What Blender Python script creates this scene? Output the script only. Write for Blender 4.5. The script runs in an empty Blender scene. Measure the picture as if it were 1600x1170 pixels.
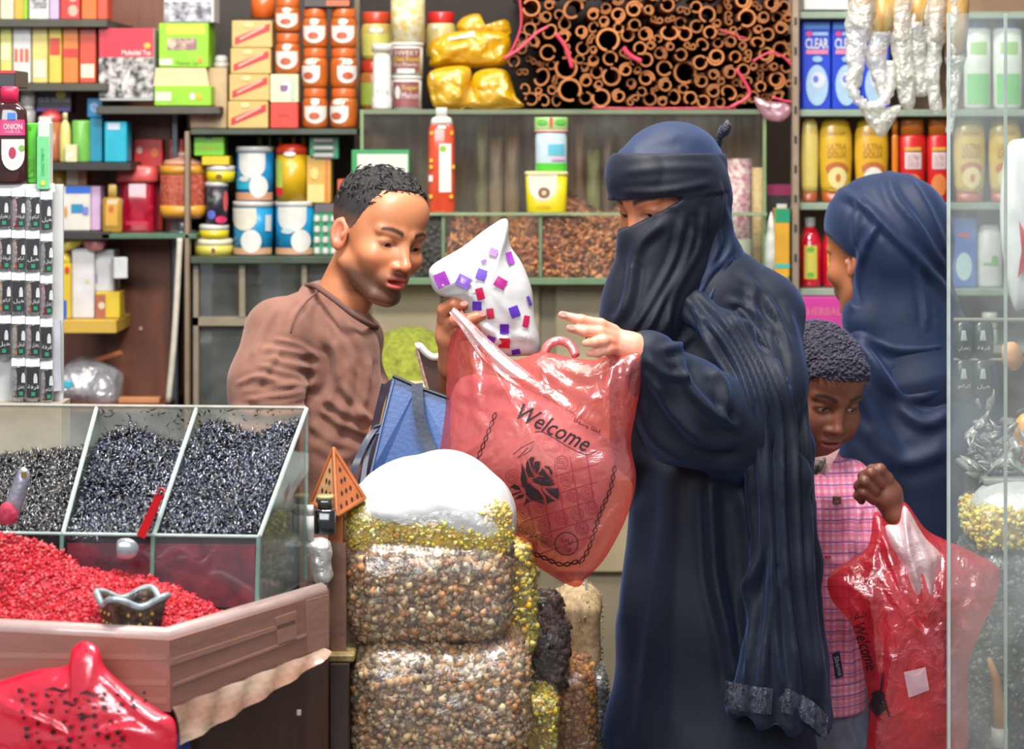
import bpy, math, random
import numpy as np
from mathutils import Vector, Matrix

# ---------------------------------------------------------------- camera, light, exposure
SC = bpy.context.scene
COL = SC.collection
F, HY, CZ = 3500.0, 200.0, 1.62          # focal length in photo pixels, horizon row, eye height in metres
cam_d = bpy.data.cameras.new('camera')
cam = bpy.data.objects.new('camera', cam_d)
COL.objects.link(cam)
cam.location = (0, 0, CZ)
cam.rotation_euler = (math.pi / 2, 0, 0)
cam_d.sensor_width = 36.0
cam_d.sensor_fit = 'HORIZONTAL'
cam_d.lens = F * 36.0 / 1600.0
cam_d.shift_y = -(585.0 - HY) / 1600.0
cam_d.clip_start, cam_d.clip_end = 0.05, 60
cam_d.dof.use_dof = True
cam_d.dof.focus_distance = 3.3
cam_d.dof.aperture_fstop = 6.3
SC.camera = cam
SC.view_settings.view_transform = 'Standard'
SC.view_settings.look = 'None'
SC.view_settings.gamma = 1.0
SC.view_settings.use_curve_mapping = False
SC.view_settings.exposure = 0.15

world = bpy.data.worlds.new('market_light')
SC.world = world
world.use_nodes = True
wn = world.node_tree.nodes
wn['Background'].inputs[0].default_value = (0.90, 0.95, 1.0, 1)
wn['Background'].inputs[1].default_value = 0.46


def area(name, loc, target, size, energy, color):
    l = bpy.data.lights.new(name, 'AREA')
    l.shape = 'RECTANGLE'
    l.size, l.size_y = size
    l.energy = energy
    l.color = color
    o = bpy.data.objects.new(name, l)
    COL.objects.link(o)
    o.location = loc
    o.rotation_euler = (Vector(target) - Vector(loc)).to_track_quat('-Z', 'Y').to_euler()
    return o


# daylight through the open shop front behind the camera, ceiling tubes over the counter and over the shelves
area('shopfront_daylight', (-1.2, -1.0, 3.3), (0.1, 3.8, 1.1), (3.0, 1.6), 165, (0.93, 0.97, 1.0))
area('counter_ceiling_lamp', (-0.15, 2.75, 3.0), (-0.1, 3.3, 1.0), (0.7, 0.35), 82, (1.0, 0.97, 0.92))
area('shelf_ceiling_lamp', (-0.2, 3.9, 3.1), (-0.1, 5.2, 1.5), (2.6, 0.3), 64, (1.0, 0.95, 0.86))
area('showcase_fill_light', (0.13, 5.06, 1.655), (0.13, 5.25, 1.30), (0.8, 0.03), 3.0, (1.0, 0.86, 0.66))  # added fill to brighten the showcase inside, no lamp seen there

# ---------------------------------------------------------------- helpers
random.seed(7)
RNG = np.random.default_rng(7)


def P(u, v, d):
    """the point that stands d metres in front of the eye, seen at photo pixel (u, v)"""
    return Vector(((u - 800.0) * d / F, d, CZ - (v - HY) * d / F))


def V3(a):
    return np.array(a, dtype=np.float64)


def lin(c):
    c = [x / 255.0 for x in c]
    return tuple(x / 12.92 if x <= 0.04045 else ((x + 0.055) / 1.055) ** 2.4 for x in c) + (1.0,)


def alb(c):
    """reflectance of a printed colour: paper white stays well under full reflection"""
    a = lin(c)
    m = max(a[:3])
    k = 1.0 if m < 0.28 else (0.28 + (m - 0.28) * 0.42) / m
    return tuple(x * k for x in a[:3]) + (1.0,)


MATS = {}


def _new(key):
    m = bpy.data.materials.new(key)
    m.use_nodes = True
    nt = m.node_tree
    b = nt.nodes['Principled BSDF']
    return m, nt, b


def M(rgb, rough=0.5, var=0.12, scale=40.0, bump=0.0, bscale=None, metal=0.0, spec=0.5, rgb2=None, stretch=None,
      emit=0.0, coat=0.0, sheen=None, trans=0.0, rand=0.0, detail=3.0, sss=0.0):
    """procedural surface: noise-varied colour with optional fine relief"""
    key = ('M', tuple(rgb), rough, var, scale, bump, bscale, metal, spec, rgb2, stretch, emit, coat, sheen, trans, rand, detail, sss)
    if key in MATS:
        return MATS[key]
    m, nt, b = _new('surface_%d' % len(MATS))
    N, L = nt.nodes, nt.links
    tc = N.new('ShaderNodeTexCoord')
    mp = N.new('ShaderNodeMapping')
    L.new(tc.outputs['Object'], mp.inputs[0])
    if stretch:
        mp.inputs['Scale'].default_value = stretch
    nz = N.new('ShaderNodeTexNoise')
    nz.inputs['Scale'].default_value = scale
    nz.inputs['Detail'].default_value = detail
    L.new(mp.outputs[0], nz.inputs['Vector'])
    rp = N.new('ShaderNodeValToRGB')
    c = alb(rgb)
    if rgb2:
        a, z = c, alb(rgb2)
        rp.color_ramp.elements[0].position, rp.color_ramp.elements[1].position = 0.38, 0.62
    else:
        a = tuple(x * (1 - var) for x in c[:3]) + (1,)
        z = tuple(min(1, x * (1 + var)) for x in c[:3]) + (1,)
        rp.color_ramp.elements[0].position, rp.color_ramp.elements[1].position = 0.3, 0.7
    rp.color_ramp.elements[0].color, rp.color_ramp.elements[1].color = a, z
    L.new(nz.outputs['Fac'], rp.inputs[0])
    out = rp.outputs[0]
    if rand:
        oi = N.new('ShaderNodeObjectInfo')
        hs = N.new('ShaderNodeHueSaturation')
        mr = N.new('ShaderNodeMapRange')
        mr.inputs['To Min'].default_value, mr.inputs['To Max'].default_value = 1 - rand, 1 + rand
        L.new(oi.outputs['Random'], mr.inputs[0])
        L.new(mr.outputs[0], hs.inputs['Value'])
        L.new(out, hs.inputs['Color'])
        out = hs.outputs[0]
    L.new(out, b.inputs['Base Color'])
    b.inputs['Roughness'].default_value = rough
    b.inputs['Metallic'].default_value = metal
    b.inputs['Specular IOR Level'].default_value = spec
    b.inputs['Coat Weight'].default_value = coat
    if trans:
        b.inputs['Transmission Weight'].default_value = trans
    if sss:
        b.inputs['Subsurface Weight'].default_value = sss
        b.inputs['Subsurface Radius'].default_value = (0.012, 0.005, 0.003)
        b.inputs['Subsurface Scale'].default_value = 0.6
    if sheen:
        b.inputs['Sheen Weight'].default_value = sheen[0]
        b.inputs['Sheen Roughness'].default_value = sheen[1]
        b.inputs['Sheen Tint'].default_value = lin(sheen[2])
    if emit:
        b.inputs['Emission Color'].default_value = c
        b.inputs['Emission Strength'].default_value = emit
    if bump:
        n2 = N.new('ShaderNodeTexNoise')
        n2.inputs['Scale'].default_value = bscale or scale
        n2.inputs['Detail'].default_value = 4
        L.new(mp.outputs[0], n2.inputs['Vector'])
        bp = N.new('ShaderNodeBump')
        bp.inputs['Strength'].default_value = bump
        bp.inputs['Distance'].default_value = 0.004
        L.new(n2.outputs['Fac'], bp.inputs['Height'])
        L.new(bp.outputs[0], b.inputs['Normal'])
    MATS[key] = m
    return m


def MV(rough=0.5, spec=0.4, bump=0.0, bscale=300.0, sss=0.0, coat=0.0, sheen=None):
    """colour read from the mesh's own colour attribute, broken up by noise"""
    key = ('MV', rough, spec, bump, bscale, sss, coat, sheen)
    if key in MATS:
        return MATS[key]
    m, nt, b = _new('tinted_%d' % len(MATS))
    N, L = nt.nodes, nt.links
    at = N.new('ShaderNodeAttribute')
    at.attribute_name = 'Col'
    tc = N.new('ShaderNodeTexCoord')
    nz = N.new('ShaderNodeTexNoise')
    nz.inputs['Scale'].default_value = bscale
    nz.inputs['Detail'].default_value = 4
    L.new(tc.outputs['Object'], nz.inputs['Vector'])
    hs = N.new('ShaderNodeHueSaturation')
    mr = N.new('ShaderNodeMapRange')
    mr.inputs['To Min'].default_value, mr.inputs['To Max'].default_value = 0.86, 1.14
    L.new(nz.outputs['Fac'], mr.inputs[0])
    L.new(mr.outputs[0], hs.inputs['Value'])
    L.new(at.outputs['Color'], hs.inputs['Color'])
    L.new(hs.outputs[0], b.inputs['Base Color'])
    b.inputs['Roughness'].default_value = rough
    b.inputs['Specular IOR Level'].default_value = spec
    b.inputs['Coat Weight'].default_value = coat
    if sheen:
        b.inputs['Sheen Weight'].default_value = sheen[0]
        b.inputs['Sheen Roughness'].default_value = sheen[1]
        b.inputs['Sheen Tint'].default_value = lin(sheen[2])
    if sss:
        b.inputs['Subsurface Weight'].default_value = sss
        b.inputs['Subsurface Radius'].default_value = (0.012, 0.005, 0.003)
        b.inputs['Subsurface Scale'].default_value = 0.5
    if bump:
        bp = N.new('ShaderNodeBump')
        bp.inputs['Strength'].default_value = bump
        bp.inputs['Distance'].default_value = 0.002
        L.new(nz.outputs['Fac'], bp.inputs['Height'])
        L.new(bp.outputs[0], b.inputs['Normal'])
    MATS[key] = m
    return m


def FILM(rgb, alpha=0.5, rough=0.25, gloss=0.2, bump=0.4, bscale=60.0, tint=None, var=0.1):
    """thin plastic sheet: part see-through, part translucent, with a crumpled gloss"""
    key = ('F', tuple(rgb), alpha, rough, gloss, bump, bscale, tint, var)
    if key in MATS:
        return MATS[key]
    m, nt, b = _new('film_%d' % len(MATS))
    N, L = nt.nodes, nt.links
    N.remove(b)
    out = N['Material Output']
    tc = N.new('ShaderNodeTexCoord')
    nz = N.new('ShaderNodeTexNoise')
    nz.inputs['Scale'].default_value = bscale
    nz.inputs['Detail'].default_value = 5
    nz.inputs['Distortion'].default_value = 0.6
    L.new(tc.outputs['Object'], nz.inputs['Vector'])
    bp = N.new('ShaderNodeBump')
    bp.inputs['Strength'].default_value = bump
    bp.inputs['Distance'].default_value = 0.01
    L.new(nz.outputs['Fac'], bp.inputs['Height'])
    df, tl, tr, gl = (N.new('ShaderNodeBsdfDiffuse'), N.new('ShaderNodeBsdfTranslucent'), N.new('ShaderNodeBsdfTransparent'), N.new('ShaderNodeBsdfGlossy'))
    c = tuple(min(x, 0.8) for x in lin(rgb)[:3]) + (1,)
    df.inputs[0].default_value = c
    tl.inputs[0].default_value = c
    tr.inputs[0].default_value = lin(tint) if tint else tuple(0.35 + 0.65 * x for x in lin(rgb)[:3]) + (1,)
    gl.inputs[0].default_value = (1, 1, 1, 1)
    gl.inputs['Roughness'].default_value = rough
    for s in (df, gl):
        L.new(bp.outputs[0], s.inputs['Normal'])
    m1, m2, m3 = N.new('ShaderNodeMixShader'), N.new('ShaderNodeMixShader'), N.new('ShaderNodeMixShader')
    m1.inputs[0].default_value = 0.35
    L.new(df.outputs[0], m1.inputs[1])
    L.new(tl.outputs[0], m1.inputs[2])
    m2.inputs[0].default_value = alpha
    L.new(tr.outputs[0], m2.inputs[1])
    L.new(m1.outputs[0], m2.inputs[2])
    m3.inputs[0].default_value = gloss
    L.new(m2.outputs[0], m3.inputs[1])
    L.new(gl.outputs[0], m3.inputs[2])
    L.new(m3.outputs[0], out.inputs[0])
    MATS[key] = m
    return m


def GLASS(tint=(232, 245, 238), gloss=0.10, milk=0.0):
    """flat window glass: see-through with a weak mirror and a painted milky haze for reflections"""
    key = ('G', tint, gloss, milk)
    if key in MATS:
        return MATS[key]
    m, nt, b = _new('glass_%d' % len(MATS))
    N, L = nt.nodes, nt.links
    N.remove(b)
    out = N['Material Output']
    tr, gl, df = N.new('ShaderNodeBsdfTransparent'), N.new('ShaderNodeBsdfGlossy'), N.new('ShaderNodeBsdfDiffuse')
    tr.inputs[0].default_value = lin(tint)
    gl.inputs['Roughness'].default_value = 0.03
    df.inputs[0].default_value = (0.75, 0.8, 0.78, 1)  # pale diffuse share imitates the milky reflection on the panes
    tc = N.new('ShaderNodeTexCoord')
    nz = N.new('ShaderNodeTexNoise')
    nz.inputs['Scale'].default_value = 9
    nz.inputs['Detail'].default_value = 6
    L.new(tc.outputs['Object'], nz.inputs['Vector'])
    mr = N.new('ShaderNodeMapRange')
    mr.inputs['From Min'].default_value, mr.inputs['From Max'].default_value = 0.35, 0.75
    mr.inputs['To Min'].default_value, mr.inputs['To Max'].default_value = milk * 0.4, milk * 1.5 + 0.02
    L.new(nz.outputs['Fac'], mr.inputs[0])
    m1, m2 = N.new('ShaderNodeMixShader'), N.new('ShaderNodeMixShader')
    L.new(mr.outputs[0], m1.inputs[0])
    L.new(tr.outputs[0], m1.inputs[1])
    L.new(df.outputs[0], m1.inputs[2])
    m2.inputs[0].default_value = gloss
    L.new(m1.outputs[0], m2.inputs[1])
    L.new(gl.outputs[0], m2.inputs[2])
    L.new(m2.outputs[0], out.inputs[0])
    MATS[key] = m
    return m


# ------------------------------------------------ objects
ORG = {}


def thing(name, label, cat, loc, group=None, kind=None):
    o = bpy.data.objects.new(name, None)
    o.empty_display_size = 0.05
    COL.objects.link(o)
    o.location = loc
    ORG[o] = V3(loc)
    tag(o, label, cat, group, kind)
    return o


def tag(o, label=None, cat=None, group=None, kind=None):
    for k, v in (('label', label), ('category', cat), ('group', group), ('kind', kind)):
        if v:
            o[k] = v
    return o


def ob(name, vf, mats, parent=None, smooth=False, mi=None, col=None, origin=None):
    """one mesh object from world-space vertices; a child shares its parent's origin"""
    v, f = vf
    v = np.asarray(v, dtype=np.float64).reshape(-1, 3)
    if parent is not None:
        org = ORG[parent]
    elif origin is not None:
        org = V3(origin)
    else:
        lo, hi = v.min(0), v.max(0)
        org = V3(((lo[0] + hi[0]) / 2, (lo[1] + hi[1]) / 2, lo[2]))
    me = bpy.data.meshes.new(name)
    if isinstance(f, np.ndarray):
        n, k = f.shape
        me.vertices.add(len(v))
        me.vertices.foreach_set('co', (v - org).astype(np.float32).ravel())
        me.loops.add(n * k)
        me.loops.foreach_set('vertex_index', f.astype(np.int32).ravel())
        me.polygons.add(n)
        me.polygons.foreach_set('loop_start', np.arange(0, n * k, k, dtype=np.int32))
        me.polygons.foreach_set('loop_total', np.full(n, k, dtype=np.int32))
        me.update(calc_edges=True)
    else:
        me.from_pydata((v - org).tolist(), [], f)
    for m in (mats if isinstance(mats, (list, tuple)) else [mats]):
        me.materials.append(m)
    if mi is not None:
        me.polygons.foreach_set('material_index', np.asarray(mi, dtype=np.int32))
    if smooth:
        me.polygons.foreach_set('use_smooth', np.ones(len(me.polygons), dtype=bool))
    if col is not None:
        at = me.color_attributes.new('Col', 'FLOAT_COLOR', 'POINT')
        c = np.ones((len(v), 4), dtype=np.float32)
        c[:, :3] = col
        at.data.foreach_set('color', c.ravel())
    me.update()
    o = bpy.data.objects.new(name, me)
    COL.objects.link(o)
    if parent is not None:
        o.parent = parent
    else:
        o.location = org
    ORG[o] = org
    return o


def join(*vfs):
    vs, fs, n = [], [], 0
    for v, f in vfs:
        v = np.asarray(v, dtype=np.float64).reshape(-1, 3)
        vs.append(v)
        fs += [tuple(int(i) + n for i in q) for q in f]
        n += len(v)
    return np.concatenate(vs), fs


def joinn(vfs):
    vs, fs, n = [], [], 0
    for v, f in vfs:
        vs.append(v)
        fs.append(f + n)
        n += len(v)
    return np.concatenate(vs), np.concatenate(fs)


def box(lo, hi, bev=0.0):
    x0, y0, z0 = lo
    x1, y1, z1 = hi
    if bev <= 0:
        v = [(x0, y0, z0), (x1, y0, z0), (x1, y1, z0), (x0, y1, z0), (x0, y0, z1), (x1, y0, z1), (x1, y1, z1), (x0, y1, z1)]
        return V3(v), [(3, 2, 1, 0), (4, 5, 6, 7), (0, 1, 5, 4), (1, 2, 6, 5), (2, 3, 7, 6), (3, 0, 4, 7)]
    b = min(bev, (x1 - x0) * .45, (y1 - y0) * .45, (z1 - z0) * .45)
    v, f = [], []
    for z, i in ((z0, b), (z0 + b, 0), (z1 - b, 0), (z1, b)):
        v += [(x0 + b + i, y0 + i, z), (x1 - b - i, y0 + i, z), (x1 - i, y0 + b + i, z), (x1 - i, y1 - b - i, z),
              (x1 - b - i, y1 - i, z), (x0 + b + i, y1 - i, z), (x0 + i, y1 - b - i, z), (x0 + i, y0 + b + i, z)]
    for r in range(3):
        for k in range(8):
            a, c = r * 8 + k, r * 8 + (k + 1) % 8
            f.append((a, c, c + 8, a + 8))
    f.append(tuple(range(7, -1, -1)))
    f.append(tuple(range(24, 32)))
    return V3(v), f


def xf(vf, mat):
    v = np.asarray(vf[0], dtype=np.float64)
    m = np.array(mat)
    return v @ m[:3, :3].T + m[:3, 3], vf[1]


def rotz(vf, a, c):
    return xf(vf, Matrix.Translation(c) @ Matrix.Rotation(a, 4, 'Z') @ Matrix.Translation(-Vector(c)))


def lathe(c, prof, n=24, sy=1.0, sq=2.0, caps=True):
    """profile [(r, z)...] turned about the vertical through c; sy flattens it, sq > 2 squares it off"""
    v, f = [], []
    for r, z in prof:
        for k in range(n):
            a = 2 * math.pi * k / n
            ca, sa = math.cos(a), math.sin(a)
            q = (abs(ca) ** sq + abs(sa) ** sq) ** (-1.0 / sq)
            v.append((c[0] + r * ca * q, c[1] + r * sy * sa * q, c[2] + z))
    for i in range(len(prof) - 1):
        for k in range(n):
            a, b = i * n + k, i * n + (k + 1) % n
            f.append((a, b, b + n, a + n))
    if caps:
        f.append(tuple(range(n - 1, -1, -1)))
        f.append(tuple(range((len(prof) - 1) * n, len(prof) * n)))
    return V3(v), f


def tube(pts, r, n=8, caps=True):
    """round bar along pts; r a number or one per point"""
    pts = [Vector(p) for p in pts]
    rs = r if isinstance(r, (list, tuple)) else [r] * len(pts)
    v, f = [], []
    up = None
    for i, p in enumerate(pts):
        t = (pts[min(i + 1, len(pts) - 1)] - pts[max(i - 1, 0)]).normalized()
        if up is None:
            up = Vector((0, 0, 1)) if abs(t.z) < 0.9 else Vector((1, 0, 0))
        x = up.cross(t).normalized()
        up = t.cross(x).normalized()
        for k in range(n):
            a = 2 * math.pi * k / n
            v.append(tuple(p + (x * math.cos(a) + up * math.sin(a)) * rs[i]))
    for i in range(len(pts) - 1):
        for k in range(n):
            a, b = i * n + k, i * n + (k + 1) % n
            f.append((a, b, b + n, a + n))
    if caps:
        f.append(tuple(range(n - 1, -1, -1)))
        f.append(tuple(range((len(pts) - 1) * n, len(pts) * n)))
    return V3(v), f


def slab(poly, thick, ax=1):
    """flat outline (list of 3-D points) given thickness along +y (ax=1) or +z (ax=2)"""
    n = len(poly)
    v = [tuple(p) for p in poly]
    o = [0, 0, 0]
    o[ax] = thick
    v += [(p[0] + o[0], p[1] + o[1], p[2] + o[2]) for p in poly]
    f = [tuple(range(n)), tuple(range(2 * n - 1, n - 1, -1))]
    f += [(i, i + n, (i + 1) % n + n, (i + 1) % n) for i in range(n)]
    return V3(v), f


def catmull(pts, n=6, closed=False):
    p = [V3(q) for q in pts]
    m = len(p)
    out = []
    for i in range(m if closed else m - 1):
        if closed:
            a, b, c, d = p[(i - 1) % m], p[i], p[(i + 1) % m], p[(i + 2) % m]
        else:
            a, b, c, d = p[max(i - 1, 0)], p[i], p[i + 1], p[min(i + 2, m - 1)]
        for k in range(n):
            t = k / n
            out.append(0.5 * ((2 * b) + (c - a) * t + (2 * a - 5 * b + 4 * c - d) * t * t + (3 * b - a - 3 * c + d) * t ** 3))
    if not closed:
        out.append(p[-1])
    return out


def rot_to(d):
    return Vector((0, 0, 1)).rotation_difference(Vector(d)).to_matrix()


def noise3(p, scale, seed=0):
    """smooth value made of sines, -1..1"""
    q = np.asarray(p) * scale
    r = np.random.default_rng(seed)
    s = np.zeros(len(q))
    for k in range(6):
        d = r.normal(size=3)
        d /= np.linalg.norm(d)
        s += np.sin(q @ d * (1 + 0.35 * k) + r.uniform(0, 6.28)) / (1 + 0.25 * k)
    return s / 3.2


# ------------------------------------------------ lettering
TXT = {}


def glyphs(s, font_shear=0.0, bold=0.0):
    k = (s, font_shear, bold)
    if k not in TXT:
        c = bpy.data.curves.new('lettering', 'FONT')
        c.body = s
        c.align_x, c.align_y = 'CENTER', 'CENTER'
        c.resolution_u = 2
        c.shear = font_shear
        c.offset = bold
        o = bpy.data.objects.new('lettering', c)
        me = o.to_mesh()
        v = np.array([tuple(q.co) for q in me.vertices], dtype=float).reshape(-1, 3)
        f = [tuple(p.vertices) for p in me.polygons]
        o.to_mesh_clear()
        bpy.data.objects.remove(o)
        bpy.data.curves.remove(c)
        lo, hi = v.min(0), v.max(0)
        v = v - (lo + hi) / 2
        TXT[k] = (v[:, :2] / max(1e-6, (hi - lo)[0]), f, (hi - lo)[1] / max(1e-6, (hi - lo)[0]))
    return TXT[k]


AR = {'ا': (0xFE8D, 2), 'ب': (0xFE8F, 4), 'ت': (0xFE95, 4), 'ح': (0xFEA1, 4), 'د': (0xFEA9, 2), 'ر': (0xFEAD, 2), 'ز': (0xFEAF, 2), 'س': (0xFEB1, 4),
      'ش': (0xFEB5, 4), 'ط': (0xFEC1, 4), 'ع': (0xFEC9, 4), 'ف': (0xFED1, 4), 'ق': (0xFED5, 4), 'ك': (0xFED9, 4), 'ل': (0xFEDD, 4), 'م': (0xFEE1, 4),
      'ن': (0xFEE5, 4), 'ه': (0xFEE9, 4), 'و': (0xFEED, 2), 'ي': (0xFEF1, 4), 'ة': (0xFE93, 2), 'خ': (0xFEA5, 4), 'ج': (0xFE9D, 4)}


def arabic(s):
    out = []
    for i, ch in enumerate(s):
        if ch not in AR:
            out.append(ch)
            continue
        base, n = AR[ch]
        pv = i > 0 and s[i - 1] in AR and AR[s[i - 1]][1] == 4
        nx = n == 4 and i + 1 < len(s) and s[i + 1] in AR
        k = (3 if nx else 1) if pv else (2 if nx else 0)
        out.append(chr(base + k))
    return ''.join(reversed(out))


def text_on(s, c, width, height=None, off=0.0006, shear=0.0, bold=0.0, rot=0.0):
    """lettering standing upright on a face that looks toward -y, centred on world point c"""
    v, f, asp = glyphs(s, shear, bold)
    w = V3(v)
    sx = width
    sz = width if height is None else height / max(asp, 1e-6)
    q = np.zeros((len(w), 3))
    x, z = w[:, 0] * sx, w[:, 1] * sz
    q[:, 0] = c[0] + x * math.cos(rot) - z * math.sin(rot)
    q[:, 2] = c[2] + x * math.sin(rot) + z * math.cos(rot)
    q[:, 1] = c[1] - off
    return q, f


# ------------------------------------------------ solid modelling by distance fields
class Field:
    def __init__(self, lo, hi, res, frame=None):
        self.lo, self.res = V3(lo), res
        n = np.ceil((V3(hi) - self.lo) / res).astype(int) + 1
        self.ax = [(self.lo[i] + np.arange(n[i]) * res).astype(np.float32) for i in range(3)]
        self.f = np.full(tuple(n), 0.08, dtype=np.float32)
        self.frame = frame
        self.inv = np.array(frame.inverted()) if frame is not None else None

    def W(self, p):
        p = V3(p)
        return p if self.inv is None else self.inv[:3, :3] @ p + self.inv[:3, 3]

    def sub(self, lo, hi, m):
        s = []
        for i in range(3):
            a = int(np.floor((lo[i] - m - self.lo[i]) / self.res))
            b = int(np.ceil((hi[i] + m - self.lo[i]) / self.res)) + 1
            s.append(slice(max(0, a), max(0, min(len(self.ax[i]), b))))
        g = np.meshgrid(*[self.ax[i][s[i]] for i in range(3)], indexing='ij', sparse=True)
        return tuple(s), g

    def put(self, s, d, k, op):
        if 0 in self.f[s].shape:
            return
        a = self.f[s]
        if op == 'sub':
            d = -d
        elif op == 'or':
            pass
        if op == 'or':
            if k > 0:
                h = np.clip(0.5 + 0.5 * (a - d) / k, 0, 1)
                self.f[s] = a + (d - a) * h - k * h * (1 - h)
            else:
                self.f[s] = np.minimum(a, d)
        else:
            if k > 0:
                h = np.clip(0.5 - 0.5 * (a - d) / k, 0, 1)
                self.f[s] = a + (d - a) * h + k * h * (1 - h)
            else:
                self.f[s] = np.maximum(a, d)

    def cap(self, a, b, ra, rb=None, k=0.01, op='or', flat=None):
        a, b = V3(a), V3(b)
        rb = ra if rb is None else rb
        R = max(ra, rb)
        s, (X, Y, Z) = self.sub(np.minimum(a, b) - R, np.maximum(a, b) + R, k + 4 * self.res)
        d = b - a
        l2 = max(1e-12, float(d @ d))
        t = np.clip(((X - a[0]) * d[0] + (Y - a[1]) * d[1] + (Z - a[2]) * d[2]) / l2, 0, 1)
        x, y, z = X - a[0] - t * d[0], Y - a[1] - t * d[1], Z - a[2] - t * d[2]
        if flat is not None:
            n, q = V3(flat[0]), flat[1]
            n /= np.linalg.norm(n)
            h = x * n[0] + y * n[1] + z * n[2]
            g = h * (1.0 / q - 1.0)
            x, y, z = x + n[0] * g, y + n[1] * g, z + n[2] * g
        self.put(s, np.sqrt(x * x + y * y + z * z) - (ra + (rb - ra) * t), k, op)

    def chain(self, pts, rs, k=0.01, op='or', flat=None):
        for i in range(len(pts) - 1):
            self.cap(pts[i], pts[i + 1], rs[i], rs[i + 1], k, op, flat)

    def ell(self, c, r, k=0.01, op='or', rot=None):
        c, r = V3(c), V3(r)
        R = max(r) if rot is not None else r
        s, (X, Y, Z) = self.sub(c - R, c + R, k + 4 * self.res)
        x, y, z = X - c[0], Y - c[1], Z - c[2]
        if rot is not None:
            m = np.array(rot)
            x, y, z = (m[0, 0] * x + m[1, 0] * y + m[2, 0] * z, m[0, 1] * x + m[1, 1] * y + m[2, 1] * z, m[0, 2] * x + m[1, 2] * y + m[2, 2] * z)
        k0 = np.sqrt((x / r[0]) ** 2 + (y / r[1]) ** 2 + (z / r[2]) ** 2)
        k1 = np.sqrt((x / r[0] ** 2) ** 2 + (y / r[1] ** 2) ** 2 + (z / r[2] ** 2) ** 2) + 1e-9
        self.put(s, k0 * (k0 - 1) / k1, k, op)

    def rbox(self, lo, hi, r, k=0.005, op='or'):
        lo, hi = V3(lo), V3(hi)
        c, h = (lo + hi) / 2, (hi - lo) / 2 - r
        s, (X, Y, Z) = self.sub(lo, hi, k + 4 * self.res)
        x, y, z = np.abs(X - c[0]) - h[0], np.abs(Y - c[1]) - h[1], np.abs(Z - c[2]) - h[2]
        o = np.sqrt(np.maximum(x, 0) ** 2 + np.maximum(y, 0) ** 2 + np.maximum(z, 0) ** 2)
        self.put(s, o + np.minimum(np.maximum(np.maximum(x, y), z), 0) - r, k, op)

    def cut(self, n, p):
        """keep the side where (x - p) . n < 0"""
        X, Y, Z = np.meshgrid(*self.ax, indexing='ij', sparse=True)
        self.f = np.maximum(self.f, (X - p[0]) * n[0] + (Y - p[1]) * n[1] + (Z - p[2]) * n[2]).astype(np.float32)

    def grid(self):
        return np.meshgrid(*self.ax, indexing='ij')

    def mesh(self, smooth=1):
        f = self.f
        f[[0, -1]] = np.maximum(f[[0, -1]], 1e-3)
        f[:, [0, -1]] = np.maximum(f[:, [0, -1]], 1e-3)
        f[:, :, [0, -1]] = np.maximum(f[:, :, [0, -1]], 1e-3)
        ins = f < 0
        n0, n1, n2 = f.shape
        cnt = np.zeros((n0 - 1, n1 - 1, n2 - 1), dtype=np.int8)
        for a in (0, 1):
            for b in (0, 1):
                for c in (0, 1):
                    cnt += ins[a:n0 - 1 + a, b:n1 - 1 + b, c:n2 - 1 + c]
        I = np.argwhere((cnt > 0) & (cnt < 8))
        idx = np.full(cnt.shape, -1, dtype=np.int64)
        idx[I[:, 0], I[:, 1], I[:, 2]] = np.arange(len(I))
        acc = np.zeros((len(I), 3))
        num = np.zeros(len(I))
        cs = [(a, b, c) for a in (0, 1) for b in (0, 1) for c in (0, 1)]
        for p in cs:
            for ax in range(3):
                if p[ax]:
                    continue
                q = list(p)
                q[ax] = 1
                fa = f[I[:, 0] + p[0], I[:, 1] + p[1], I[:, 2] + p[2]]
                fb = f[I[:, 0] + q[0], I[:, 1] + q[1], I[:, 2] + q[2]]
                m = (fa < 0) != (fb < 0)
                t = np.where(m, fa / np.where(np.abs(fa - fb) < 1e-12, 1, fa - fb), 0)
                pos = np.tile(V3(p), (len(I), 1))
                pos[:, ax] += t
                acc[m] += pos[m]
                num[m] += 1
        v = self.lo + (I + acc / np.maximum(num, 1)[:, None]) * self.res
        faces = []
        for ax in range(3):
            b, c = (ax + 1) % 3, (ax + 2) % 3
            sl0, sl1 = [slice(None)] * 3, [slice(None)] * 3
            sl0[ax], sl1[ax] = slice(0, -1), slice(1, None)
            e = ins[tuple(sl0)] != ins[tuple(sl1)]
            E = np.argwhere(e)
            E = E[(E[:, b] > 0) & (E[:, c] > 0) & (E[:, b] < f.shape[b] - 1) & (E[:, c] < f.shape[c] - 1)]
            if not len(E):
                continue
            flip = ins[E[:, 0], E[:, 1], E[:, 2]]
            q = []
            for db, dc in ((-1, -1), (0, -1), (0, 0), (-1, 0)):
                g = E.copy()
                g[:, b] += db
                g[:, c] += dc
                q.append(idx[g[:, 0], g[:, 1], g[:, 2]])
            q = np.stack(q, 1)
            q[~flip] = q[~flip][:, ::-1]
            faces.append(q)
        fc = np.concatenate(faces)
        fc = fc[(fc >= 0).all(1)]
        for _ in range(smooth):
            s = np.zeros_like(v)
            n = np.zeros(len(v))
            for i in range(4):
                for j in (1, 3):
                    np.add.at(s, fc[:, i], v[fc[:, (i + j) % 4]])
                    np.add.at(n, fc[:, i], 1)
            v = 0.5 * v + 0.5 * s / np.maximum(n, 1)[:, None]
        if self.frame is not None:
            m = np.array(self.frame)
            v = v @ m[:3, :3].T + m[:3, 3]
        return v, fc


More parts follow.
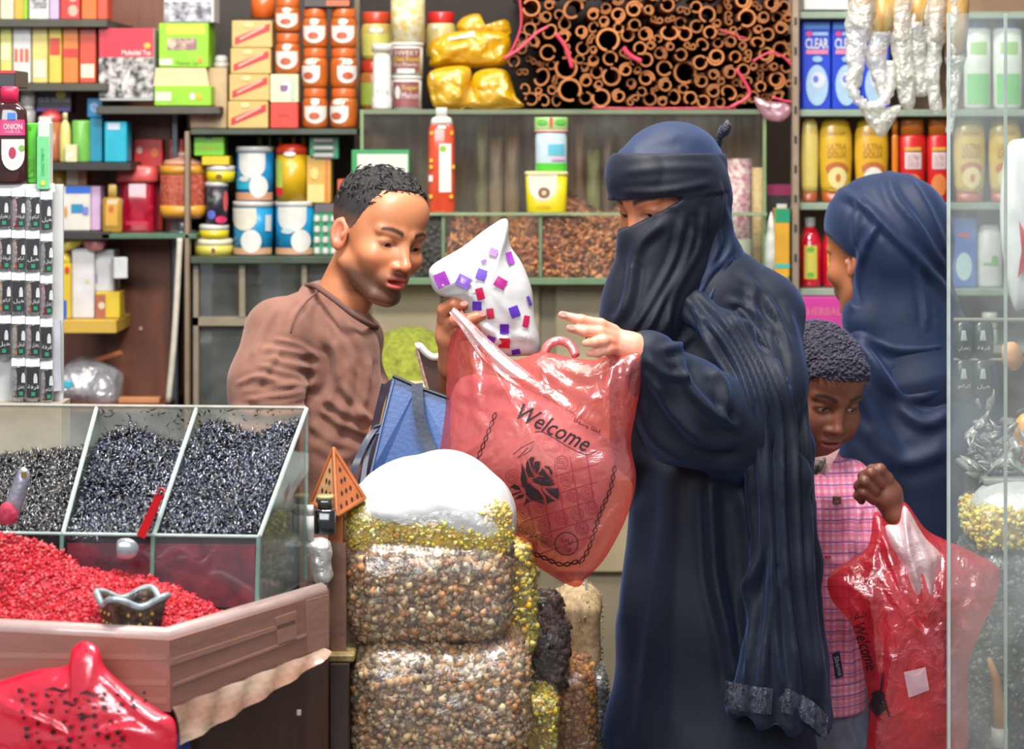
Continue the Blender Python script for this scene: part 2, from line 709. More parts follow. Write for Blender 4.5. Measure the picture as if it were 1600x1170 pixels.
def normals(v, f):
    n = np.zeros_like(v)
    a = np.cross(v[f[:, 2]] - v[f[:, 0]], v[f[:, 3 if f.shape[1] > 3 else 1]] - v[f[:, 1]])
    if f.shape[1] == 3:
        a = np.cross(v[f[:, 1]] - v[f[:, 0]], v[f[:, 2]] - v[f[:, 0]])
    for i in range(f.shape[1]):
        np.add.at(n, f[:, i], a)
    return n / np.maximum(np.linalg.norm(n, axis=1), 1e-12)[:, None]


def to_px(v):
    return np.stack([800 + F * v[:, 0] / v[:, 1], HY + F * (CZ - v[:, 2]) / v[:, 1]], 1)


def poly_dist(uv, pl):
    """distance in pixels from points to a polyline, and the fraction along it"""
    best = np.full(len(uv), 1e9)
    tt = np.zeros(len(uv))
    seg = [np.linalg.norm(V3(pl[i + 1]) - V3(pl[i])) for i in range(len(pl) - 1)]
    tot = max(1e-6, sum(seg))
    acc = 0
    for i in range(len(pl) - 1):
        a, b = V3(pl[i])[:2], V3(pl[i + 1])[:2]
        d = b - a
        t = np.clip(((uv - a) @ d) / max(1e-9, d @ d), 0, 1)
        e = np.linalg.norm(uv - a - t[:, None] * d, axis=1)
        m = e < best
        best[m] = e[m]
        tt[m] = (acc + t[m] * seg[i]) / tot
        acc += seg[i]
    return best, tt


def folds(vf, strokes, amp=1.0, front=True):
    """raise cloth along drawn fold lines: (points, half width px, height m); only on the side the line runs over"""
    v, f = vf
    v = v.copy()
    n = normals(v, f)
    uv = to_px(v)
    w0 = (n[:, 1] < 0.25) if front else np.ones(len(v), bool)
    dz = np.zeros(len(v))
    for pts, w, h in strokes:
        pl = catmull([(p[0], p[1], 0) for p in pts], 5)
        pl = [q[:2] for q in pl]
        a = np.array(pl)
        m = w0 & (uv[:, 0] > a[:, 0].min() - 4 * w) & (uv[:, 0] < a[:, 0].max() + 4 * w) & (uv[:, 1] > a[:, 1].min() - 4 * w) & (uv[:, 1] < a[:, 1].max() + 4 * w)
        ix = np.nonzero(m)[0]
        if not len(ix):
            continue
        d, t = poly_dist(uv[ix], pl)
        prof = np.exp(-(d / w) ** 2) - 0.45 * np.exp(-((d - 1.9 * w) / w) ** 2)
        dz[ix] += h * prof * np.clip(np.minimum(t, 1 - t) * 8 + 0.25, 0, 1)
    return v + n * (dz * amp)[:, None], f


def ribbon(pts, w, surf):
    """flat stroke of width w px along pixel points, laid on surf(u, v) -> depth"""
    v, f = [], []
    p = [V3(q)[:2] for q in pts]
    ws = w if isinstance(w, (list, tuple)) else [w] * len(p)
    for i in range(len(p)):
        t = p[min(i + 1, len(p) - 1)] - p[max(i - 1, 0)]
        t = t / max(1e-9, np.linalg.norm(t))
        n = V3((-t[1], t[0])) * ws[i] / 2
        for s in (1, -1):
            q = p[i] + n * s
            v.append(tuple(P(q[0], q[1], surf(q[0], q[1]))))
    for i in range(len(p) - 1):
        f.append((2 * i, 2 * i + 1, 2 * i + 3, 2 * i + 2))
    return V3(v), f


def decal(poly, surf, step=None):
    """filled outline in pixels laid on surf, fanned from its centroid"""
    p = [V3(q)[:2] for q in poly]
    c = sum(p) / len(p)
    v = [tuple(P(c[0], c[1], surf(c[0], c[1])))]
    n = len(p)
    for r in (0.5, 1.0):
        v += [tuple(P(*(c + (q - c) * r), surf(*(c + (q - c) * r)))) for q in p]
    f = [(0, 1 + i, 1 + (i + 1) % n) for i in range(n)]
    f += [(1 + i, 1 + n + i, 1 + n + (i + 1) % n, 1 + (i + 1) % n) for i in range(n)]
    return V3(v), f


def text_px(s, c, w, rot, surf, shear=0.0, bold=0.0, h=None, arc=0.0):
    v, f, asp = glyphs(s, shear, bold)
    sz = w if h is None else h / asp
    q = []
    for a, b in v:
        x, y = a * w, -b * sz + arc * (a * 2) ** 2
        u, t = c[0] + x * math.cos(rot) - y * math.sin(rot), c[1] + x * math.sin(rot) + y * math.cos(rot)
        q.append(tuple(P(u, t, surf(u, t))))
    return V3(q), f


class Pillow:
    """two-sided inflated sheet from an outline in photo pixels: front depth falls away to the rim"""

    def __init__(self, outline, d, thick, centre=None, power=0.5, n=5, back=0.6, tilt=(0, 0), wr=()):
        self.pl = np.array([q[:2] for q in catmull([(a[0], a[1], 0) for a in outline], n, True)])
        self.c = np.array(centre if centre else self.pl.mean(0), dtype=float)
        self.d, self.t, self.pw, self.back, self.tilt, self.wr = d, thick, power, back, tilt, wr
        a = np.arctan2(self.pl[:, 1] - self.c[1], self.pl[:, 0] - self.c[0])
        self.r = np.hypot(self.pl[:, 1] - self.c[1], self.pl[:, 0] - self.c[0])
        o = np.argsort(a)
        self.a, self.rr = a[o], self.r[o]
        lo, hi = self.pl.min(0) - 4, self.pl.max(0) + 4
        self.g0, self.gs = lo, 2.5
        nx, ny = [int(k) + 2 for k in (hi - lo) / self.gs]
        self.gw = np.zeros((nx, ny))
        if len(wr):
            gx, gy = np.meshgrid(lo[0] + np.arange(nx) * self.gs, lo[1] + np.arange(ny) * self.gs, indexing='ij')
            uv = np.stack([gx.ravel(), gy.ravel()], 1)
            for pts, w, h in wr:
                e, tt = poly_dist(uv, [q[:2] for q in catmull([(k[0], k[1], 0) for k in pts], 4)])
                self.gw += (h * (np.exp(-(e / w) ** 2) - 0.4 * np.exp(-((e - 1.8 * w) / w) ** 2)) * np.clip(np.minimum(tt, 1 - tt) * 7 + 0.2, 0, 1)).reshape(nx, ny)

    def base(self, u, v):
        return self.d + self.tilt[0] * (u - self.c[0]) / 1000.0 + self.tilt[1] * (v - self.c[1]) / 1000.0

    def surf(self, u, v, off=0.0015):
        an = math.atan2(v - self.c[1], u - self.c[0])
        R = np.interp(an, self.a, self.rr, period=2 * math.pi)
        q = min(1.0, math.hypot(u - self.c[0], v - self.c[1]) / max(1e-6, R))
        return self.base(u, v) - self.t * (1 - q * q) ** self.pw - off - self.wrinkle(u, v, q)

    def wrinkle(self, u, v, q):
        x, y = (u - self.g0[0]) / self.gs, (v - self.g0[1]) / self.gs
        i, j = int(min(max(x, 0), self.gw.shape[0] - 2)), int(min(max(y, 0), self.gw.shape[1] - 2))
        a, b = min(max(x - i, 0), 1), min(max(y - j, 0), 1)
        g = self.gw
        return ((g[i, j] * (1 - a) + g[i + 1, j] * a) * (1 - b) + (g[i, j + 1] * (1 - a) + g[i + 1, j + 1] * a) * b) * min(1, (1 - q) * 6)

    def mesh(self, rings=14, noise=0.0, nscale=30, seed=0):
        n = len(self.pl)
        v, f = [], []
        rs = [math.sin(math.pi / 2 * (i + 1) / rings) for i in range(rings)]
        for side in (0, 1):
            base = len(v)
            c = self.c
            v.append(tuple(P(c[0], c[1], self.surf(c[0], c[1], 0) if side == 0 else self.base(*c) + self.t * self.back)))
            for r in rs:
                for p in self.pl:
                    q = c + (p - c) * r
                    if side == 0:
                        d = self.base(*q) - self.t * max(0, 1 - r * r) ** self.pw - self.wrinkle(q[0], q[1], r)
                    else:
                        d = self.base(*q) + self.t * self.back * max(0, 1 - r * r) ** self.pw
                    v.append(tuple(P(q[0], q[1], d)))
            for k in range(n):
                j = (k + 1) % n
                t = (base, base + 1 + j, base + 1 + k)
                f.append(t if side == 0 else t[::-1])
                for i in range(rings - 1):
                    a, b = base + 1 + i * n + k, base + 1 + i * n + j
                    q = (a, b, b + n, a + n)
                    f.append(q if side == 0 else q[::-1])
        v = V3(v)
        if noise:
            v = v.copy()
            v[:, 1] += noise * (1.2 * np.abs(noise3(v, nscale, seed)) - 0.9 * np.abs(noise3(v, nscale * 1.7, seed + 1)))
        return v, f


ICO_V = V3([(-1, 1.618, 0), (1, 1.618, 0), (-1, -1.618, 0), (1, -1.618, 0), (0, -1, 1.618), (0, 1, 1.618), (0, -1, -1.618), (0, 1, -1.618),
            (1.618, 0, -1), (1.618, 0, 1), (-1.618, 0, -1), (-1.618, 0, 1)]) / 1.902
ICO_F = np.array([(0, 11, 5), (0, 5, 1), (0, 1, 7), (0, 7, 10), (0, 10, 11), (1, 5, 9), (5, 11, 4), (11, 10, 2), (10, 7, 6), (7, 1, 8), (3, 9, 4),
                  (3, 4, 2), (3, 2, 6), (3, 6, 8), (3, 8, 9), (4, 9, 5), (2, 4, 11), (6, 2, 10), (8, 6, 7), (9, 8, 1)])


def rand_rot(n, rng):
    q = rng.normal(size=(n, 4))
    q /= np.linalg.norm(q, axis=1)[:, None]
    w, x, y, z = q.T
    return np.stack([1 - 2 * (y * y + z * z), 2 * (x * y - z * w), 2 * (x * z + y * w), 2 * (x * y + z * w), 1 - 2 * (x * x + z * z), 2 * (y * z - x * w),
                     2 * (x * z - y * w), 2 * (y * z + x * w), 1 - 2 * (x * x + y * y)], 1).reshape(n, 3, 3)


def scatter(pts, size, rng, shape=(1, 1, 1), jit=0.35, base=(ICO_V, ICO_F), lump=0.2, up=None):
    """many small pieces, one joined mesh: each a turned, scaled copy of base"""
    n = len(pts)
    bv, bf = base
    R = rand_rot(n, rng) if up is None else up
    s = size * (1 + rng.uniform(-jit, jit, n))
    b = bv[None] * V3(shape) * (1 + rng.uniform(-lump, lump, (n, len(bv), 1)))
    v = np.einsum('nij,nkj->nki', R, b) * s[:, None, None] + pts[:, None, :]
    f = bf[None] + (np.arange(n) * len(bv))[:, None, None]
    return v.reshape(-1, 3), f.reshape(-1, bf.shape[1])


def per_piece(n, k, cols, rng, jit=0.15):
    """one colour per piece from a palette, spread to its k vertices"""
    c = np.array([alb(q)[:3] for q in cols])[rng.integers(0, len(cols), n)] * (1 + rng.uniform(-jit, jit, (n, 1)))
    return np.repeat(c, k, axis=0)

# ---------------------------------------------------------------- the setting
WOOD = M((96, 50, 28), 0.5, 0.25, 6, 0.15, 40, stretch=(6, 6, 0.7))
DARK = M((34, 31, 28), 0.6, 0.2, 20)
GEDGE = M((70, 96, 78), 0.25, 0.1, 30)
STEEL = M((120, 116, 108), 0.4, 0.15, 30, metal=0.4)
GL = GLASS()


def struct(name, vf, m, label=None):
    o = ob(name, vf, m)
    o['kind'] = 'structure'
    return o


struct('floor', box((-3.2, -1.5, -0.1), (3.2, 6.0, 0)), M((98, 90, 82), 0.6, 0.2, 8, 0.2, 20))
struct('wall_back', box((-3.2, 5.9, 0), (3.2, 6.0, 3.2)), M((120, 108, 92), 0.7, 0.15, 4))
struct('wall_left', box((-2.6, 3.6, 0), (-2.5, 5.9, 3.2)), M((92, 70, 54), 0.7, 0.15, 4))
struct('wall_right', box((2.5, 3.2, 0), (2.6, 5.9, 3.2)), M((120, 108, 92), 0.7, 0.15, 4))


def zat(y, d):
    return P(0, y, d).z


def xat(u, d):
    return P(u, 0, d).x


def plank(name, u0, u1, y, d0, d1, m, parent, th=0.018):
    """horizontal board whose top front edge is seen at row y"""
    z = zat(y, d0)
    return ob(name, box((xat(u0, d0), d0, z - th), (xat(u1, d0), d1, z), 0.002), m, parent)


def post(name, u0, u1, d, dep, z0, z1, m, parent):
    return ob(name, box((xat(u0, d), d, z0), (xat(u1, d), d + dep, z1), 0.002), m, parent)


# left cabinet: brown board sides and shelves
DL = 5.0
cab = thing('wall_cabinet', 'open brown wooden shelf cabinet crowded with boxes beside the black sachet rack', 'shelf', (xat(150, DL + 0.2), DL + 0.2, 0))
post('back_board', -60, 292, DL + 0.34, 0.02, 0.0, 2.1, WOOD, cab)
post('side_board', 166, 268, DL + 0.18, 0.16, 0.0, zat(168, DL), WOOD, cab)
post('upright', 268, 278, DL + 0.12, 0.03, 0.0, zat(172, DL), M((74, 78, 84), 0.35, 0.1, 20, metal=0.5), cab)
SH = M((60, 56, 46), 0.5, 0.2, 20)
plank('shelf_board', -60, 168, 30, DL, DL + 0.34, SH, cab)
plank('shelf_board', -60, 168, 130, DL, DL + 0.34, SH, cab)
plank('shelf_board', 150, 344, 166, DL, DL + 0.34, SH, cab)
plank('shelf_board', 60, 205, 254, DL, DL + 0.34, DARK, cab)
plank('shelf_board', 60, 172, 362, DL, DL + 0.34, DARK, cab)
plank('glass_shelf', 158, 306, 365, DL, DL + 0.2, GEDGE, cab, 0.012)
plank('yellow_ledge', 88, 182, 500, DL, DL + 0.34, M((206, 166, 60), 0.5, 0.1, 20), cab, 0.03)
plank('shelf_board', 60, 260, 632, DL, DL + 0.34, WOOD, cab)
ob('power_cable', tube([Vector(p) for p in catmull([P(281, 372, DL), P(278, 430, DL), P(272, 530, DL), P(263, 628, DL)], 6)], 0.007, 8),
   M((214, 206, 190), 0.5), cab, True)
ob('screw_head', lathe(P(220, 513, DL + 0.176), [(0.004, -0.004), (0.004, 0.004)], 10), M((220, 190, 150), 0.4), cab)

# middle shelf unit with a dark glass-fronted base cabinet
DM = 5.0
mid = thing('shelf_unit', 'steel shelf unit of honey jars, tins and tubs above a dark glass cabinet', 'shelf', (xat(430, DM), DM + 0.2, 0))
post('upright', 288, 296, DM, 0.03, 0.0, zat(205, DM), M((128, 110, 92), 0.4, 0.1, 20, metal=0.4), mid)
post('back_board', 296, 553, DM + 0.36, 0.02, 0.0, 2.1, M((40, 34, 28), 0.7, 0.2, 6), mid)
plank('shelf_board', 297, 558, 201, DM, DM + 0.36, M((50, 56, 44), 0.4, 0.2, 20), mid, 0.014)
plank('shelf_board', 297, 530, 401, DM, DM + 0.36, M((50, 62, 46), 0.4, 0.2, 20), mid, 0.016)
cb = ob('base_cabinet', box((xat(300, DM), DM + 0.06, 0.0), (xat(552, DM), DM + 0.355, zat(420, DM))), M((46, 42, 36), 0.5, 0.3, 8), mid)
ob('cabinet_frame', join(box((xat(300, DM), DM + 0.02, zat(412, DM)), (xat(553, DM), DM + 0.06, zat(405, DM))), box((xat(300, DM), DM + 0.02, zat(510, DM)), (xat(553, DM), DM + 0.06, zat(497, DM))),
   box((xat(300, DM), DM + 0.02, 0.0), (xat(308, DM), DM + 0.06, zat(405, DM))), box((xat(372, DM), DM + 0.02, zat(498, DM)), (xat(381, DM), DM + 0.06, zat(405, DM))),
   box((xat(470, DM), DM + 0.02, zat(498, DM)), (xat(478, DM), DM + 0.06, zat(405, DM)))), M((118, 106, 88), 0.5, 0.15, 20), cb)
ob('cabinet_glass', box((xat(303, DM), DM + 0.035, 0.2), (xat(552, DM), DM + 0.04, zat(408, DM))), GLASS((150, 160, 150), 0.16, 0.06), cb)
for i, (u0, u1, y0, c) in enumerate(((312, 338, 430, (90, 60, 90)), (342, 366, 425, (110, 96, 60)), (386, 410, 432, (60, 90, 60)), (414, 440, 424, (130, 60, 50)), (444, 466, 430, (70, 80, 110)),
                                     (482, 500, 428, (140, 120, 90)), (504, 524, 432, (110, 60, 50)))):
    tag(ob('stored_box', box((xat(u0, DM), DM + 0.045, zat(497, DM)), (xat(u1, DM), DM + 0.058, zat(y0, DM)), 0.003), M(c, 0.5, 0.4, 40), cb), 'faded carton behind the dark cabinet glass')

# central glass showcase: shelf for the cinnamon on top, spice bins below
DC = 5.0
case = thing('glass_showcase', 'green-edged glass showcase holding loose bark spice under the cinnamon quills', 'showcase', (xat(880, DC), DC + 0.25, 0))
post('back_panel', 560, 1196, DC + 0.42, 0.02, 0.0, zat(172, DC), M((196, 160, 118), 0.7, 0.35, 7, stretch=(7, 1, 0.8), rgb2=(140, 104, 74)), case)
post('quill_gap_shade', 562, 1232, DC + 0.36, 0.02, zat(172, DC), 2.1, M((30, 20, 15), 0.8), case)  # dark sheet put in for the black shade between the quills
post('base_panel', 566, 1232, DC + 0.05, 0.3, 0.0, zat(437, DC), M((128, 118, 96), 0.5, 0.2, 6), case)
for u0, u1 in ((572, 695), (700, 850), (862, 1000), (1012, 1228)):
    ob('base_door', box((xat(u0 + 6, DC), DC + 0.035, zat(900, DC)), (xat(u1 - 6, DC), DC + 0.052, zat(446, DC)), 0.004), M((176, 160, 128), 0.45, 0.12, 6), case)
plank('top_shelf', 562, 1234, 171, DC, DC + 0.42, M((96, 104, 82), 0.25, 0.15, 12), case, 0.012)
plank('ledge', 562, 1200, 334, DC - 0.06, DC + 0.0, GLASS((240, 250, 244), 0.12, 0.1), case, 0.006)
plank('bin_floor', 562, 1234, 434, DC - 0.06, DC + 0.42, M((90, 112, 84), 0.35, 0.1, 20), case, 0.016)
for u in (563, 690, 1192):
    ob('glass_edge', box((xat(u, DC), DC - 0.002, zat(434, DC)), (xat(u + 5, DC), DC + 0.012, zat(171, DC))), M((104, 124, 84), 0.3, 0.1, 30), case)
for u in (690, 842, 1130):
    ob('bin_divider', box((xat(u, DC - 0.06), DC - 0.058, zat(433, DC - 0.06)), (xat(u + 5, DC - 0.06), DC + 0.36, zat(334, DC - 0.06))), M((92, 110, 84), 0.3, 0.1, 30), case)
ob('bin_glass', box((xat(564, DC - 0.06), DC - 0.06, zat(433, DC - 0.06)), (xat(1196, DC - 0.06), DC - 0.056, zat(334, DC - 0.06))), GLASS((251, 253, 251), 0.03, 0.004), case)
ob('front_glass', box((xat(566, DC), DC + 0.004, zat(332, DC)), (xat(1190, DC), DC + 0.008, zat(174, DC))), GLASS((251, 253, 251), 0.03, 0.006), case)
ob('mid_rail', box((xat(562, DC - 0.06), DC - 0.064, zat(334, DC - 0.06) - 0.003), (xat(1198, DC - 0.06), DC - 0.056, zat(334, DC - 0.06) + 0.003)), M((120, 132, 100), 0.3), case)

# right shelf unit of toiletries
DR = 5.0
rt = thing('toiletry_shelf', 'slotted steel shelf unit of shampoo bottles behind the woman in the navy shawl', 'shelf', (xat(1420, DR), DR + 0.2, 0))
post('upright', 1238, 1249, DR - 0.02, 0.03, 0.0, 2.1, M((136, 118, 100), 0.4, 0.1, 20, metal=0.3), rt)
post('upright', 1660, 1672, DR - 0.02, 0.03, 0.0, 2.1, M((136, 118, 100), 0.4, 0.1, 20, metal=0.3), rt)
post('back_board', 1250, 1700, DR + 0.34, 0.02, 0.0, 2.1, M((120, 92, 70), 0.6, 0.15, 6), rt)
for y in (18, 171, 317, 451):
    plank('shelf_board', 1247, 1700, y, DR, DR + 0.34, M((120, 134, 118), 0.3, 0.15, 20), rt, 0.016)
for k in range(9):
    ob('slot', box((xat(1241, DR - 0.02), DR - 0.0215, zat(40 + k * 46, DR)), (xat(1245, DR - 0.02), DR - 0.019, zat(28 + k * 46, DR))), M((26, 24, 22), 0.6), rt)

# ---------------------------------------------------------------- goods on the shelves
ROW = {'z': 0, 'y': 0}


def shelf(y, d):
    ROW['z'], ROW['y'] = zat(y, d), y


def base_z(y1, d):
    return (ROW['z'] if abs(y1 - ROW['y']) < 5 else zat(y1, d)) + 0.0007


def patches(t, dec, fmap, w, h, smooth=False):
    """printed areas as thin raised pieces: (name, kind, u0, v0, u1, v1, rgb[, text]); u, v from the lower corner, 0..1"""
    for qi, q in enumerate(dec):
        lift = 0.0009 + 0.0004 * qi
        nm, kind, u0, v0, u1, v1, rgb = q[:7]
        m = rgb if not isinstance(rgb, tuple) else M(rgb, 0.4, 0.06, 60)
        if kind == 't':
            gv, gf, asp = glyphs(q[7], 0, q[8] if len(q) > 8 else 0.0)
            vv = [fmap(u0 + (a + 0.5) * (u1 - u0), v0 + (b / max(asp, 1e-6) + 0.5) * (v1 - v0), lift) for a, b in gv]
            ob(nm, (V3(vv), gf), m, t)
            continue
        pts = []
        N = 14
        if kind == 'o':
            pts = [((u0 + u1) / 2 + (u1 - u0) / 2 * math.cos(a), (v0 + v1) / 2 + (v1 - v0) / 2 * math.sin(a)) for a in [2 * math.pi * i / 24 for i in range(24)]]
        elif kind == 'd':                               # slanting band from lower corner to upper
            th = q[7]
            pts = [(u0, v0), (u1, v1 - th), (u1, v1), (u0, v0 + th)]
        elif kind == 'u':                               # bowl: straight top, round foot
            pts = [(u0, v1), (u0, (v0 + v1) / 2)] + [((u0 + u1) / 2 + (u1 - u0) / 2 * math.cos(a), (v0 + v1) / 2 + (v1 - v0) / 2 * math.sin(a)) for a in [math.pi + math.pi * i / 10 for i in range(1, 10)]] + [(u1, (v0 + v1) / 2), (u1, v1)]
        if kind == 'r':
            vv, ff = [], []
            for i in range(N + 1):
                u = u0 + (u1 - u0) * i / N
                vv += [fmap(u, v0, lift), fmap(u, v1, lift)]
            for i in range(N):
                ff.append((2 * i, 2 * i + 2, 2 * i + 3, 2 * i + 1))
        else:
            p2 = []
            for i in range(len(pts)):
                (xa, ya), (xb, yb) = pts[i], pts[(i + 1) % len(pts)]
                m_ = max(1, int(abs(xb - xa) / 0.07))
                p2 += [(xa + (xb - xa) * j / m_, ya + (yb - ya) * j / m_) for j in range(m_)]
            pts = p2
            n = len(pts)
            cx, cy = sum(p[0] for p in pts) / n, sum(p[1] for p in pts) / n
            vv = [fmap(cx, cy, lift)]
            for r in (0.3, 0.6, 0.8, 1.0):
                vv += [fmap(cx + (p[0] - cx) * r, cy + (p[1] - cy) * r, lift) for p in pts]
            ff = [(0, 1 + i, 1 + (i + 1) % n) for i in range(n)] + [(1 + k * n + i, 1 + k * n + n + i, 1 + k * n + n + (i + 1) % n, 1 + k * n + (i + 1) % n) for i in range(n) for k in range(3)]
        ob(nm, (V3(vv), ff), m, t)


def pack(name, label, cat, rect, d, rgb, dec=(), dep=0.07, group=None, yaw=0.0, lid=None, bev=0.002, rough=0.4):
    """carton seen at the pixel rectangle, front face d metres away"""
    x0, y0, x1, y1 = rect
    z0, z1 = base_z(y1, d), zat(y0, d)
    a, b = xat(x0, d), xat(x1, d)
    c = Vector(((a + b) / 2, d, z0))
    R = Matrix.Translation(c) @ Matrix.Rotation(yaw, 4, 'Z')
    w, h = b - a, z1 - z0
    m = rgb if not isinstance(rgb, tuple) else M(rgb, rough, 0.08, 30)
    body = xf(box((-w / 2, 0, 0), (w / 2, dep, h), bev), R)
    if not dec and not lid:
        o = ob(name, body, m)
        return tag(o, label, cat, group)
    t = thing(name, label, cat, tuple(R @ Vector((0, dep / 2, 0))), group)
    ob('carton', body, m, t)

    def fm(u, v, off):
        return tuple(R @ Vector(((u - 0.5) * w, -off, v * h)))
    patches(t, dec, fm, w, h)
    if lid:
        ob('lid', xf(box((-w / 2 - 0.002, -0.002, h * lid[0]), (w / 2 + 0.002, dep + 0.002, h + 0.001), bev), R), M(lid[1], rough, 0.06), t)
    return t


def turned(name, label, cat, rect, d, segs, dec=(), sy=1.0, sq=2.0, group=None, n=22):
    """bottle, jar or tin: segs [(part, colour, [(r, h)...])] with r in half widths and h in heights"""
    x0, y0, x1, y1 = rect
    z0, z1 = base_z(y1, d), zat(y0, d)
    a, b = xat(x0, d), xat(x1, d)
    R, h = (b - a) / 2, z1 - z0
    c = Vector(((a + b) / 2, d + R * sy, z0))
    t = thing(name, label, cat, tuple(c), group)
    prof = sorted([p for s in segs for p in s[2]], key=lambda p: p[1])
    for part, rgb, pr in segs:
        m = rgb if not isinstance(rgb, tuple) else M(rgb, 0.3, 0.06, 40)
        ob(part, lathe(c, [(r * R, z * h) for r, z in pr], n, sy, sq), m, t, True)
    hs, rs = [p[1] for p in prof], [p[0] for p in prof]

    def fm(u, v, off):
        r = np.interp(v, hs, rs) * R
        x = (u - 0.5) * 2
        x = max(-0.985, min(0.985, x))
        y = -(max(0.0, 1 - abs(x) ** sq)) ** (1.0 / sq) * r * sy
        return (c.x + x * (r + off), c.y + y - off, c.z + v * h)
    patches(t, dec, fm, 2 * R, h)
    return t


TIN = lambda c, l: [('body', c, [(0.96, 0), (0.96, 0.92)]), ('lid', l, [(1, 0.9), (1, 0.985), (0.97, 1)])]
BOTTLE = lambda c, l: [('bottle', c, [(0.86, 0), (0.95, 0.03), (1, 0.3), (0.98, 0.6), (0.8, 0.76), (0.4, 0.84), (0.38, 0.86)]), ('cap', l, [(0.44, 0.855), (0.44, 0.99), (0.4, 1)])]
SHAMPOO = lambda c, l: [('bottle', c, [(0.84, 0.12), (0.9, 0.2), (1, 0.55), (0.97, 0.8), (0.8, 0.95), (0.5, 1.0)]), ('cap', l, [(0.8, 0), (0.82, 0.02), (0.84, 0.125)])]
JAR = lambda c, l: [('jar', c, [(0.85, 0), (0.98, 0.06), (1, 0.15), (1, 0.62), (0.9, 0.74), (0.84, 0.77)]), ('lid', l, [(0.88, 0.765), (0.9, 0.8), (0.9, 0.97), (0.86, 1)])]
W = (214, 212, 206)

# --- left cabinet, top rows
d = DL + 0.03
shelf(30, DL)
for r, c, lb in (((0, -16, 21, 30), (232, 222, 186), 'cream carton at the end of the top shelf'), ((22, -16, 36, 30), (226, 176, 60), 'mustard yellow carton on the top shelf'),
                 ((36, -20, 43, 30), (140, 190, 40), 'thin lime green carton on the top shelf'), ((77, -18, 92, 30), (196, 170, 206), 'lilac carton on the top shelf'),
                 ((152, -8, 168, 30), (212, 76, 44), 'narrow orange-red carton closing the top shelf')):
    pack('carton_box', lb, 'box', r, d, c)
pack('printed_carton', 'white carton with a grey photo print on the top shelf', 'box', (45, -20, 76, 30), d, W, [('photo_print', 'r', 0.1, 0.35, 0.9, 0.8, M((90, 90, 96), 0.5, 0.8, 160, rgb2=(210, 210, 210)))])
pack('printed_carton', 'red carton with round white pictures on the top shelf', 'box', (94, -20, 125, 30), d, (196, 44, 34), [('round_picture', 'o', 0.4, 0.55, 0.9, 0.9, (226, 170, 150)), ('round_picture', 'o', 0.4, 0.1, 0.9, 0.45, (226, 170, 150))])
pack('carton_box', 'plain orange carton on the top shelf', 'box', (127, -20, 151, 30), d, (226, 110, 34))
shelf(130, DL)
for r, c, lb, dc in (((0, 40, 18, 130), (214, 208, 110), 'pale lime carton at the end of the second shelf', [('label_band', 'r', 0.1, 0.4, 0.9, 0.7, (236, 232, 180))]),
                     ((20, 34, 48, 130), W, 'white carton with orange strips on the second shelf', [('orange_strip', 'r', 0.1 + 0.3 * i, 0.35, 0.28 + 0.3 * i, 0.56, (214, 96, 50)) for i in range(3)]),
                     ((50, 38, 74, 130), (226, 206, 120), 'tall butter yellow carton on the second shelf', [('label_band', 'r', 0.1, 0.1, 0.9, 0.4, (240, 234, 200))]),
                     ((76, 42, 96, 130), (222, 196, 74), 'tall gold yellow carton on the second shelf', [('label_band', 'r', 0.1, 0.5, 0.9, 0.8, (200, 60, 40))]),
                     ((98, 40, 122, 130), (232, 128, 40), 'orange carton with a red band on the second shelf', [('label_band', 'r', 0.0, 0.45, 1, 0.6, (198, 44, 34))]),
                     ((124, 44, 150, 130), (204, 70, 42), 'brick red carton ending the second shelf', [('label_band', 'r', 0.1, 0.1, 0.9, 0.35, (236, 226, 196))])):
    pack('printed_carton', lb, 'box', r, d, c, dc)
shelf(166, DL)
pack('tea_carton', 'tall red carton with a black and white tree photo', 'box', (155, 44, 240, 158), DL + 0.02,
     (206, 204, 200), [('red_header', 'r', 0, 0.6, 1, 1, (200, 36, 58)), ('lettering', 't', 0.42, 0.63, 0.95, 0.70, W, 'Mufaddal Tea', 0.02),
                       ('tree_photo', 'r', 0, 0.04, 1, 0.6, M((40, 38, 38), 0.5, 0.9, 70, rgb2=(206, 200, 196), detail=6)), ('gold_dot', 'o', 0.82, 0.72, 0.95, 0.8, (196, 170, 60)), ('leaf_trunk', 'd', 0.42, 0.12, 0.56, 0.45, (222, 218, 212), 0.12)], dep=0.09)
pack('tea_box', 'open lime green box with a tan inner flap', 'box', (241, 134, 330, 166), DL + 0.0, (140, 196, 24),
     [('white_panel', 'r', 0.02, 0.25, 0.3, 0.7, (222, 226, 190)), ('logo_dot', 'o', 0.62, 0.3, 0.72, 0.65, (236, 240, 220)), ('logo_dot', 'o', 0.74, 0.3, 0.84, 0.65, (220, 180, 40))], dep=0.16)
ob('open_flap', slab([P(240, 134, DL + 0.004), P(326, 134, DL + 0.004), P(322, 106, DL + 0.03), P(243, 106, DL + 0.03)], 0.004), M((196, 176, 130), 0.7, 0.1, 20), bpy.data.objects['tea_box'])
pack('tea_box', 'lime green box with a brown leaf picture standing on the open one', 'box', (248, 36, 326, 106), DL + 0.035, (140, 200, 20),
     [('yellow_top', 'r', 0.15, 0.74, 0.92, 0.97, (206, 200, 50)), ('leaf_picture', 'r', 0.17, 0.4, 0.76, 0.66, M((120, 84, 90), 0.5, 0.6, 90, rgb2=(216, 190, 160))),
      ('cream_panel', 'r', 0.02, 0.06, 0.28, 0.2, (230, 230, 196)), ('lettering', 't', 0.36, 0.06, 0.78, 0.15, (60, 110, 20), 'Mufaddal Tea'), ('logo_dot', 'o', 0.78, 0.1, 0.88, 0.24, (226, 150, 40))], dep=0.12)
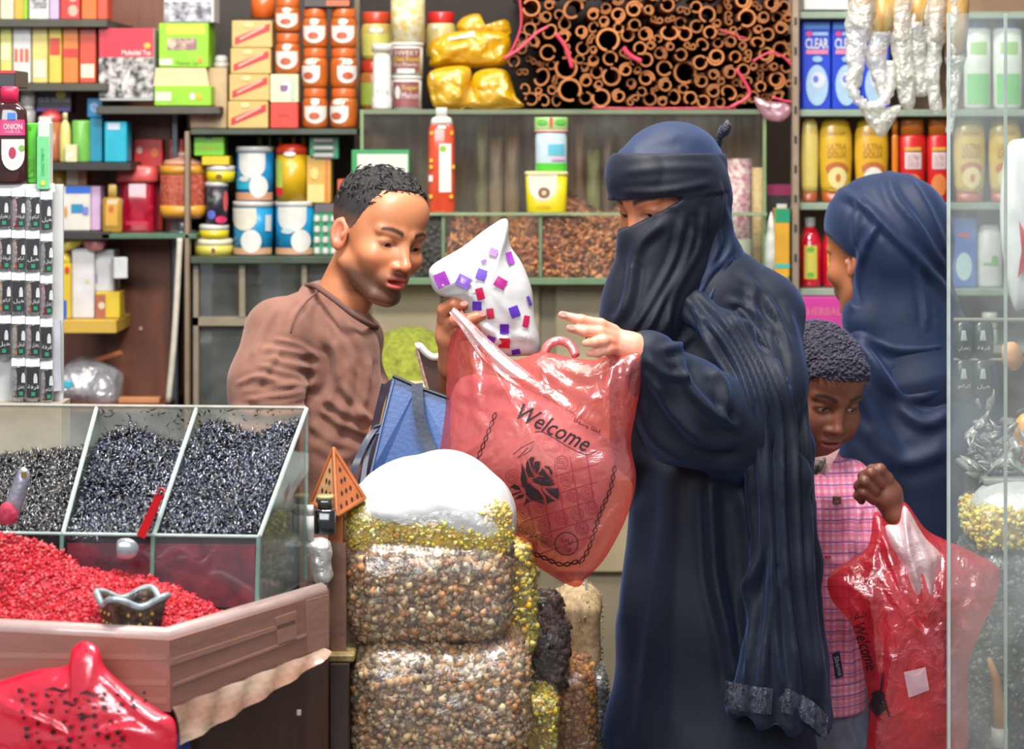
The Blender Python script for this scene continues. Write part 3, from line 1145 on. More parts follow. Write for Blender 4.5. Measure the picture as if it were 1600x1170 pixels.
pack('tea_carton', 'white carton with a grey tree photo on top of the lime green box', 'box', (256, -14, 334, 36), DL + 0.035, W,
     [('tree_photo', 'r', 0.02, 0.04, 0.96, 0.66, M((70, 66, 76), 0.5, 0.8, 60, rgb2=(200, 198, 204), detail=6))], dep=0.1)

# --- left cabinet, third row
shelf(254, DL)
for i, (y0, y1) in enumerate(((140, 165), (165, 196), (196, 254))):
    turned('pill_bottle', ['small white capped bottle topmost in its stack', 'small white bottle under the topmost one', 'white jar at the foot of the small bottle stack'][i], 'bottle', (30, y0, 53, y1), DL + 0.05,
           [('bottle', (222, 222, 218), [(1, 0), (1, 0.7), (0.8, 0.78)]), ('cap', (206, 206, 204), [(0.85, 0.77), (0.85, 1)])])
pack('small_box', 'black box with violet lettering above the brown tub', 'box', (54, 140, 112, 176), DL + 0.08, (34, 28, 34), [('lettering', 't', 0.1, 0.45, 0.95, 0.65, (196, 180, 206), 'OUD MALAKI'), ('violet_band', 'r', 0.05, 0.05, 0.95, 0.2, (110, 70, 170)), ('yellow_fruit', 'o', 0.58, 0.6, 0.85, 0.95, (226, 216, 90))], dep=0.05)
turned('brown_tub', 'brown tub with a pink domed lid', 'jar', (58, 170, 95, 254), DL + 0.03, [('tub', (176, 104, 66), [(0.9, 0), (1, 0.1), (1, 0.75)]), ('lid', (226, 84, 84), [(1, 0.74), (0.95, 0.86), (0.5, 0.99), (0.1, 1)])])
pack('white_box', 'white box leaning before the brown tub', 'box', (60, 182, 80, 254), DL + 0.0, (216, 216, 206), [('brown_stripe', 'r', 0.3, 0.1, 0.7, 0.6, (180, 110, 80))], dep=0.02)
turned('yellow_bottle', 'slim pale yellow bottle beside the green can', 'bottle', (91, 176, 109, 254), DL + 0.02, BOTTLE((226, 214, 130), (232, 226, 170)))
turned('green_can', 'plain light green can', 'can', (109, 188, 139, 254), DL + 0.03, [('can', (112, 176, 78), [(0.96, 0), (1, 0.03), (1, 0.94), (0.9, 1)])])
pack('cream_packet', 'little cream packet in front of the green can', 'packet', (101, 226, 120, 254), DL - 0.0, (232, 222, 170), [('fold', 'd', 0.1, 0.1, 0.8, 0.7, (244, 240, 214), 0.3)], dep=0.02)
pack('teal_box', 'narrow teal box half behind the wide teal box', 'box', (140, 184, 160, 254), DL + 0.05, (8, 120, 150), dep=0.06)
pack('teal_box', 'wide bright teal box with a pale label', 'box', (163, 190, 198, 254), DL + 0.02, (0, 156, 180), [('pale_label', 'r', 0.15, 0.8, 0.7, 0.97, (190, 206, 220))], dep=0.07)
pack('blue_box', 'small blue box with a lilac ring on top of the narrow teal box', 'box', (136, 153, 160, 184), DL + 0.05, (0, 130, 180), [('ring', 'o', 0.2, 0.25, 0.75, 0.8, (150, 180, 220)), ('ring_centre', 'o', 0.36, 0.42, 0.6, 0.64, (90, 150, 200))], dep=0.05)

# --- fourth row
shelf(362, DL)
turned('gold_bottle', 'stout gold cosmetic bottle with a white stopper', 'bottle', (78, 254, 104, 306), DL + 0.1, BOTTLE((206, 160, 50), (240, 236, 220)))
pack('tan_box', 'tan box with a cream face lying above the white cream carton', 'box', (104, 261, 136, 291), DL + 0.1, (160, 96, 60), [('cream_face', 'r', 0.0, 0.05, 0.55, 0.95, (216, 196, 170))], dep=0.05)
pack('cream_carton', 'white carton with a blue top band and blue picture', 'box', (79, 291, 141, 362), DL + 0.03, (222, 216, 206),
     [('blue_top', 'r', 0.38, 0.84, 1.0, 1.0, (30, 100, 200)), ('blue_picture', 'r', 0.52, 0.4, 0.82, 0.6, (30, 120, 160)), ('amber_drop', 'o', 0.34, 0.3, 0.43, 0.55, (216, 150, 60)), ('lilac_patch', 'r', 0.82, 0.36, 0.96, 0.54, (120, 120, 190))], dep=0.08)
pack('lilac_box', 'slim lilac box beside the white cream carton', 'box', (142, 291, 157, 362), DL + 0.04, (206, 170, 206), dep=0.06)
shelf(365, DL)
turned('perfume_bottle', 'square amber perfume bottle with a gold stopper', 'bottle', (159, 288, 190, 365), DL + 0.02, [('flask', M((206, 160, 66), 0.1, 0.1, trans=0.4), [(0.95, 0), (1, 0.05), (1, 0.68), (0.85, 0.72), (0.3, 0.74)]), ('stopper', (206, 170, 90), [(0.42, 0.73), (0.42, 0.97), (0.3, 1)])],
       [('label', 'r', 0.2, 0.15, 0.78, 0.6, (214, 160, 50)), ('seal', 'o', 0.36, 0.42, 0.6, 0.56, (196, 90, 40))], sy=0.5, sq=6)
turned('red_canister', 'dark red faceted canister with a pink lid', 'jar', (178, 258, 246, 365), DL + 0.07, [('canister', M((150, 12, 40), 0.12, 0.3, 40, coat=0.6), [(0.8, 0), (0.82, 0.02), (0.82, 0.72), (0.78, 0.75)]), ('lid', (206, 80, 76), [(0.95, 0.74), (1, 0.78), (0.92, 0.96), (0.8, 1)])],
       [('embossed_band', 'r', 0.2, 0.1, 0.8, 0.16, (196, 30, 60))], sq=5, n=32)
turned('amber_jar', 'large ribbed glass jar of amber sweets with a knobbed lid', 'jar', (246, 237, 318, 343), DL + 0.03,
       [('jar', M((196, 110, 84), 0.15, 0.5, 120, rgb2=(150, 56, 44), coat=0.8), [(0.8, 0), (0.95, 0.03), (1, 0.1), (1, 0.7), (0.96, 0.8)]), ('gold_rim', (216, 150, 44), [(1.01, 0.66), (1.01, 0.79)]), ('gold_foot', (222, 160, 50), [(0.97, 0.04), (1.01, 0.1), (1.01, 0.2)]),
        ('lid', (206, 150, 120), [(0.92, 0.8), (0.8, 0.87), (0.35, 0.9), (0.25, 0.92)]), ('knob', (206, 170, 150), [(0.24, 0.92), (0.26, 0.97), (0.15, 1)])], sq=3)
turned('glass_stand', 'clear glass foot under the amber sweet jar', 'stand', (258, 343, 306, 365), DL + 0.06, [('stem', GLASS((220, 225, 225), 0.3, 0.2), [(0.4, 0.1), (0.34, 0.5), (0.5, 1)]), ('foot', GLASS((220, 225, 225), 0.3, 0.2), [(1, 0), (0.9, 0.1), (0.4, 0.14)])])
for i, (x0, x1) in enumerate(((209, 254), (265, 287))):
    pack('gift_box', ['wide red box with gold stars behind the dark red canister', 'narrow red box with a gold star behind the amber sweet jar'][i], 'box', (x0, 217, x1, 365), DL + 0.14, (214, 34, 30), [('gold_star', 'o', 0.1, 0.84, 0.3, 0.92, (236, 200, 190)), ('gold_star', 'o', 0.6, 0.8, 0.85, 0.9, (232, 120, 40)), ('gold_band', 'r', 0, 0.6, 1, 0.68, (230, 180, 40))], dep=0.05)

# --- fifth row and below
shelf(500, DL)
pack('yellow_carton', 'yellow and blue carton with red stars on the yellow ledge', 'box', (88, 412, 110, 500), DL + 0.02, (232, 196, 30), [('blue_foot', 'r', 0, 0, 0.75, 0.34, (40, 90, 180)), ('white_spot', 'o', 0.25, 0.5, 0.55, 0.58, W), ('white_spot', 'o', 0.25, 0.62, 0.55, 0.7, W), ('red_star', 'o', 0.6, 0.82, 0.95, 0.95, (206, 50, 40))], dep=0.06)
pack('white_carton', 'tall white carton on the yellow ledge', 'box', (112, 388, 147, 500), DL + 0.04, (222, 218, 220), [('gold_mark', 'o', 0.6, 0.5, 0.8, 0.56, (216, 206, 140))], dep=0.08)
pack('white_carton', 'second tall white carton beside the brown board', 'box', (148, 390, 178, 456), DL + 0.06, (222, 220, 222), [('grey_notch', 'r', 0.0, 0.2, 0.15, 0.42, (130, 130, 150))], dep=0.08)
pack('yellow_pack', 'yellow carton with a brown open side on the ledge', 'box', (149, 456, 187, 500), DL + 0.04, (222, 190, 50), [('brown_side', 'r', 0, 0, 0.42, 0.9, (150, 84, 60)), ('white_ball', 'o', 0.12, 0.35, 0.4, 0.62, (226, 210, 180))], dep=0.07)
pack('flat_box', 'small white box tilted against the brown board', 'box', (178, 402, 200, 436), DL + 0.02, (214, 214, 214), dep=0.03, yaw=0.4)
for i, (out, c, lb) in enumerate((([(86, 388), (100, 370), (126, 366), (128, 380), (104, 394), (90, 398)], (226, 206, 70), 'crumpled yellow packet drooping over the white cartons'),
                                  ([(128, 374), (150, 368), (164, 376), (160, 390), (138, 392)], (206, 130, 130), 'crumpled pink packet behind the white cartons'),
                                  ([(86, 404), (100, 394), (110, 402), (108, 414), (90, 414)], (216, 196, 60), 'small crumpled yellow wrapper above the blue-footed carton'))):
    pw = Pillow(out, DL + 0.04, 0.02)
    tag(ob('crumpled_packet', pw.mesh(6, 0.004, 60, i), M(c, 0.3, 0.2, 60), smooth=True), lb, 'packet')
shelf(632, DL)
G = Field(P(90, 640, DL + 0.02) - Vector((0, 0.02, 0)), P(200, 550, DL + 0.22), 0.005)
G.ell(P(125, 600, DL + 0.12), (0.06, 0.08, 0.055), 0)
G.ell(P(165, 608, DL + 0.1), (0.045, 0.07, 0.05), 0.01)
G.ell(P(140, 580, DL + 0.12), (0.05, 0.05, 0.03), 0.02)
v, f = G.mesh(1)
v = v + normals(v, f) * (0.006 * noise3(v, 70, 2))[:, None]
tag(ob('plastic_bag', (v, f), FILM((216, 218, 226), 0.55, 0.15, 0.3, 0.8, 60), smooth=True), 'crumpled clear plastic bag lying beneath the yellow ledge', 'bag')
pack('blue_tub', 'tiny turquoise lid poking out of the clear bag', 'lid', (98, 596, 112, 607), DL + 0.0, (60, 180, 200), dep=0.02)
tag(ob('wooden_stick', tube([P(150, 562, DL + 0.1), P(190, 551, DL + 0.08)], 0.006, 8), M((166, 96, 56), 0.6)), 'short round wooden stick above the clear bag', 'stick')
tag(ob('wooden_strip', box((xat(182, DL), DL + 0.02, zat(632, DL)), (xat(247, DL), DL + 0.05, zat(623, DL)), 0.002), M((196, 130, 84), 0.6, 0.1, 20)), 'thin pale wooden slat on the lowest shelf', 'slat')

# --- middle unit, upper row
shelf(201, DM)
d = DM + 0.03
for i in range(4):
    y = (32, 75, 116, 158, 201)
    pack('soap_box', ['tan carton with a diagonal red stripe, topmost of its stack', 'tan striped carton second from the top of its stack', 'tan striped carton third from the top of its stack', 'tan striped carton at the bottom of its stack'][i], 'box',
         (362 - i * 2, y[i], 425 - i * 2, y[i + 1]), d, (206, 170, 98), [('red_stripe', 'd', 0.08, 0.1, 0.95, 0.9, (178, 40, 36), 0.27), ('lettering', 'd', 0.2, 0.27, 0.82, 0.83, (226, 170, 150), 0.09), ('corner_mark', 'o', 0.3, 0.75, 0.55, 0.95, (226, 206, 140))],
         group='tan striped cartons')
pack('cup_box', 'pale carton with a purple cup drawing', 'box', (422, 116, 466, 161), d, (226, 222, 180), [('white_disc', 'o', 0.4, 0.3, 0.75, 0.75, (236, 234, 226)), ('cup', 'u', 0.36, 0.38, 0.64, 0.62, (110, 70, 110)), ('grey_leaf', 'r', 0.72, 0.1, 0.9, 0.85, (170, 190, 160))])
pack('red_box', 'plain red box under the purple cup carton', 'box', (422, 161, 466, 201), d, (206, 56, 36), [('lettering', 't', 0.3, 0.45, 0.65, 0.58, (140, 30, 24), 'CHAI')])
pack('tan_carton', 'tall tan carton behind the open lime green box', 'box', (297, 106, 355, 201), DM + 0.06, (196, 164, 120), [('brown_print', 'r', 0.05, 0.1, 0.7, 0.4, M((170, 110, 80), 0.5, 0.4, 50))])
turned('white_capped_bottle', 'bottle with a domed white cap standing on the tan carton', 'bottle', (331, 86, 357, 106), DM + 0.08, [('bottle', (206, 196, 180), [(1, 0), (0.9, 0.4)]), ('cap', W, [(0.8, 0.3), (0.8, 0.8), (0.5, 1)])])
HONEY = M((176, 88, 30), 0.12, 0.15, 30, coat=0.5)
LIDC = (206, 98, 40)
hj = []
for cx0, cx1, ys in ((427, 468, ((-2, 50), (52, 116))), (470, 511, ((13, 75), (75, 138), (138, 201))), (514, 557, ((13, 75), (75, 138), (138, 201)))):
    for y0, y1 in ys:
        hj.append((cx0, y0, cx1, y1))
nm = ['honey jar at the top of the short stack over the purple cup carton', 'honey jar directly on the purple cup carton', 'topmost honey jar of the middle stack', 'middle honey jar of the middle stack', 'bottom honey jar of the middle stack',
      'topmost honey jar of the stack by the showcase', 'middle honey jar of the stack by the showcase', 'bottom honey jar of the stack by the showcase']
for i, r in enumerate(hj):
    o = (0, 0, 0, -0.18, 0.04, 0, 0.2, -0.2)[i]
    turned('honey_jar', nm[i], 'jar', r, d, JAR(HONEY, LIDC), [('bowl_label', 'u', max(0.03, 0.1 + o), 0.12, min(0.97, 0.9 + o), 0.56, (226, 222, 214)), ('round_seal', 'o', max(0.05, 0.34 + o), 0.58, 0.66 + o, 0.74, (226, 220, 206)), ('brown_emblem', 'o', max(0.05, 0.28 + o), 0.22, 0.66 + o, 0.4, (170, 76, 44))], group='stacked honey jars')
turned('orange_lid_tub', 'round orange lid above the tan striped cartons', 'lid', (390, -14, 428, 28), DM + 0.1, [('tub', (214, 100, 36), [(1, 0), (1, 1)])], n=24)
pack('flat_carton', 'dark flat carton lying on the honey jars', 'box', (474, -2, 546, 12), d, (50, 40, 36), [('orange_edge', 'r', 0.5, 0.2, 1, 0.8, (206, 90, 40))])

# --- goods on the showcase's top shelf, beside the cinnamon
shelf(171, DC)
d = DC + 0.04
turned('pickle_jar', 'yellow-labelled jar with a red lid behind the white bottle', 'jar', (562, 18, 612, 95), DC + 0.16, JAR((206, 176, 90), (200, 70, 40)), [('label', 'r', 0.08, 0.1, 0.95, 0.55, (222, 214, 110)), ('white_bead', 'o', 0.3, 0.56, 0.48, 0.68, W), ('white_bead', 'o', 0.55, 0.56, 0.73, 0.68, W)])
turned('pickle_jar', 'green-labelled jar beneath the yellow-labelled one', 'jar', (560, 95, 604, 171), DC + 0.16, JAR((190, 120, 60), (206, 60, 40)), [('label', 'r', 0.08, 0.1, 0.95, 0.55, (170, 190, 80))])
turned('popcorn_tub', 'white-lidded tub of golden snacks topmost in its stack', 'tub', (608, -18, 664, 66), DC + 0.05, TIN(M((216, 190, 100), 0.3, 0.5, 70, rgb2=(236, 230, 206)), W))
turned('label_tub', 'white tub with a brown label and yellow lettering, upper of two', 'tub', (607, 66, 661, 118), d, TIN((226, 224, 216), (230, 228, 222)), [('brown_label', 'r', 0.12, 0.1, 0.9, 0.82, (120, 70, 60)), ('lettering', 't', 0.16, 0.62, 0.86, 0.75, W, 'SWEET'), ('lettering', 't', 0.16, 0.42, 0.86, 0.57, (220, 200, 60), 'Diet Food'), ('lettering', 't', 0.16, 0.24, 0.86, 0.38, W, 'Dry Powder'), ('white_plate', 'r', 0.25, 0.06, 0.75, 0.2, W)])
turned('label_tub', 'white tub with a brown label standing on the glass shelf, lower of two', 'tub', (607, 118, 659, 171), d, TIN((226, 224, 216), (230, 228, 222)), [('brown_label', 'r', 0.14, 0.06, 0.9, 0.82, (120, 66, 70)), ('lettering', 't', 0.4, 0.55, 0.88, 0.72, (220, 200, 60), 'Sugar'), ('lettering', 't', 0.4, 0.32, 0.88, 0.5, W, 'Melon'), ('date_fruit', 'o', 0.2, 0.3, 0.36, 0.7, (206, 206, 200))])
turned('white_bottle', 'tall plain white bottle with a flat wide cap', 'bottle', (580, 68, 612, 171), DC + 0.01, [('bottle', (228, 226, 222), [(0.95, 0), (1, 0.03), (1, 0.16), (0.9, 0.2), (0.9, 0.72), (0.75, 0.86)]), ('cap', W, [(1, 0.88), (1, 0.98), (0.9, 1)])], [('script_mark', 't', 0.25, 0.22, 0.85, 0.32, (190, 180, 150), 'Pure')])
turned('red_lid_jar', 'jar with a bright red lid behind the yellow bundle', 'jar', (665, 18, 712, 92), DC + 0.2, JAR((210, 190, 120), (204, 40, 36)), [('white_bead', 'o', 0.2, 0.62, 0.4, 0.74, W)])
YF = FILM((236, 186, 10), 0.8, 0.2, 0.12, 1.0, 50, tint=(246, 210, 60))
for i, (out, th, dd, lb) in enumerate((([(672, 66), (720, 48), (790, 52), (796, 84), (780, 104), (680, 106), (672, 90)], 0.06, DC + 0.1, 'upper yellow plastic bundle tied with pink string'),
                                       ([(672, 112), (730, 104), (735, 130), (728, 168), (684, 170), (672, 150)], 0.05, DC + 0.05, 'lower yellow plastic bundle beside the white tubs'),
                                       ([(728, 168), (732, 140), (745, 112), (790, 110), (806, 150), (816, 168)], 0.05, DC + 0.06, 'lower yellow plastic bundle against the cinnamon quills'),
                                       ([(716, 48), (722, 28), (748, 22), (760, 40), (790, 30), (798, 52), (770, 58)], 0.04, DC + 0.12, 'knotted yellow plastic top of the bundle pile'))):
    pw = Pillow(out, dd + 0.03, th)
    t = thing('yellow_bundle', lb, 'bundle', tuple(P(out[0][0], out[0][1], dd + 0.05)))
    v, f = pw.mesh(14, 0.014, 48, 20 + i)
    ob('plastic_wrap', (v, f), YF, t, True)
    inn = Pillow([(pw.c[0] + (x - pw.c[0]) * 0.86, pw.c[1] + (y - pw.c[1]) * 0.86) for x, y in out], dd + 0.035, th * 0.8)
    ob('contents', inn.mesh(6), M((226, 150, 10), 0.6, 0.4, 50), t, True)
    if i < 2:
        ob('white_slip', ribbon([(pw.c[0] - 30, pw.c[1] - 20), (pw.c[0] + 12, pw.c[1] - 26)], 9, lambda a, b: pw.surf(a, b, 0.006)), M(W, 0.5), t)

# --- cinnamon quills, each a rolled bark tube
DQ = DC + 0.02
CIN = [M((150, 88, 50), 0.7, 0.35, 60, 0.4, 200, rand=0.25), M((214, 134, 74), 0.75, 0.3, 90, 0.3, 250, rand=0.22)]


def quill_mesh(kind, rng):
    """cross-section drawn as a curled strip; ends show the cut edge"""
    L = 0.27
    if kind == 0:
        prof = [(a, 1.0) for a in np.linspace(0.3, 6.0, 22)]
        pts = [(math.cos(a) * r, math.sin(a) * r) for a, r in prof]
    elif kind == 1:
        pts = [(math.cos(a) * (1.0 - 0.055 * a), math.sin(a) * (1.0 - 0.055 * a)) for a in np.linspace(0, 8.6, 30)]
    elif kind == 2:                                       # double scroll
        h = [(-0.5 + 0.5 * math.cos(a) * (1 - 0.07 * (a - 1.2)), 0.5 * math.sin(a) * (1 - 0.07 * (a - 1.2))) for a in np.linspace(7.0, 1.4, 16)]
        pts = h + [(-p[0], p[1]) for p in h[::-1]]
    else:
        pts = [(math.cos(a) * 1.0, math.sin(a) * 0.78) for a in np.linspace(-1.0, 4.4, 20)]
    p = np.array(pts)
    t = np.gradient(p, axis=0)
    t /= np.linalg.norm(t, axis=1)[:, None]
    nn = np.stack([-t[:, 1], t[:, 0]], 1)
    th = 0.2 if kind != 2 else 0.13
    n = len(p)
    v, f, mi = [], [], []
    for y in (0, L):
        for s in (1, -1):
            for i in range(n):
                q = p[i] + nn[i] * s * th / 2
                v.append((q[0], y, q[1]))
    for i in range(n - 1):
        f += [(i, i + 1, n + i + 1, n + i), (2 * n + i, 3 * n + i, 3 * n + i + 1, 2 * n + i + 1), (i, 2 * n + i, 2 * n + i + 1, i + 1), (n + i, n + i + 1, 3 * n + i + 1, 3 * n + i)]
        mi += [1, 1, 0, 0]
    me = bpy.data.meshes.new('cinnamon_quill')
    me.from_pydata(v, [], f)
    for m in CIN:
        me.materials.append(m)
    me.polygons.foreach_set('material_index', np.array(mi, dtype=np.int32))
    me.update()
    return me


QM = [quill_mesh(k, RNG) for k in (0, 1, 2, 3)]
rng = np.random.default_rng(21)
placed = []
PLA = np.full((1, 3), -999.0)
for size, quota in ((17, 5), (14, 14), (12, 26), (10.5, 42), (9.2, 60), (8, 70), (7, 80)):
    got = 0
    for _ in range(9000):
        r = size * rng.uniform(0.93, 1.08)
        u, v = rng.uniform(795, 1250), rng.uniform(-22, 168)
        if v > 169 - r * 1.05 or u > 1244 - r - 0.0015 * (v - 80) ** 2 or u < 802 + r + 12 * math.sin(v / 20):
            continue
        if ((PLA[:, 0] - u) ** 2 + (PLA[:, 1] - v) ** 2 > ((r + PLA[:, 2]) * 0.95) ** 2).all():
            placed.append((u, v, r))
            PLA = np.array(placed)
            got += 1
            if got >= quota or len(placed) >= 298:
                break
for u, v, r in placed:
    o = bpy.data.objects.new('cinnamon_quill', QM[rng.choice(4, p=[0.4, 0.34, 0.14, 0.12])])
    COL.objects.link(o)
    dd = DQ + rng.uniform(0.0, 0.05)
    o.location = P(u, v, dd)
    s = r * dd / F * 0.91
    o.scale = (s, 1.0, s)
    o.rotation_euler = (rng.uniform(-0.004, 0.03), rng.uniform(0, 6.28), rng.uniform(-0.025, 0.025))
    tag(o, 'curled brown cinnamon quill in the big pile on the glass shelf', 'cinnamon quill', 'cinnamon quills piled on the showcase')
# pink string and red plastic round the quills
PINK = M((222, 60, 90), 0.35, 0.15, 60)
for pts, w, lb in (([(812, -5), (814, 40), (800, 78), (786, 94)], 6, 'pale pink string hanging across the yellow bundle'), ([(786, 92), (812, 76), (838, 52), (856, 42)], 8, 'pink twisted plastic tie running up to the quills'),
                   ([(868, 52), (884, 74), (894, 106)], 11, 'wide pink plastic strip over the quills near the yellow bundle'), ([(974, 74), (984, 86), (1002, 96)], 13, 'short pink strip in the middle of the quills'),
                   ([(1176, 96), (1205, 82), (1232, 96), (1248, 130), (1240, 158), (1206, 152)], 6, 'thin pink loop round the quills at the shelf post'), ([(1150, 108), (1165, 130), (1170, 150), (1140, 168)], 9, 'red-pink plastic band at the lower end of the quills'),
                   ([(926, 168), (980, 169), (1060, 169), (1150, 168)], 5, 'red string lying along the front edge of the glass shelf'), ([(1126, 46), (1146, 54), (1166, 60)], 4, 'thin crimson string among the upper quills')):
    tag(ob('pink_string', tube([Vector(p) for p in catmull([P(a, b, DQ - 0.012) for a, b in pts], 6)], w * DQ / F / 3.2, 6), PINK, smooth=True), lb, 'string')
pw = Pillow([(1178, 152), (1200, 158), (1230, 162), (1236, 176), (1218, 190), (1192, 182)], DC - 0.01, 0.02)
tag(ob('plastic_scrap', pw.mesh(6, 0.005, 70), FILM((226, 170, 186), 0.5, 0.2, 0.25, 0.8), smooth=True), 'loose pinkish plastic scrap hanging off the glass shelf by the post', 'plastic scrap')

# --- middle unit, lower row
shelf(401, DM)
d = DM + 0.03
turned('milk_tin', 'blue and white milk tin standing on the other two', 'tin', (365, 229, 426, 315), d, TIN((24, 128, 186), W), [('white_shield', 'u', 0.12, 0.42, 0.8, 0.88, (226, 224, 218)), ('teal_field', 'r', 0.04, 0.22, 0.5, 0.42, (40, 160, 190)), ('tan_foot', 'r', 0.02, 0.02, 0.96, 0.16, (206, 150, 110)), ('white_splash', 'o', 0.4, 0.06, 0.86, 0.48, (232, 230, 224)), ('logo', 'o', 0.14, 0.36, 0.4, 0.46, W)])
turned('milk_tin', 'blue and white milk tin beside the yellow tubs', 'tin', (360, 315, 425, 401), d, TIN((24, 140, 190), W), [('white_shield', 'u', 0.03, 0.46, 0.62, 0.88, (228, 222, 204)), ('tan_foot', 'r', 0.02, 0.02, 0.96, 0.14, (206, 160, 120)), ('white_splash', 'o', 0.24, 0.05, 0.74, 0.48, (232, 230, 224)), ('white_label', 'r', 0.82, 0.45, 0.94, 0.75, W)])
turned('milk_tin', 'blue and white milk tin next to the green blister packs', 'tin', (426, 315, 491, 401), d, TIN((24, 140, 190), W), [('white_shield', 'u', 0.12, 0.44, 0.8, 0.9, (228, 226, 220)), ('tan_foot', 'r', 0.04, 0.02, 0.97, 0.14, (206, 160, 120)), ('white_splash', 'o', 0.44, 0.06, 0.9, 0.48, (232, 230, 224)), ('logo', 'o', 0.2, 0.4, 0.5, 0.5, (196, 220, 230))])
turned('custard_tin', 'yellow canister with a domed red lid', 'tin', (428, 225, 479, 315), d, [('body', (206, 164, 24), [(0.96, 0), (0.96, 0.84)]), ('lid', (206, 56, 30), [(1, 0.82), (1, 0.92), (0.8, 1)])], [('green_panel', 'r', 0.03, 0.2, 0.26, 0.74, (160, 176, 70)), ('red_flag', 'r', 0.02, 0.1, 0.26, 0.24, (206, 30, 46)), ('white_mark', 'o', 0.3, 0.78, 0.66, 0.88, W)])
pack('gold_box', 'gold patterned box next to the yellow canister', 'box', (479, 243, 517, 318), DM + 0.05, (206, 160, 66), [('orange_side', 'r', 0.76, 0, 0.9, 1, (206, 120, 40)), ('pale_panel', 'r', 0.05, 0.02, 0.72, 0.4, (226, 206, 130)), ('ring', 'o', 0.15, 0.5, 0.5, 0.75, (226, 200, 120))])
pack('dark_box', 'dark flat box under the gold patterned box', 'box', (491, 318, 524, 334), DM + 0.05, (80, 74, 76))
for nm_, r, lb, rows, cols, yaw in (('blister_pack', (488, 334, 527, 401), 'green blister sheet of white tablets in rows', 4, 3, 0), ('blister_pack', (482, 213, 528, 249), 'green blister sheet of long white capsules above the gold box', 3, 1, 0)):
    x0, y0, x1, y1 = r
    t = thing(nm_, lb, 'blister pack', tuple(P((x0 + x1) / 2, y1, DM + 0.06)))
    ob('sheet', box((xat(x0, d), DM + 0.05, base_z(y1, d)), (xat(x1, d), DM + 0.075, zat(y0, d)), 0.002), M((30, 130, 84), 0.4), t)
    for i in range(rows):
        for j in range(cols):
            u0, u1 = x0 + (x1 - x0) * (j + 0.12) / cols, x0 + (x1 - x0) * (j + 0.86) / cols
            v0, v1 = y0 + (y1 - y0) * (i + 0.12) / rows, y0 + (y1 - y0) * (i + 0.86) / rows
            ob('tablet', box((xat(u0, d), DM + 0.042, zat(v1, d)), (xat(u1, d), DM + 0.052, zat(v0, d)), 0.004), M(W, 0.4), t)
turned('yellow_tub', 'yellow tub with a white lid at the bottom of the shelf', 'tub', (299, 374, 361, 401), d, [('tub', (222, 206, 90), [(0.97, 0), (1, 0.6)]), ('lid', (232, 228, 196), [(1.0, 0.6), (1.0, 0.92), (0.9, 1)])], [('brown_mark', 'o', 0.5, 0.1, 0.6, 0.5, (110, 60, 60))])
turned('yellow_tub', 'smaller yellow tub stacked on the bottom yellow tub', 'tub', (308, 351, 355, 374), d, [('tub', (216, 196, 30), [(0.97, 0), (1, 0.6)]), ('lid', W, [(1.0, 0.6), (1.0, 0.92), (0.9, 1)])])
turned('berry_jar', 'dark jar with violet and pink fruit print and a white lid', 'jar', (318, 285, 355, 351), d, TIN((36, 34, 44), (214, 210, 210)), [('violet_ball', 'o', 0.14, 0.12, 0.5, 0.34, (90, 100, 190)), ('pink_fruit', 'o', 0.5, 0.02, 0.95, 0.2, (206, 40, 100)), ('green_script', 't', 0.2, 0.5, 0.6, 0.66, (90, 120, 80), 'Berry'), ('pink_fruit', 'o', 0.8, 0.3, 0.97, 0.8, (190, 80, 80))])
turned('yellow_tub', 'yellow tub with a brown mark on top of the dark fruit jar', 'tub', (318, 259, 365, 285), d, [('tub', (220, 200, 20), [(0.94, 0), (1, 0.66)]), ('lid', W, [(1.0, 0.66), (1.0, 0.95), (0.9, 1)])], [('brown_mark', 'o', 0.4, 0.15, 0.62, 0.5, (110, 80, 20))])
pack('yellow_carton', 'bright yellow carton between the lime box and the top yellow tub', 'box', (315, 244, 358, 259), d, (220, 190, 20))
pack('lime_box', 'lime green box with a notch and orange lettering', 'box', (303, 213, 350, 244), d, (120, 196, 30), [('lettering', 't', 0.15, 0.3, 0.75, 0.5, (200, 180, 40), 'HENNA'), ('notch', 'u', 0.36, 0.88, 0.64, 1.0, (40, 40, 30))])
for i, (x0, x1, c, cc) in enumerate(((396, 414, (130, 120, 60), (150, 146, 110)), (416, 426, (150, 160, 80), (190, 190, 150)), (430, 444, (226, 214, 170), (200, 170, 60)), (452, 464, (206, 150, 90), (226, 200, 60)), (466, 480, (226, 150, 50), (236, 200, 70)))):
    turned('small_bottle', ['olive bottle behind the milk tins', 'pale green bottle behind the milk tins', 'cream bottle behind the yellow canister', 'amber bottle behind the yellow canister', 'orange bottle behind the gold box'][i], 'bottle', (x0, 214, x1, 401), DM + 0.2,
           BOTTLE(c, cc))
pack('framed_card', 'white card in a green frame behind the seller', 'card', (549, 234, 640, 300), DC - 0.03, (40, 120, 66), [('white_card', 'r', 0.1, 0.06, 0.97, 0.9, (206, 206, 196))], dep=0.01)
pack('orange_packet', 'small orange packet behind the seller', 'packet', (527, 280, 556, 312), DM + 0.02, (206, 90, 44), [('white_patch', 'r', 0.1, 0.0, 0.7, 0.4, (222, 200, 170))], dep=0.03)

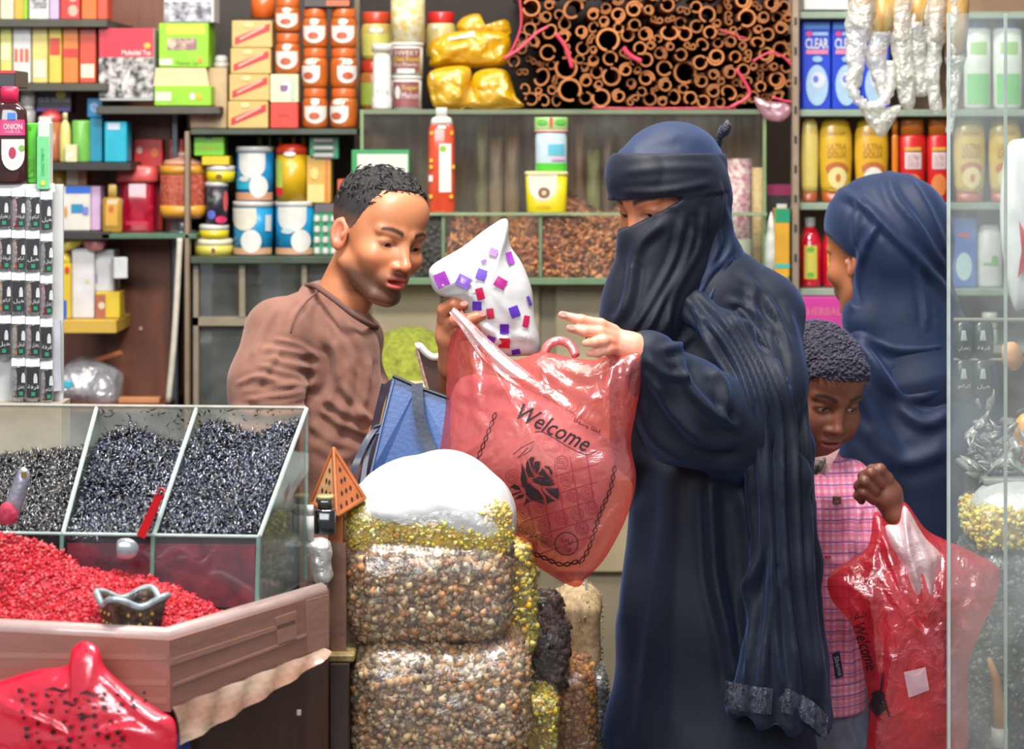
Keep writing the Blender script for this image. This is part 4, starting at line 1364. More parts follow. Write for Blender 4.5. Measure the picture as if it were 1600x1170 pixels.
# --- showcase: goods on the ledge and inside
shelf(334, DC - 0.06)
turned('syrup_bottle', 'tall orange-red syrup bottle with a white cap', 'bottle', (668, 168, 711, 334), DC - 0.055, [('bottle', M((206, 74, 46), 0.15, 0.1, 30, coat=0.5), [(0.95, 0), (1, 0.02), (0.96, 0.78), (0.8, 0.86), (0.44, 0.9)]), ('shoulder', (222, 214, 206), [(0.86, 0.84), (0.7, 0.9), (0.46, 0.915)]), ('cap', W, [(0.42, 0.9), (0.44, 0.985), (0.38, 1)])],
       [('white_label', 'r', 0.42, 0.2, 0.86, 0.66, (226, 222, 212)), ('green_leaf', 'o', 0.44, 0.58, 0.68, 0.64, (110, 160, 40)), ('small_label', 'r', 0.05, 0.3, 0.2, 0.36, (226, 222, 212))] + [('yellow_flower', 'o', a, b, a + 0.12, b + 0.04, (226, 180, 40)) for a, b in ((0.1, 0.74), (0.8, 0.74), (0.1, 0.48), (0.1, 0.42), (0.84, 0.42), (0.1, 0.14), (0.76, 0.14))], sq=4, sy=0.8)
turned('mustard_bucket', 'yellow square bucket with a white label', 'tub', (820, 268, 888, 335), DC - 0.055, [('tub', (214, 196, 16), [(0.86, 0), (0.9, 0.04), (0.97, 0.9)]), ('rim', (226, 216, 150), [(1, 0.9), (1, 0.98), (0.96, 1)])],
       [('white_label', 'u', 0.08, 0.3, 0.74, 0.92, (226, 222, 206)), ('round_emblem', 'o', 0.3, 0.36, 0.58, 0.62, (110, 70, 50)), ('emblem_centre', 'o', 0.38, 0.43, 0.5, 0.55, (206, 190, 150)), ('lettering', 't', 0.26, 0.1, 0.6, 0.18, (206, 130, 40), 'MUSTARD')], sq=5, sy=0.5)
turned('flower_jar', 'pale blue jar with green grass print standing on the yellow bucket', 'jar', (835, 183, 888, 268), DC - 0.045, [('jar', (196, 214, 222), [(0.9, 0), (0.94, 0.03), (0.94, 0.62), (0.9, 0.7), (0.88, 0.74)]), ('lid', (150, 186, 110), [(0.98, 0.76), (1, 0.8), (1, 0.96), (0.96, 1)]), ('lid_band', (206, 150, 140), [(1.0, 0.72), (1.0, 0.77)])],
       [('grass', 'r', 0.03, 0.0, 0.97, 0.15, (70, 170, 40)), ('teal_patch', 'r', 0.4, 0.3, 0.9, 0.5, (90, 170, 190)), ('red_ribbon', 'r', 0.44, 0.82, 0.54, 0.99, (200, 60, 50)), ('green_leaf', 'o', 0.1, 0.86, 0.4, 0.96, (80, 160, 60)), ('green_leaf', 'o', 0.6, 0.86, 0.9, 0.96, (80, 160, 60)), ('pink_line', 'r', 0.5, 0.2, 0.9, 0.25, (206, 160, 190))], sy=0.55)
shelf(434, DC - 0.06)
for i, (x0, x1, y0, c, lb) in enumerate(((742, 762, 190, (140, 128, 80), 'olive glass tube inside the showcase'), (764, 786, 215, (176, 140, 104), 'tan packet with a peach foot inside the showcase'), (788, 812, 200, (150, 116, 80), 'brown packet inside the showcase'),
                                         (896, 914, 190, (150, 110, 76), 'brown paper roll inside the showcase'), (916, 938, 236, (160, 156, 90), 'olive green packet inside the showcase'), (940, 958, 205, (120, 90, 66), 'dark brown roll inside the showcase'), (600, 640, 240, (150, 146, 130), 'grey bag inside the showcase'))):
    pw = Pillow([(x0, y0 + 6), ((x0 + x1) / 2, y0), (x1, y0 + 6), (x1, 330), (x1 - 2, 404), (x0 + 2, 404), (x0, 330)], DC + 0.3, 0.03)
    tag(ob('spice_packet', pw.mesh(5), M(c, 0.4, 0.3, 14, stretch=(4, 1, 0.6)), smooth=True), lb, 'packet')
turned('petal_jar', 'clear jar of pink and white dried petals in the showcase', 'jar', (1132, 248, 1178, 434), DC + 0.08, [('jar', M((226, 206, 196), 0.5, 0.8, 110, rgb2=(150, 80, 110), detail=5), [(1, 0), (1, 1)])], [('pale_band', 'r', 0.02, 0.0, 0.98, 0.3, (226, 222, 200))])
turned('grain_jar', 'narrow jar of tan grain at the end of the showcase', 'jar', (1176, 262, 1196, 434), DC + 0.06, [('jar', M((176, 140, 90), 0.6, 0.5, 140, rgb2=(206, 176, 120)), [(1, 0), (1, 1)])])


def heap(name, label, u0, u1, ytop, ybot, d0, d1, cols, n, size, shape, seed, hump, parent=None, kind='stuff', cat='spice', rough=0.6):
    rng = np.random.default_rng(seed)
    z0 = zat(ybot, d0)
    a, b = xat(u0, d0), xat(u1, d0)
    X = np.linspace(a, b, 26)
    Y = np.linspace(d0, d1, 14)
    hz = lambda x, y: zat(ytop, d0) - z0 + hump((x - a) / (b - a), (y - d0) / (d1 - d0))
    vv, ff = [], []
    for y in Y:
        for x in X:
            vv.append((x, y, z0 + hz(x, y)))
    nx = len(X)
    for j in range(len(Y) - 1):
        for i in range(nx - 1):
            k = j * nx + i
            ff.append((k, k + 1, k + nx + 1, k + nx))
    base = len(vv)
    vv += [(x, d0, z0) for x in X]
    ff += [(base + i, base + i + 1, i + 1, i) for i in range(nx - 1)]
    n1 = int(n * 0.55)
    px_, py_ = rng.uniform(a, b, n), rng.uniform(d0, d1, n)
    py_[n1:] = d0 + rng.uniform(-0.003, 0.004, n - n1)
    pz = np.array([z0 + hz(x, y) for x, y in zip(px_, py_)])
    pz[n1:] = z0 + (pz[n1:] - z0) * rng.uniform(0, 1, n - n1)
    sv, sf = scatter(np.stack([px_, py_, pz], 1), size, rng, shape)
    t = thing(name, label, cat, ((a + b) / 2, (d0 + d1) / 2, z0))
    ob('heap_body', (V3(vv), ff), M(cols[0], 0.9, 0.3, 60), t, True)
    o = ob('loose_pieces', (sv, sf), MV(rough, 0.3, 0, 200), t, False, col=per_piece(n, 12, cols, rng, 0.3))
    o['kind'] = 'stuff'
    return t


BARK = [(140, 80, 50), (176, 108, 68), (104, 60, 42), (206, 138, 90), (80, 50, 40)]
heap('bark_chips', 'heap of reddish bark chips in the showcase bin beside the veiled customer', 849, 1000, 345, 433, DC - 0.045, DC + 0.25, BARK, 2600, 0.0075, (1.3, 0.8, 0.45), 1, lambda u, v: 0.02 * math.sin(u * 7) - 0.01 + 0.05 * v * (1 - 0.4 * u))
heap('bark_strips', 'heap of paler bark strips in the showcase bin behind the white packet', 697, 840, 380, 433, DC - 0.045, DC + 0.25, BARK + [(196, 130, 70)], 1500, 0.0085, (1.8, 0.5, 0.3), 2, lambda u, v: 0.012 * math.sin(u * 9) + 0.03 * v)
heap('dark_seeds', 'dark seed heap in the showcase bin behind the seller', 570, 688, 345, 433, DC - 0.045, DC + 0.2, [(50, 44, 42), (70, 60, 56)], 700, 0.006, (1, 1, 1), 3, lambda u, v: 0.02 * v)

# --- right shelves
shelf(171, DR)
d = DR + 0.03
BL = (20, 60, 190)
for i, (x0, x1) in enumerate(((1254, 1298), (1300, 1344), (1346, 1390))):
    pack('shampoo_carton', ['blue shampoo carton next to the shelf post', 'blue shampoo carton second from the shelf post', 'blue shampoo carton half behind the hanging wrapped sticks'][i], 'box', (x0, 32, x1, 171), d, BL,
         [('pale_top', 'r', 0.05, 0.9, 0.95, 0.97, (70, 130, 206)), ('brand_name', 't', 0.1, 0.68, 0.92, 0.8, W, 'CLEAR', 0.02), ('pink_tag', 'o', 0.12, 0.82, 0.34, 0.88, (206, 60, 120)), ('small_print', 'r', 0.36, 0.83, 0.9, 0.87, (150, 180, 220)), ('pink_banner', 'r', 0.12, 0.62, 0.9, 0.67, (226, 130, 170)), ('pale_swirl', 'o', 0.12, 0.04, 0.9, 0.5, (170, 200, 226)), ('swirl_core', 'o', 0.3, 0.24, 0.8, 0.42, (216, 220, 230)), ('dark_wave', 'o', 0.36, 0.3, 0.56, 0.38, (90, 110, 190)), ('white_dot', 'o', 0.34, 0.53, 0.7, 0.6, (150, 190, 226))], dep=0.06, group='blue shampoo cartons')
for i, (x0, x1) in enumerate(((1508, 1551), (1554, 1600), (1604, 1650))):
    turned('lotion_bottle', ['white lotion bottle with a leaf green label nearest the wrapped sticks', 'white lotion bottle with a leaf green label second behind the glass', 'white lotion bottle with a leaf green label cut by the picture edge'][i], 'bottle', (x0, 32, x1, 171), d, [('bottle', (226, 232, 222), [(0.86, 0), (0.96, 0.05), (1, 0.5), (0.98, 0.9), (0.5, 0.93)]), ('cap', (40, 60, 120), [(0.7, 0.9), (0.7, 1)])],
           [('green_label', 'r', 0.2, 0.62, 0.8, 0.76, (150, 196, 110)), ('leaf_picture', 'r', 0.1, 0.06, 0.88, 0.4, (110, 186, 110))], sy=0.6, group='white lotion bottles')
pack('white_carton', 'blank white carton on the uppermost toiletry shelf', 'box', (1256, -30, 1326, 16), DR + 0.02, (226, 224, 220), dep=0.08)
shelf(317, DR)
YB = (222, 178, 46)
for i, (x0, x1, c, cc, dc) in enumerate(((1253, 1280, (232, 206, 110), (140, 66, 30), []), (1281, 1334, YB, (150, 70, 24), 1), (1337, 1391, (222, 170, 40), (160, 80, 24), 2), (1492, 1543, (206, 176, 80), (150, 70, 40), 1), (1547, 1600, (206, 176, 80), (150, 70, 40), 1), (1604, 1654, (206, 176, 80), (150, 70, 40), 1))):
    dec = []
    if dc:
        dec = [('brand_name', 't', 0.24, 0.62, 0.78, 0.70, (140, 90, 20), 'ULTRA', 0.01), ('brand_name', 't', 0.24, 0.53, 0.78, 0.61, (140, 90, 20), 'DOUX', 0.01), ('top_script', 't', 0.24, 0.8, 0.76, 0.84, (140, 90, 20), 'GARNIER'),
               ('brown_arc', 'o', 0.18, 0.32, 0.84, 0.48, (170, 96, 40)), ('honey_picture', 'o', 0.24, 0.16, 0.8, 0.42, (236, 220, 150) if dc == 1 else (236, 234, 220)), ('honey_core', 'o', 0.46, 0.24, 0.62, 0.34, (196, 110, 50)), ('foot_script', 'r', 0.25, 0.13, 0.75, 0.16, (190, 150, 60))]
    turned('shampoo_bottle', ['narrow yellow shampoo bottle seen edge-on beside the shelf post', 'yellow shampoo bottle with a brown arc label', 'yellow shampoo bottle with a white flower label', 'dull gold shampoo bottle first behind the glass pane', 'dull gold shampoo bottle second behind the glass pane', 'dull gold shampoo bottle at the picture edge'][i], 'bottle', (x0, 185, x1, 317), d,
           SHAMPOO(c, cc), dec, sy=0.55)
for i, (x0, x1, c, lb) in enumerate(((1394, 1404, (222, 120, 20), 'thin orange bottle beside the red conditioner bottles'), (1406, 1449, (206, 30, 30), 'red conditioner bottle with a white label, nearer the shelf post'), (1450, 1486, (206, 26, 30), 'red conditioner bottle with a white label at the glass pane'))):
    turned('conditioner_bottle', lb, 'bottle', (x0, 186, x1, 317), d, [('bottle', c, [(0.84, 0), (0.9, 0.05), (1, 0.5), (1, 0.78), (0.8, 0.82)]), ('cap', (214, 120, 40), [(0.85, 0.8), (0.85, 0.97), (0.8, 1)])],
           [] if i == 0 else [('white_label', 'r', 0.2, 0.4, 0.78, 0.6, (222, 214, 214)), ('brand_name', 't', 0.28, 0.5, 0.7, 0.57, (200, 60, 60), 'ULTRA'), ('brand_name', 't', 0.28, 0.42, 0.7, 0.49, (200, 60, 60), 'DOUX'), ('gold_band', 'r', 0.2, 0.62, 0.75, 0.66, (220, 180, 60)), ('amber_picture', 'o', 0.16, 0.06, 0.8, 0.34, (226, 130, 60))], sy=0.6)
shelf(451, DR)
for i, (x0, x1) in enumerate(((1250, 1287), (1287, 1322))):
    turned('red_drink', ['clear red bottle with a yellow-green label beside the shelf post', 'clear red bottle with a yellow-green label behind the shawled woman'][i], 'bottle', (x0, 340, x1, 451), d, [('bottle', M((206, 20, 46), 0.1, 0.15, 30, coat=0.6), [(0.9, 0), (1, 0.04), (1, 0.6), (0.8, 0.74), (0.42, 0.86)]), ('cap', W, [(0.44, 0.86), (0.44, 0.98), (0.4, 1)])],
           [('label', 'r', 0.2, 0.12, 0.72, 0.6, (214, 200, 80)), ('green_leaf', 'o', 0.3, 0.5, 0.6, 0.58, (90, 150, 50)), ('green_leaf', 'o', 0.3, 0.14, 0.6, 0.22, (90, 150, 50))], group='red drink bottles')
pack('blue_carton', 'blue detergent carton with a pale splash behind the glass pane', 'box', (1490, 340, 1526, 451), d, (60, 96, 170), [('pale_splash', 'o', 0.1, 0.1, 0.8, 0.5, (190, 220, 220)), ('red_mark', 'r', 0.2, 0.72, 0.7, 0.78, (190, 60, 80))])
turned('white_detergent', 'plain white detergent bottle with a small green leaf', 'bottle', (1528, 352, 1570, 451), d, [('bottle', (226, 228, 226), [(0.9, 0), (0.95, 0.04), (1, 0.5), (0.95, 0.85), (0.6, 1)])], [('green_leaf', 'o', 0.5, 0.38, 0.75, 0.52, (120, 176, 90)), ('green_script', 'r', 0.2, 0.36, 0.76, 0.4, (130, 170, 120))], sy=0.6)
pack('orange_green_carton', 'yellow carton with a green top in front of the shelf post', 'box', (1211, 326, 1234, 434), DC - 0.02, (216, 160, 40), [('green_top', 'r', 0, 0.8, 1, 1, (20, 120, 84)), ('teal_band', 'r', 0, 0.14, 1, 0.2, (50, 150, 140))], dep=0.05)
pack('black_carton', 'black carton with a crimson top in the showcase corner', 'box', (1198, 288, 1237, 345), DC + 0.06, (26, 22, 26), [('crimson_top', 'r', 0, 0.7, 1, 1, (110, 20, 60)), ('white_mark', 'r', 0.4, 0.32, 0.8, 0.46, W)], dep=0.05)
o = ob('paper_cone', join(lathe(P(1205, 432, DC + 0.0), [(0.016, 0), (0.015, 0.06), (0.008, 0.12), (0.001, 0.145)], 18)), M((222, 220, 214), 0.6), smooth=True)
tag(o, 'white pointed paper cone between the showcase and the yellow carton', 'cone')
t = pack('pink_carton', 'large magenta carton with faint lettering under the red bottles', 'box', (1251, 464, 1322, 540), DR - 0.02, (206, 60, 150), [('faded_lettering', 't', 0.15, 0.62, 0.9, 0.78, (226, 130, 140), 'HERBAL'), ('pale_mark', 'r', 0.35, 0.36, 0.6, 0.46, (230, 170, 210)), ('orange_splash', 'o', 0.1, 0.1, 0.3, 0.25, (226, 150, 130))], dep=0.1)
shelf(800, DR)
plank('shelf_board', 1247, 1700, 541, DR - 0.03, DR + 0.34, M((120, 134, 118), 0.3, 0.15, 20), rt, 0.016)
# olive green powder mound behind the handbag
G = Field(P(560, 640, 4.55) - Vector((0, 0.15, 0.05)), P(740, 500, 4.75) + Vector((0, 0.1, 0)), 0.006)
G.ell(P(640, 640, 4.7), (0.13, 0.16, 0.175), 0)
G.ell(P(690, 640, 4.68), (0.09, 0.12, 0.14), 0.02)
v, f = G.mesh(1)
v = v + normals(v, f) * (0.003 * noise3(v, 160, 4))[:, None]
tag(ob('green_powder', (v, f), M((110, 116, 30), 0.9, 0.35, 90, 0.6, 200), smooth=True), 'mound of olive green powder behind the seller', 'powder', kind='stuff')
tb = thing('powder_tray', 'pale tray carrying the olive green powder', 'tray', (P(640, 640, 4.7).x, 4.7, 0))
ob('tray_rim', box((xat(540, 4.5), 4.5, zat(640, 4.5)), (xat(760, 4.5), 4.92, zat(600, 4.5)), 0.01), M((206, 196, 150), 0.5), tb)
ob('stand', box((xat(560, 4.5), 4.55, 0), (xat(740, 4.5), 4.88, zat(640, 4.5))), M((60, 54, 46), 0.6), tb)

# ---------------------------------------------------------------- the counter in front
OCT_V = V3([(1, 0, 0), (-1, 0, 0), (0, 1, 0), (0, -1, 0), (0, 0, 1), (0, 0, -1)])
OCT_F = np.array([(0, 2, 4), (2, 1, 4), (1, 3, 4), (3, 0, 4), (2, 0, 5), (1, 2, 5), (3, 1, 5), (0, 3, 5)])
ZT = zat(1000, 2.6)


def on_z(u, v, z):
    d = F * (CZ - z) / (v - HY)
    return P(u, v, d)


CR = on_z(265, 1000, ZT)           # near corner of the tray rim
CB = on_z(513, 925, ZT)            # far corner of its open side
CL = CR + (on_z(0, 985, ZT) - CR) * 1.5


def on_side(u, v):
    """point seen at (u, v) on the upright plane through the tray's side"""
    k = (u - 800) / F
    dx, dy = CB.x - CR.x, CB.y - CR.y
    t = (k * CR.y - CR.x) / (dx - k * dy)
    return P(u, v, CR.y + t * dy)


def on_front(u, v):
    k = (u - 800) / F
    dx, dy = CL.x - CR.x, CL.y - CR.y
    t = (k * CR.y - CR.x) / (dx - k * dy)
    return P(u, v, CR.y + t * dy)


TAPE = M((142, 98, 86), 0.3, 0.12, 5, 0.2, 26, stretch=(1, 1, 3), coat=0.3)
TAPE2 = M((160, 116, 102), 0.28, 0.12, 6, 0.2, 30, stretch=(1, 1, 3), coat=0.35)
SKIRT = M((206, 180, 158), 0.25, 0.3, 9, 0.3, 40, stretch=(1, 1, 3), coat=0.4, rgb2=(150, 112, 94))
tray = thing('spice_tray', 'low tray walled with brown parcel tape holding the red spice', 'tray', tuple(P(200, 1100, 2.75)))
IN = V3((-0.02, 0.02, 0))


def slabv(pts, off):
    """flat outline thickened along a vector"""
    p = [V3(q) for q in pts]
    n = len(p)
    return V3([tuple(q) for q in p] + [tuple(q + V3(off)) for q in p]), [tuple(range(n)), tuple(range(2 * n - 1, n - 1, -1))] + [(i, i + n, (i + 1) % n + n, (i + 1) % n) for i in range(n)]


nf = V3((CR.y - CL.y, CL.x - CR.x, 0))
nf = nf / np.linalg.norm(nf)
if nf[1] < 0:
    nf = -nf
ns = V3((CB.y - CR.y, -(CB.x - CR.x), 0))
ns = -ns / np.linalg.norm(ns)
ob('front_board', slabv([on_front(-80, 982), on_front(265, 1000), on_front(266, 1112), on_front(-80, 1104)], nf * 0.022), TAPE, tray)
ob('side_board', slabv([on_side(266, 1000), on_side(513, 925), on_side(514, 1018), on_side(268, 1110)], ns * 0.022), TAPE, tray)
for pts in ([(266, 1030), (460, 968), (461, 974), (266, 1040)], [(270, 1068), (478, 990), (478, 994), (270, 1073)], [(430, 965), (462, 954), (462, 1000), (434, 1008)], [(478, 938), (512, 928), (513, 1010), (480, 1020)]):
    ob('tape_strip', slabv([V3(on_side(*q)) - ns * 0.0015 for q in pts], ns * 0.003), TAPE2, tray)
for y in (1022, 1062, 1090):
    ob('tape_strip', slabv([V3(on_front(-80, y - 4)) - nf * 0.001, V3(on_front(262, y)) - nf * 0.001, V3(on_front(262, y + 9)) - nf * 0.001, V3(on_front(-80, y + 5)) - nf * 0.001], nf * 0.003), TAPE2, tray)
vv, ff = [], []
for i in range(25):
    t = i / 24
    u = 268 + (505 - 268) * t
    for j in range(5):
        s_ = j / 4
        y = (1104 - (1104 - 1012) * t) + s_ * (52 * (1 - t) ** 0.8 + 6)
        q = V3(on_side(u, y)) - ns * (0.003 + 0.012 * s_ + 0.003 * math.sin(i * 1.3 + j))
        vv.append(tuple(q))
n = len(vv)
for i in range(24):
    for j in range(4):
        a = i * 5 + j
        ff.append((a, a + 1, a + 6, a + 5))
vv += [tuple(V3(q) + ns * 0.002) for q in vv]
ff += [tuple(n + k for k in q[::-1]) for q in ff]
ob('tape_skirt', (V3(vv), ff), SKIRT, tray, True)
zf = ZT - 0.03
ob('tray_floor', slab([(CL.x, CL.y, zf - 0.02), (CR.x - 0.02, CR.y + 0.02, zf - 0.02), (CB.x - 0.02, CB.y, zf - 0.02), (CB.x - 0.02, 3.0, zf - 0.02), (-1.0, 3.0, zf - 0.02)], 0.02, 2), M((110, 60, 50), 0.6), tray)
tag(ob('rim_tape', tube([V3(CL) + nf * 0.011, V3(CR) + nf * 0.011 + ns * 0.011, V3(CB) + ns * 0.011], 0.0115, 8), M((200, 170, 164), 0.3, 0.2, 12, 0.3, 40, coat=0.4), tray, True))

# cabinet under the tray
cbn = thing('counter_cabinet', 'dark brown cabinet under the tape-walled tray', 'cabinet', tuple(P(420, 1150, 2.85)))
zb = zat(1062, 2.62)
ob('carcass', slab([(on_side(300, 1100).x, 2.70, 0), (on_side(505, 1100).x + 0.0, 2.92, 0), (on_side(505, 1100).x, 3.06, 0), (-1.0, 3.06, 0), (-1.0, 2.72, 0)], zb - 0.03, 2), M((66, 42, 34), 0.5, 0.25, 8, 0.1, 40, stretch=(5, 5, 0.6)), cbn)
ob('post', box((xat(519, 2.98), 2.95, 0), (xat(546, 2.98), 3.03, zat(1030, 2.98))), M((50, 34, 28), 0.5, 0.2, 8), cbn)
ob('hinge_screw', lathe(P(467, 1113, 2.80), [(0.003, -0.003), (0.003, 0.003)], 8), M((190, 180, 170), 0.4), cbn)
ob('ledge', box((xat(512, 2.99), 2.96, zat(1032, 2.97)), (xat(556, 2.99), 3.03, zat(1020, 2.97)), 0.002), M((150, 130, 80), 0.6, 0.5, 60, rgb2=(110, 90, 40)), cbn)
tag(ob('blue_bag', Pillow([(262, 1150), (290, 1152), (300, 1175), (296, 1250), (255, 1250)], 2.66, 0.02).mesh(5), M((30, 50, 130), 0.5), smooth=True), 'corner of a blue bag below the tray corner', 'bag')

# --- sloping glass bins
d0, d1 = 2.775, 2.945


def bf(u, v):
    return P(u, v, d0 + (405 - u) * 0.00006)


def bb(u, v):
    return P(u, v, d1 + (478 - u) * 0.00006)


bins = thing('spice_bins', 'three-part sloping glass bin box for the black leaf spice', 'bins', tuple(P(250, 900, 2.85)))
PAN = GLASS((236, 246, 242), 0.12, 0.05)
PEDGE = M((190, 206, 200), 0.25, 0.1, 60)
ob('front_pane', slabv([bf(-80, 831), bf(405, 838), bf(402, 952), bf(-80, 940)], (0, 0.004, 0)), GLASS((250, 247, 248), 0.03, 0.008), bins)
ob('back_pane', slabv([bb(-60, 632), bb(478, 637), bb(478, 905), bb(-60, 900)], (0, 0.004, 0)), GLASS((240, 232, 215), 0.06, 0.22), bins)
for (fu, fv), (bu, bv), nm_ in (((97, 833), (150, 636), 'divider_pane'), ((239, 836), (306, 638), 'divider_pane'), ((404, 838), (478, 638), 'end_pane')):
    q = [bf(fu, fv), bb(bu, bv), bb(bu, 905), bf(fu - 3, 950)]
    ob(nm_, slabv(q, (0.004, 0, 0)), PAN, bins)
    ob('pane_edge', tube([bf(fu + 1, fv), bb(bu + 1, bv)], 0.003, 6), PEDGE, bins)
    ob('pane_edge', tube([bf(fu, fv), bf(fu - 3, 950)], 0.0028, 6), M((120, 150, 136), 0.25), bins)
ob('pane_edge', tube([bf(-80, 831), bf(405, 838)], 0.0022, 6), PEDGE, bins)
ob('pane_edge', tube([bb(-60, 632), bb(478, 637)], 0.0026, 6), M((150, 146, 136), 0.4), bins)
ob('pane_edge', tube([bb(478, 637), bb(478, 905)], 0.0028, 6), PEDGE, bins)

BLK = [(14, 16, 24), (24, 30, 46), (8, 9, 14), (40, 48, 74)]
for i, (f0, f1, b0, b1, back, dip, n, lb) in enumerate(((-70, 92, 0, 146, lambda s_: 712 - 14 * s_, lambda s_, t: 0, 3000, 'dull black leaf spice in the bin nearest the picture edge'),
                                                        (101, 236, 154, 302, lambda s_: 690 - 16 * math.sin(s_ * 5) - 14 * s_, lambda s_, t: 22 * math.exp(-((s_ - 0.25) / 0.3) ** 2 - ((t - 0.3) / 0.25) ** 2), 3600, 'black leaf spice with a scooped hollow in the middle bin'),
                                                        (243, 400, 310, 468, lambda s_: 672 - 22 * max(0, s_ - 0.5) - 8 * math.sin(s_ * 9), lambda s_, t: 6 * math.sin(s_ * 6) * math.sin(t * 5), 4600, 'bluish black leaf spice heaped full in the end bin'))):
    rng = np.random.default_rng(40 + i)

    def srf(s_, t):
        u = (f0 + (f1 - f0) * s_) * (1 - t) + (b0 + (b1 - b0) * s_) * t
        v_ = (836 if i else 834) * (1 - t) + back(s_) * t + dip(s_, t)
        return P(u, v_, d0 + 0.009 + (405 - u) * 0.00006 + (d1 - d0 - 0.014) * t)
    t = thing('leaf_spice', lb, 'spice', tuple(srf(0.5, 0.5) - Vector((0, 0, 0.08))))
    vv, ff = [], []
    for a in range(17):
        for b in range(17):
            vv.append(tuple(srf(a / 16, b / 16) - Vector((0, 0, 0.004))))
    for a in range(16):
        for b in range(16):
            k = a * 17 + b
            ff.append((k, k + 17, k + 18, k + 1))
    nn = len(vv)
    rim = [b for b in range(17)] + [a * 17 + 16 for a in range(1, 17)] + [16 * 17 + b for b in range(15, -1, -1)] + [a * 17 for a in range(15, 0, -1)]
    vv += [(vv[k][0], vv[k][1], ZT - 0.028) for k in rim]
    m_ = len(rim)
    ff += [(rim[j], nn + j, nn + (j + 1) % m_, rim[(j + 1) % m_]) for j in range(m_)]
    ob('heap_body', (V3(vv), ff), M((14, 14, 20) if i else (26, 24, 26), 0.8, 0.3, 80), t, False)
    pts = np.array([tuple(srf(a, b)) for a, b in zip(rng.uniform(0.0, 1, n), rng.uniform(0.0, 1, n))])
    pts[:, 2] += rng.uniform(-0.002, 0.0035, n)
    sv, sf = scatter(pts, 0.0060, rng, (1.2, 0.34, 0.2), 0.5, (OCT_V, OCT_F), 0.3)
    o = ob('leaf_slivers', (sv, sf), MV(0.26, 0.9, 0, 200, coat=0.5), t, False, col=per_piece(n, 6, BLK if i else [(40, 38, 40), (58, 54, 54), (24, 22, 24)], rng, 0.3))
    o['kind'] = 'stuff'
rng = np.random.default_rng(5)
pts = np.array([tuple(P(rng.uniform(160, 460), 640 + 34 * rng.random() ** 2, d1 - 0.004)) for _ in range(90)])
sv, sf = scatter(pts, 0.0035, rng, (1.3, 0.3, 0.3), 0.5, (OCT_V, OCT_F))
tag(ob('stray_leaves', (sv, sf), M((18, 16, 20), 0.5), bins), kind='stuff')

# --- red spice mound in the tray
rng = np.random.default_rng(9)


def red_top(u):
    return float(np.interp(u, [-60, 0, 60, 95, 130, 160, 215, 270, 310, 335, 352], [826, 834, 848, 862, 888, 893, 900, 914, 938, 952, 962]))


def red_srf(s_, t):
    u = (-70 + 340 * s_) * (1 - t) + (-70 + 425 * s_) * t
    v_ = (976 + 14 * s_) * (1 - t) + red_top(u) * t + 10 * math.sin(t * 3.14) * math.sin(s_ * 6 + 1)
    return P(u, v_, 2.675 + 0.085 * t - 0.03 * s_ * (1 - t))


red = thing('red_spice', 'mound of coarse crimson spice against the glass bins', 'spice', tuple(P(120, 990, 2.7)))
vv, ff = [], []
NA, NB = 130, 60
for a in range(NA + 1):
    for b in range(NB + 1):
        vv.append(tuple(red_srf(a / NA, b / NB)))
vv = V3(vv)
vv[:, 2] += 0.0035 * noise3(vv, 150, 3) + 0.0025 * noise3(vv, 330, 4)
for a in range(NA):
    for b in range(NB):
        k = a * (NB + 1) + b
        ff.append((k, k + NB + 1, k + NB + 2, k + 1))
REDM = M((222, 60, 70), 0.85, 0.3, 120, 0.9, 260, rgb2=(200, 30, 40))
ob('heap_body', (vv, ff), REDM, red, True)
n = 11000
pts = vv[rng.integers(0, len(vv), n)] + rng.uniform(-0.0015, 0.0022, (n, 3))
sv, sf = scatter(pts, 0.0026, rng, (1.2, 0.8, 0.7), 0.5, (OCT_V, OCT_F), 0.3)
o = ob('loose_grains', (sv, sf), MV(0.8, 0.25, 0, 200), red, False, col=per_piece(n, 6, [(226, 62, 76), (212, 40, 50), (236, 110, 116), (190, 24, 34)], rng, 0.2))
o['kind'] = 'stuff'

# --- spoons and the incense cup
sp = thing('serving_spoon', 'spoon with a flat red handle leaning over the front glass', 'spoon', tuple(P(215, 850, 2.74)))
ob('handle', slabv([P(243, 772, 2.80), P(255, 775, 2.80), P(226, 842, 2.755), P(213, 836, 2.755)], (0, 0.004, 0)), M((120, 6, 12), 0.9, 0.1, 40, spec=0.1), sp)
ob('hanging_loop', tube([P(246, 774, 2.80), P(250, 762, 2.805), P(258, 765, 2.80), P(253, 780, 2.80)], 0.0018, 6), M((190, 60, 60), 0.4), sp, True)
ob('white_ferrule', slabv([P(240, 778, 2.797), P(253, 782, 2.797), P(251, 787, 2.795), P(238, 783, 2.795)], (0, 0.005, 0)), M(W, 0.4), sp)
G = Field(P(170, 895, 2.70), P(225, 830, 2.785), 0.0016)
G.ell(P(196, 858, 2.752), (0.017, 0.008, 0.014), 0)
ob('bowl', G.mesh(1), M((196, 200, 206), 0.25, 0.2, 60, metal=0.7), sp, True)
sc = thing('metal_scoop', 'worn grey metal scoop handle stuck in the red mound', 'scoop', tuple(P(10, 830, 2.72)))
hp = Pillow([(28, 735), (38, 730), (46, 738), (46, 752), (36, 790), (24, 812), (8, 812), (4, 800), (14, 770)], 2.715, 0.009)
ob('handle', hp.mesh(6), M((150, 152, 170), 0.35, 0.25, 60, 0.3, 200, metal=0.5, rgb2=(190, 180, 190)), sc, True)
ob('hanging_hole', lathe(P(37, 741, 2.704), [(0.0035, -0.0035), (0.0035, 0.0035)], 12), M((120, 100, 40), 0.5), sc)
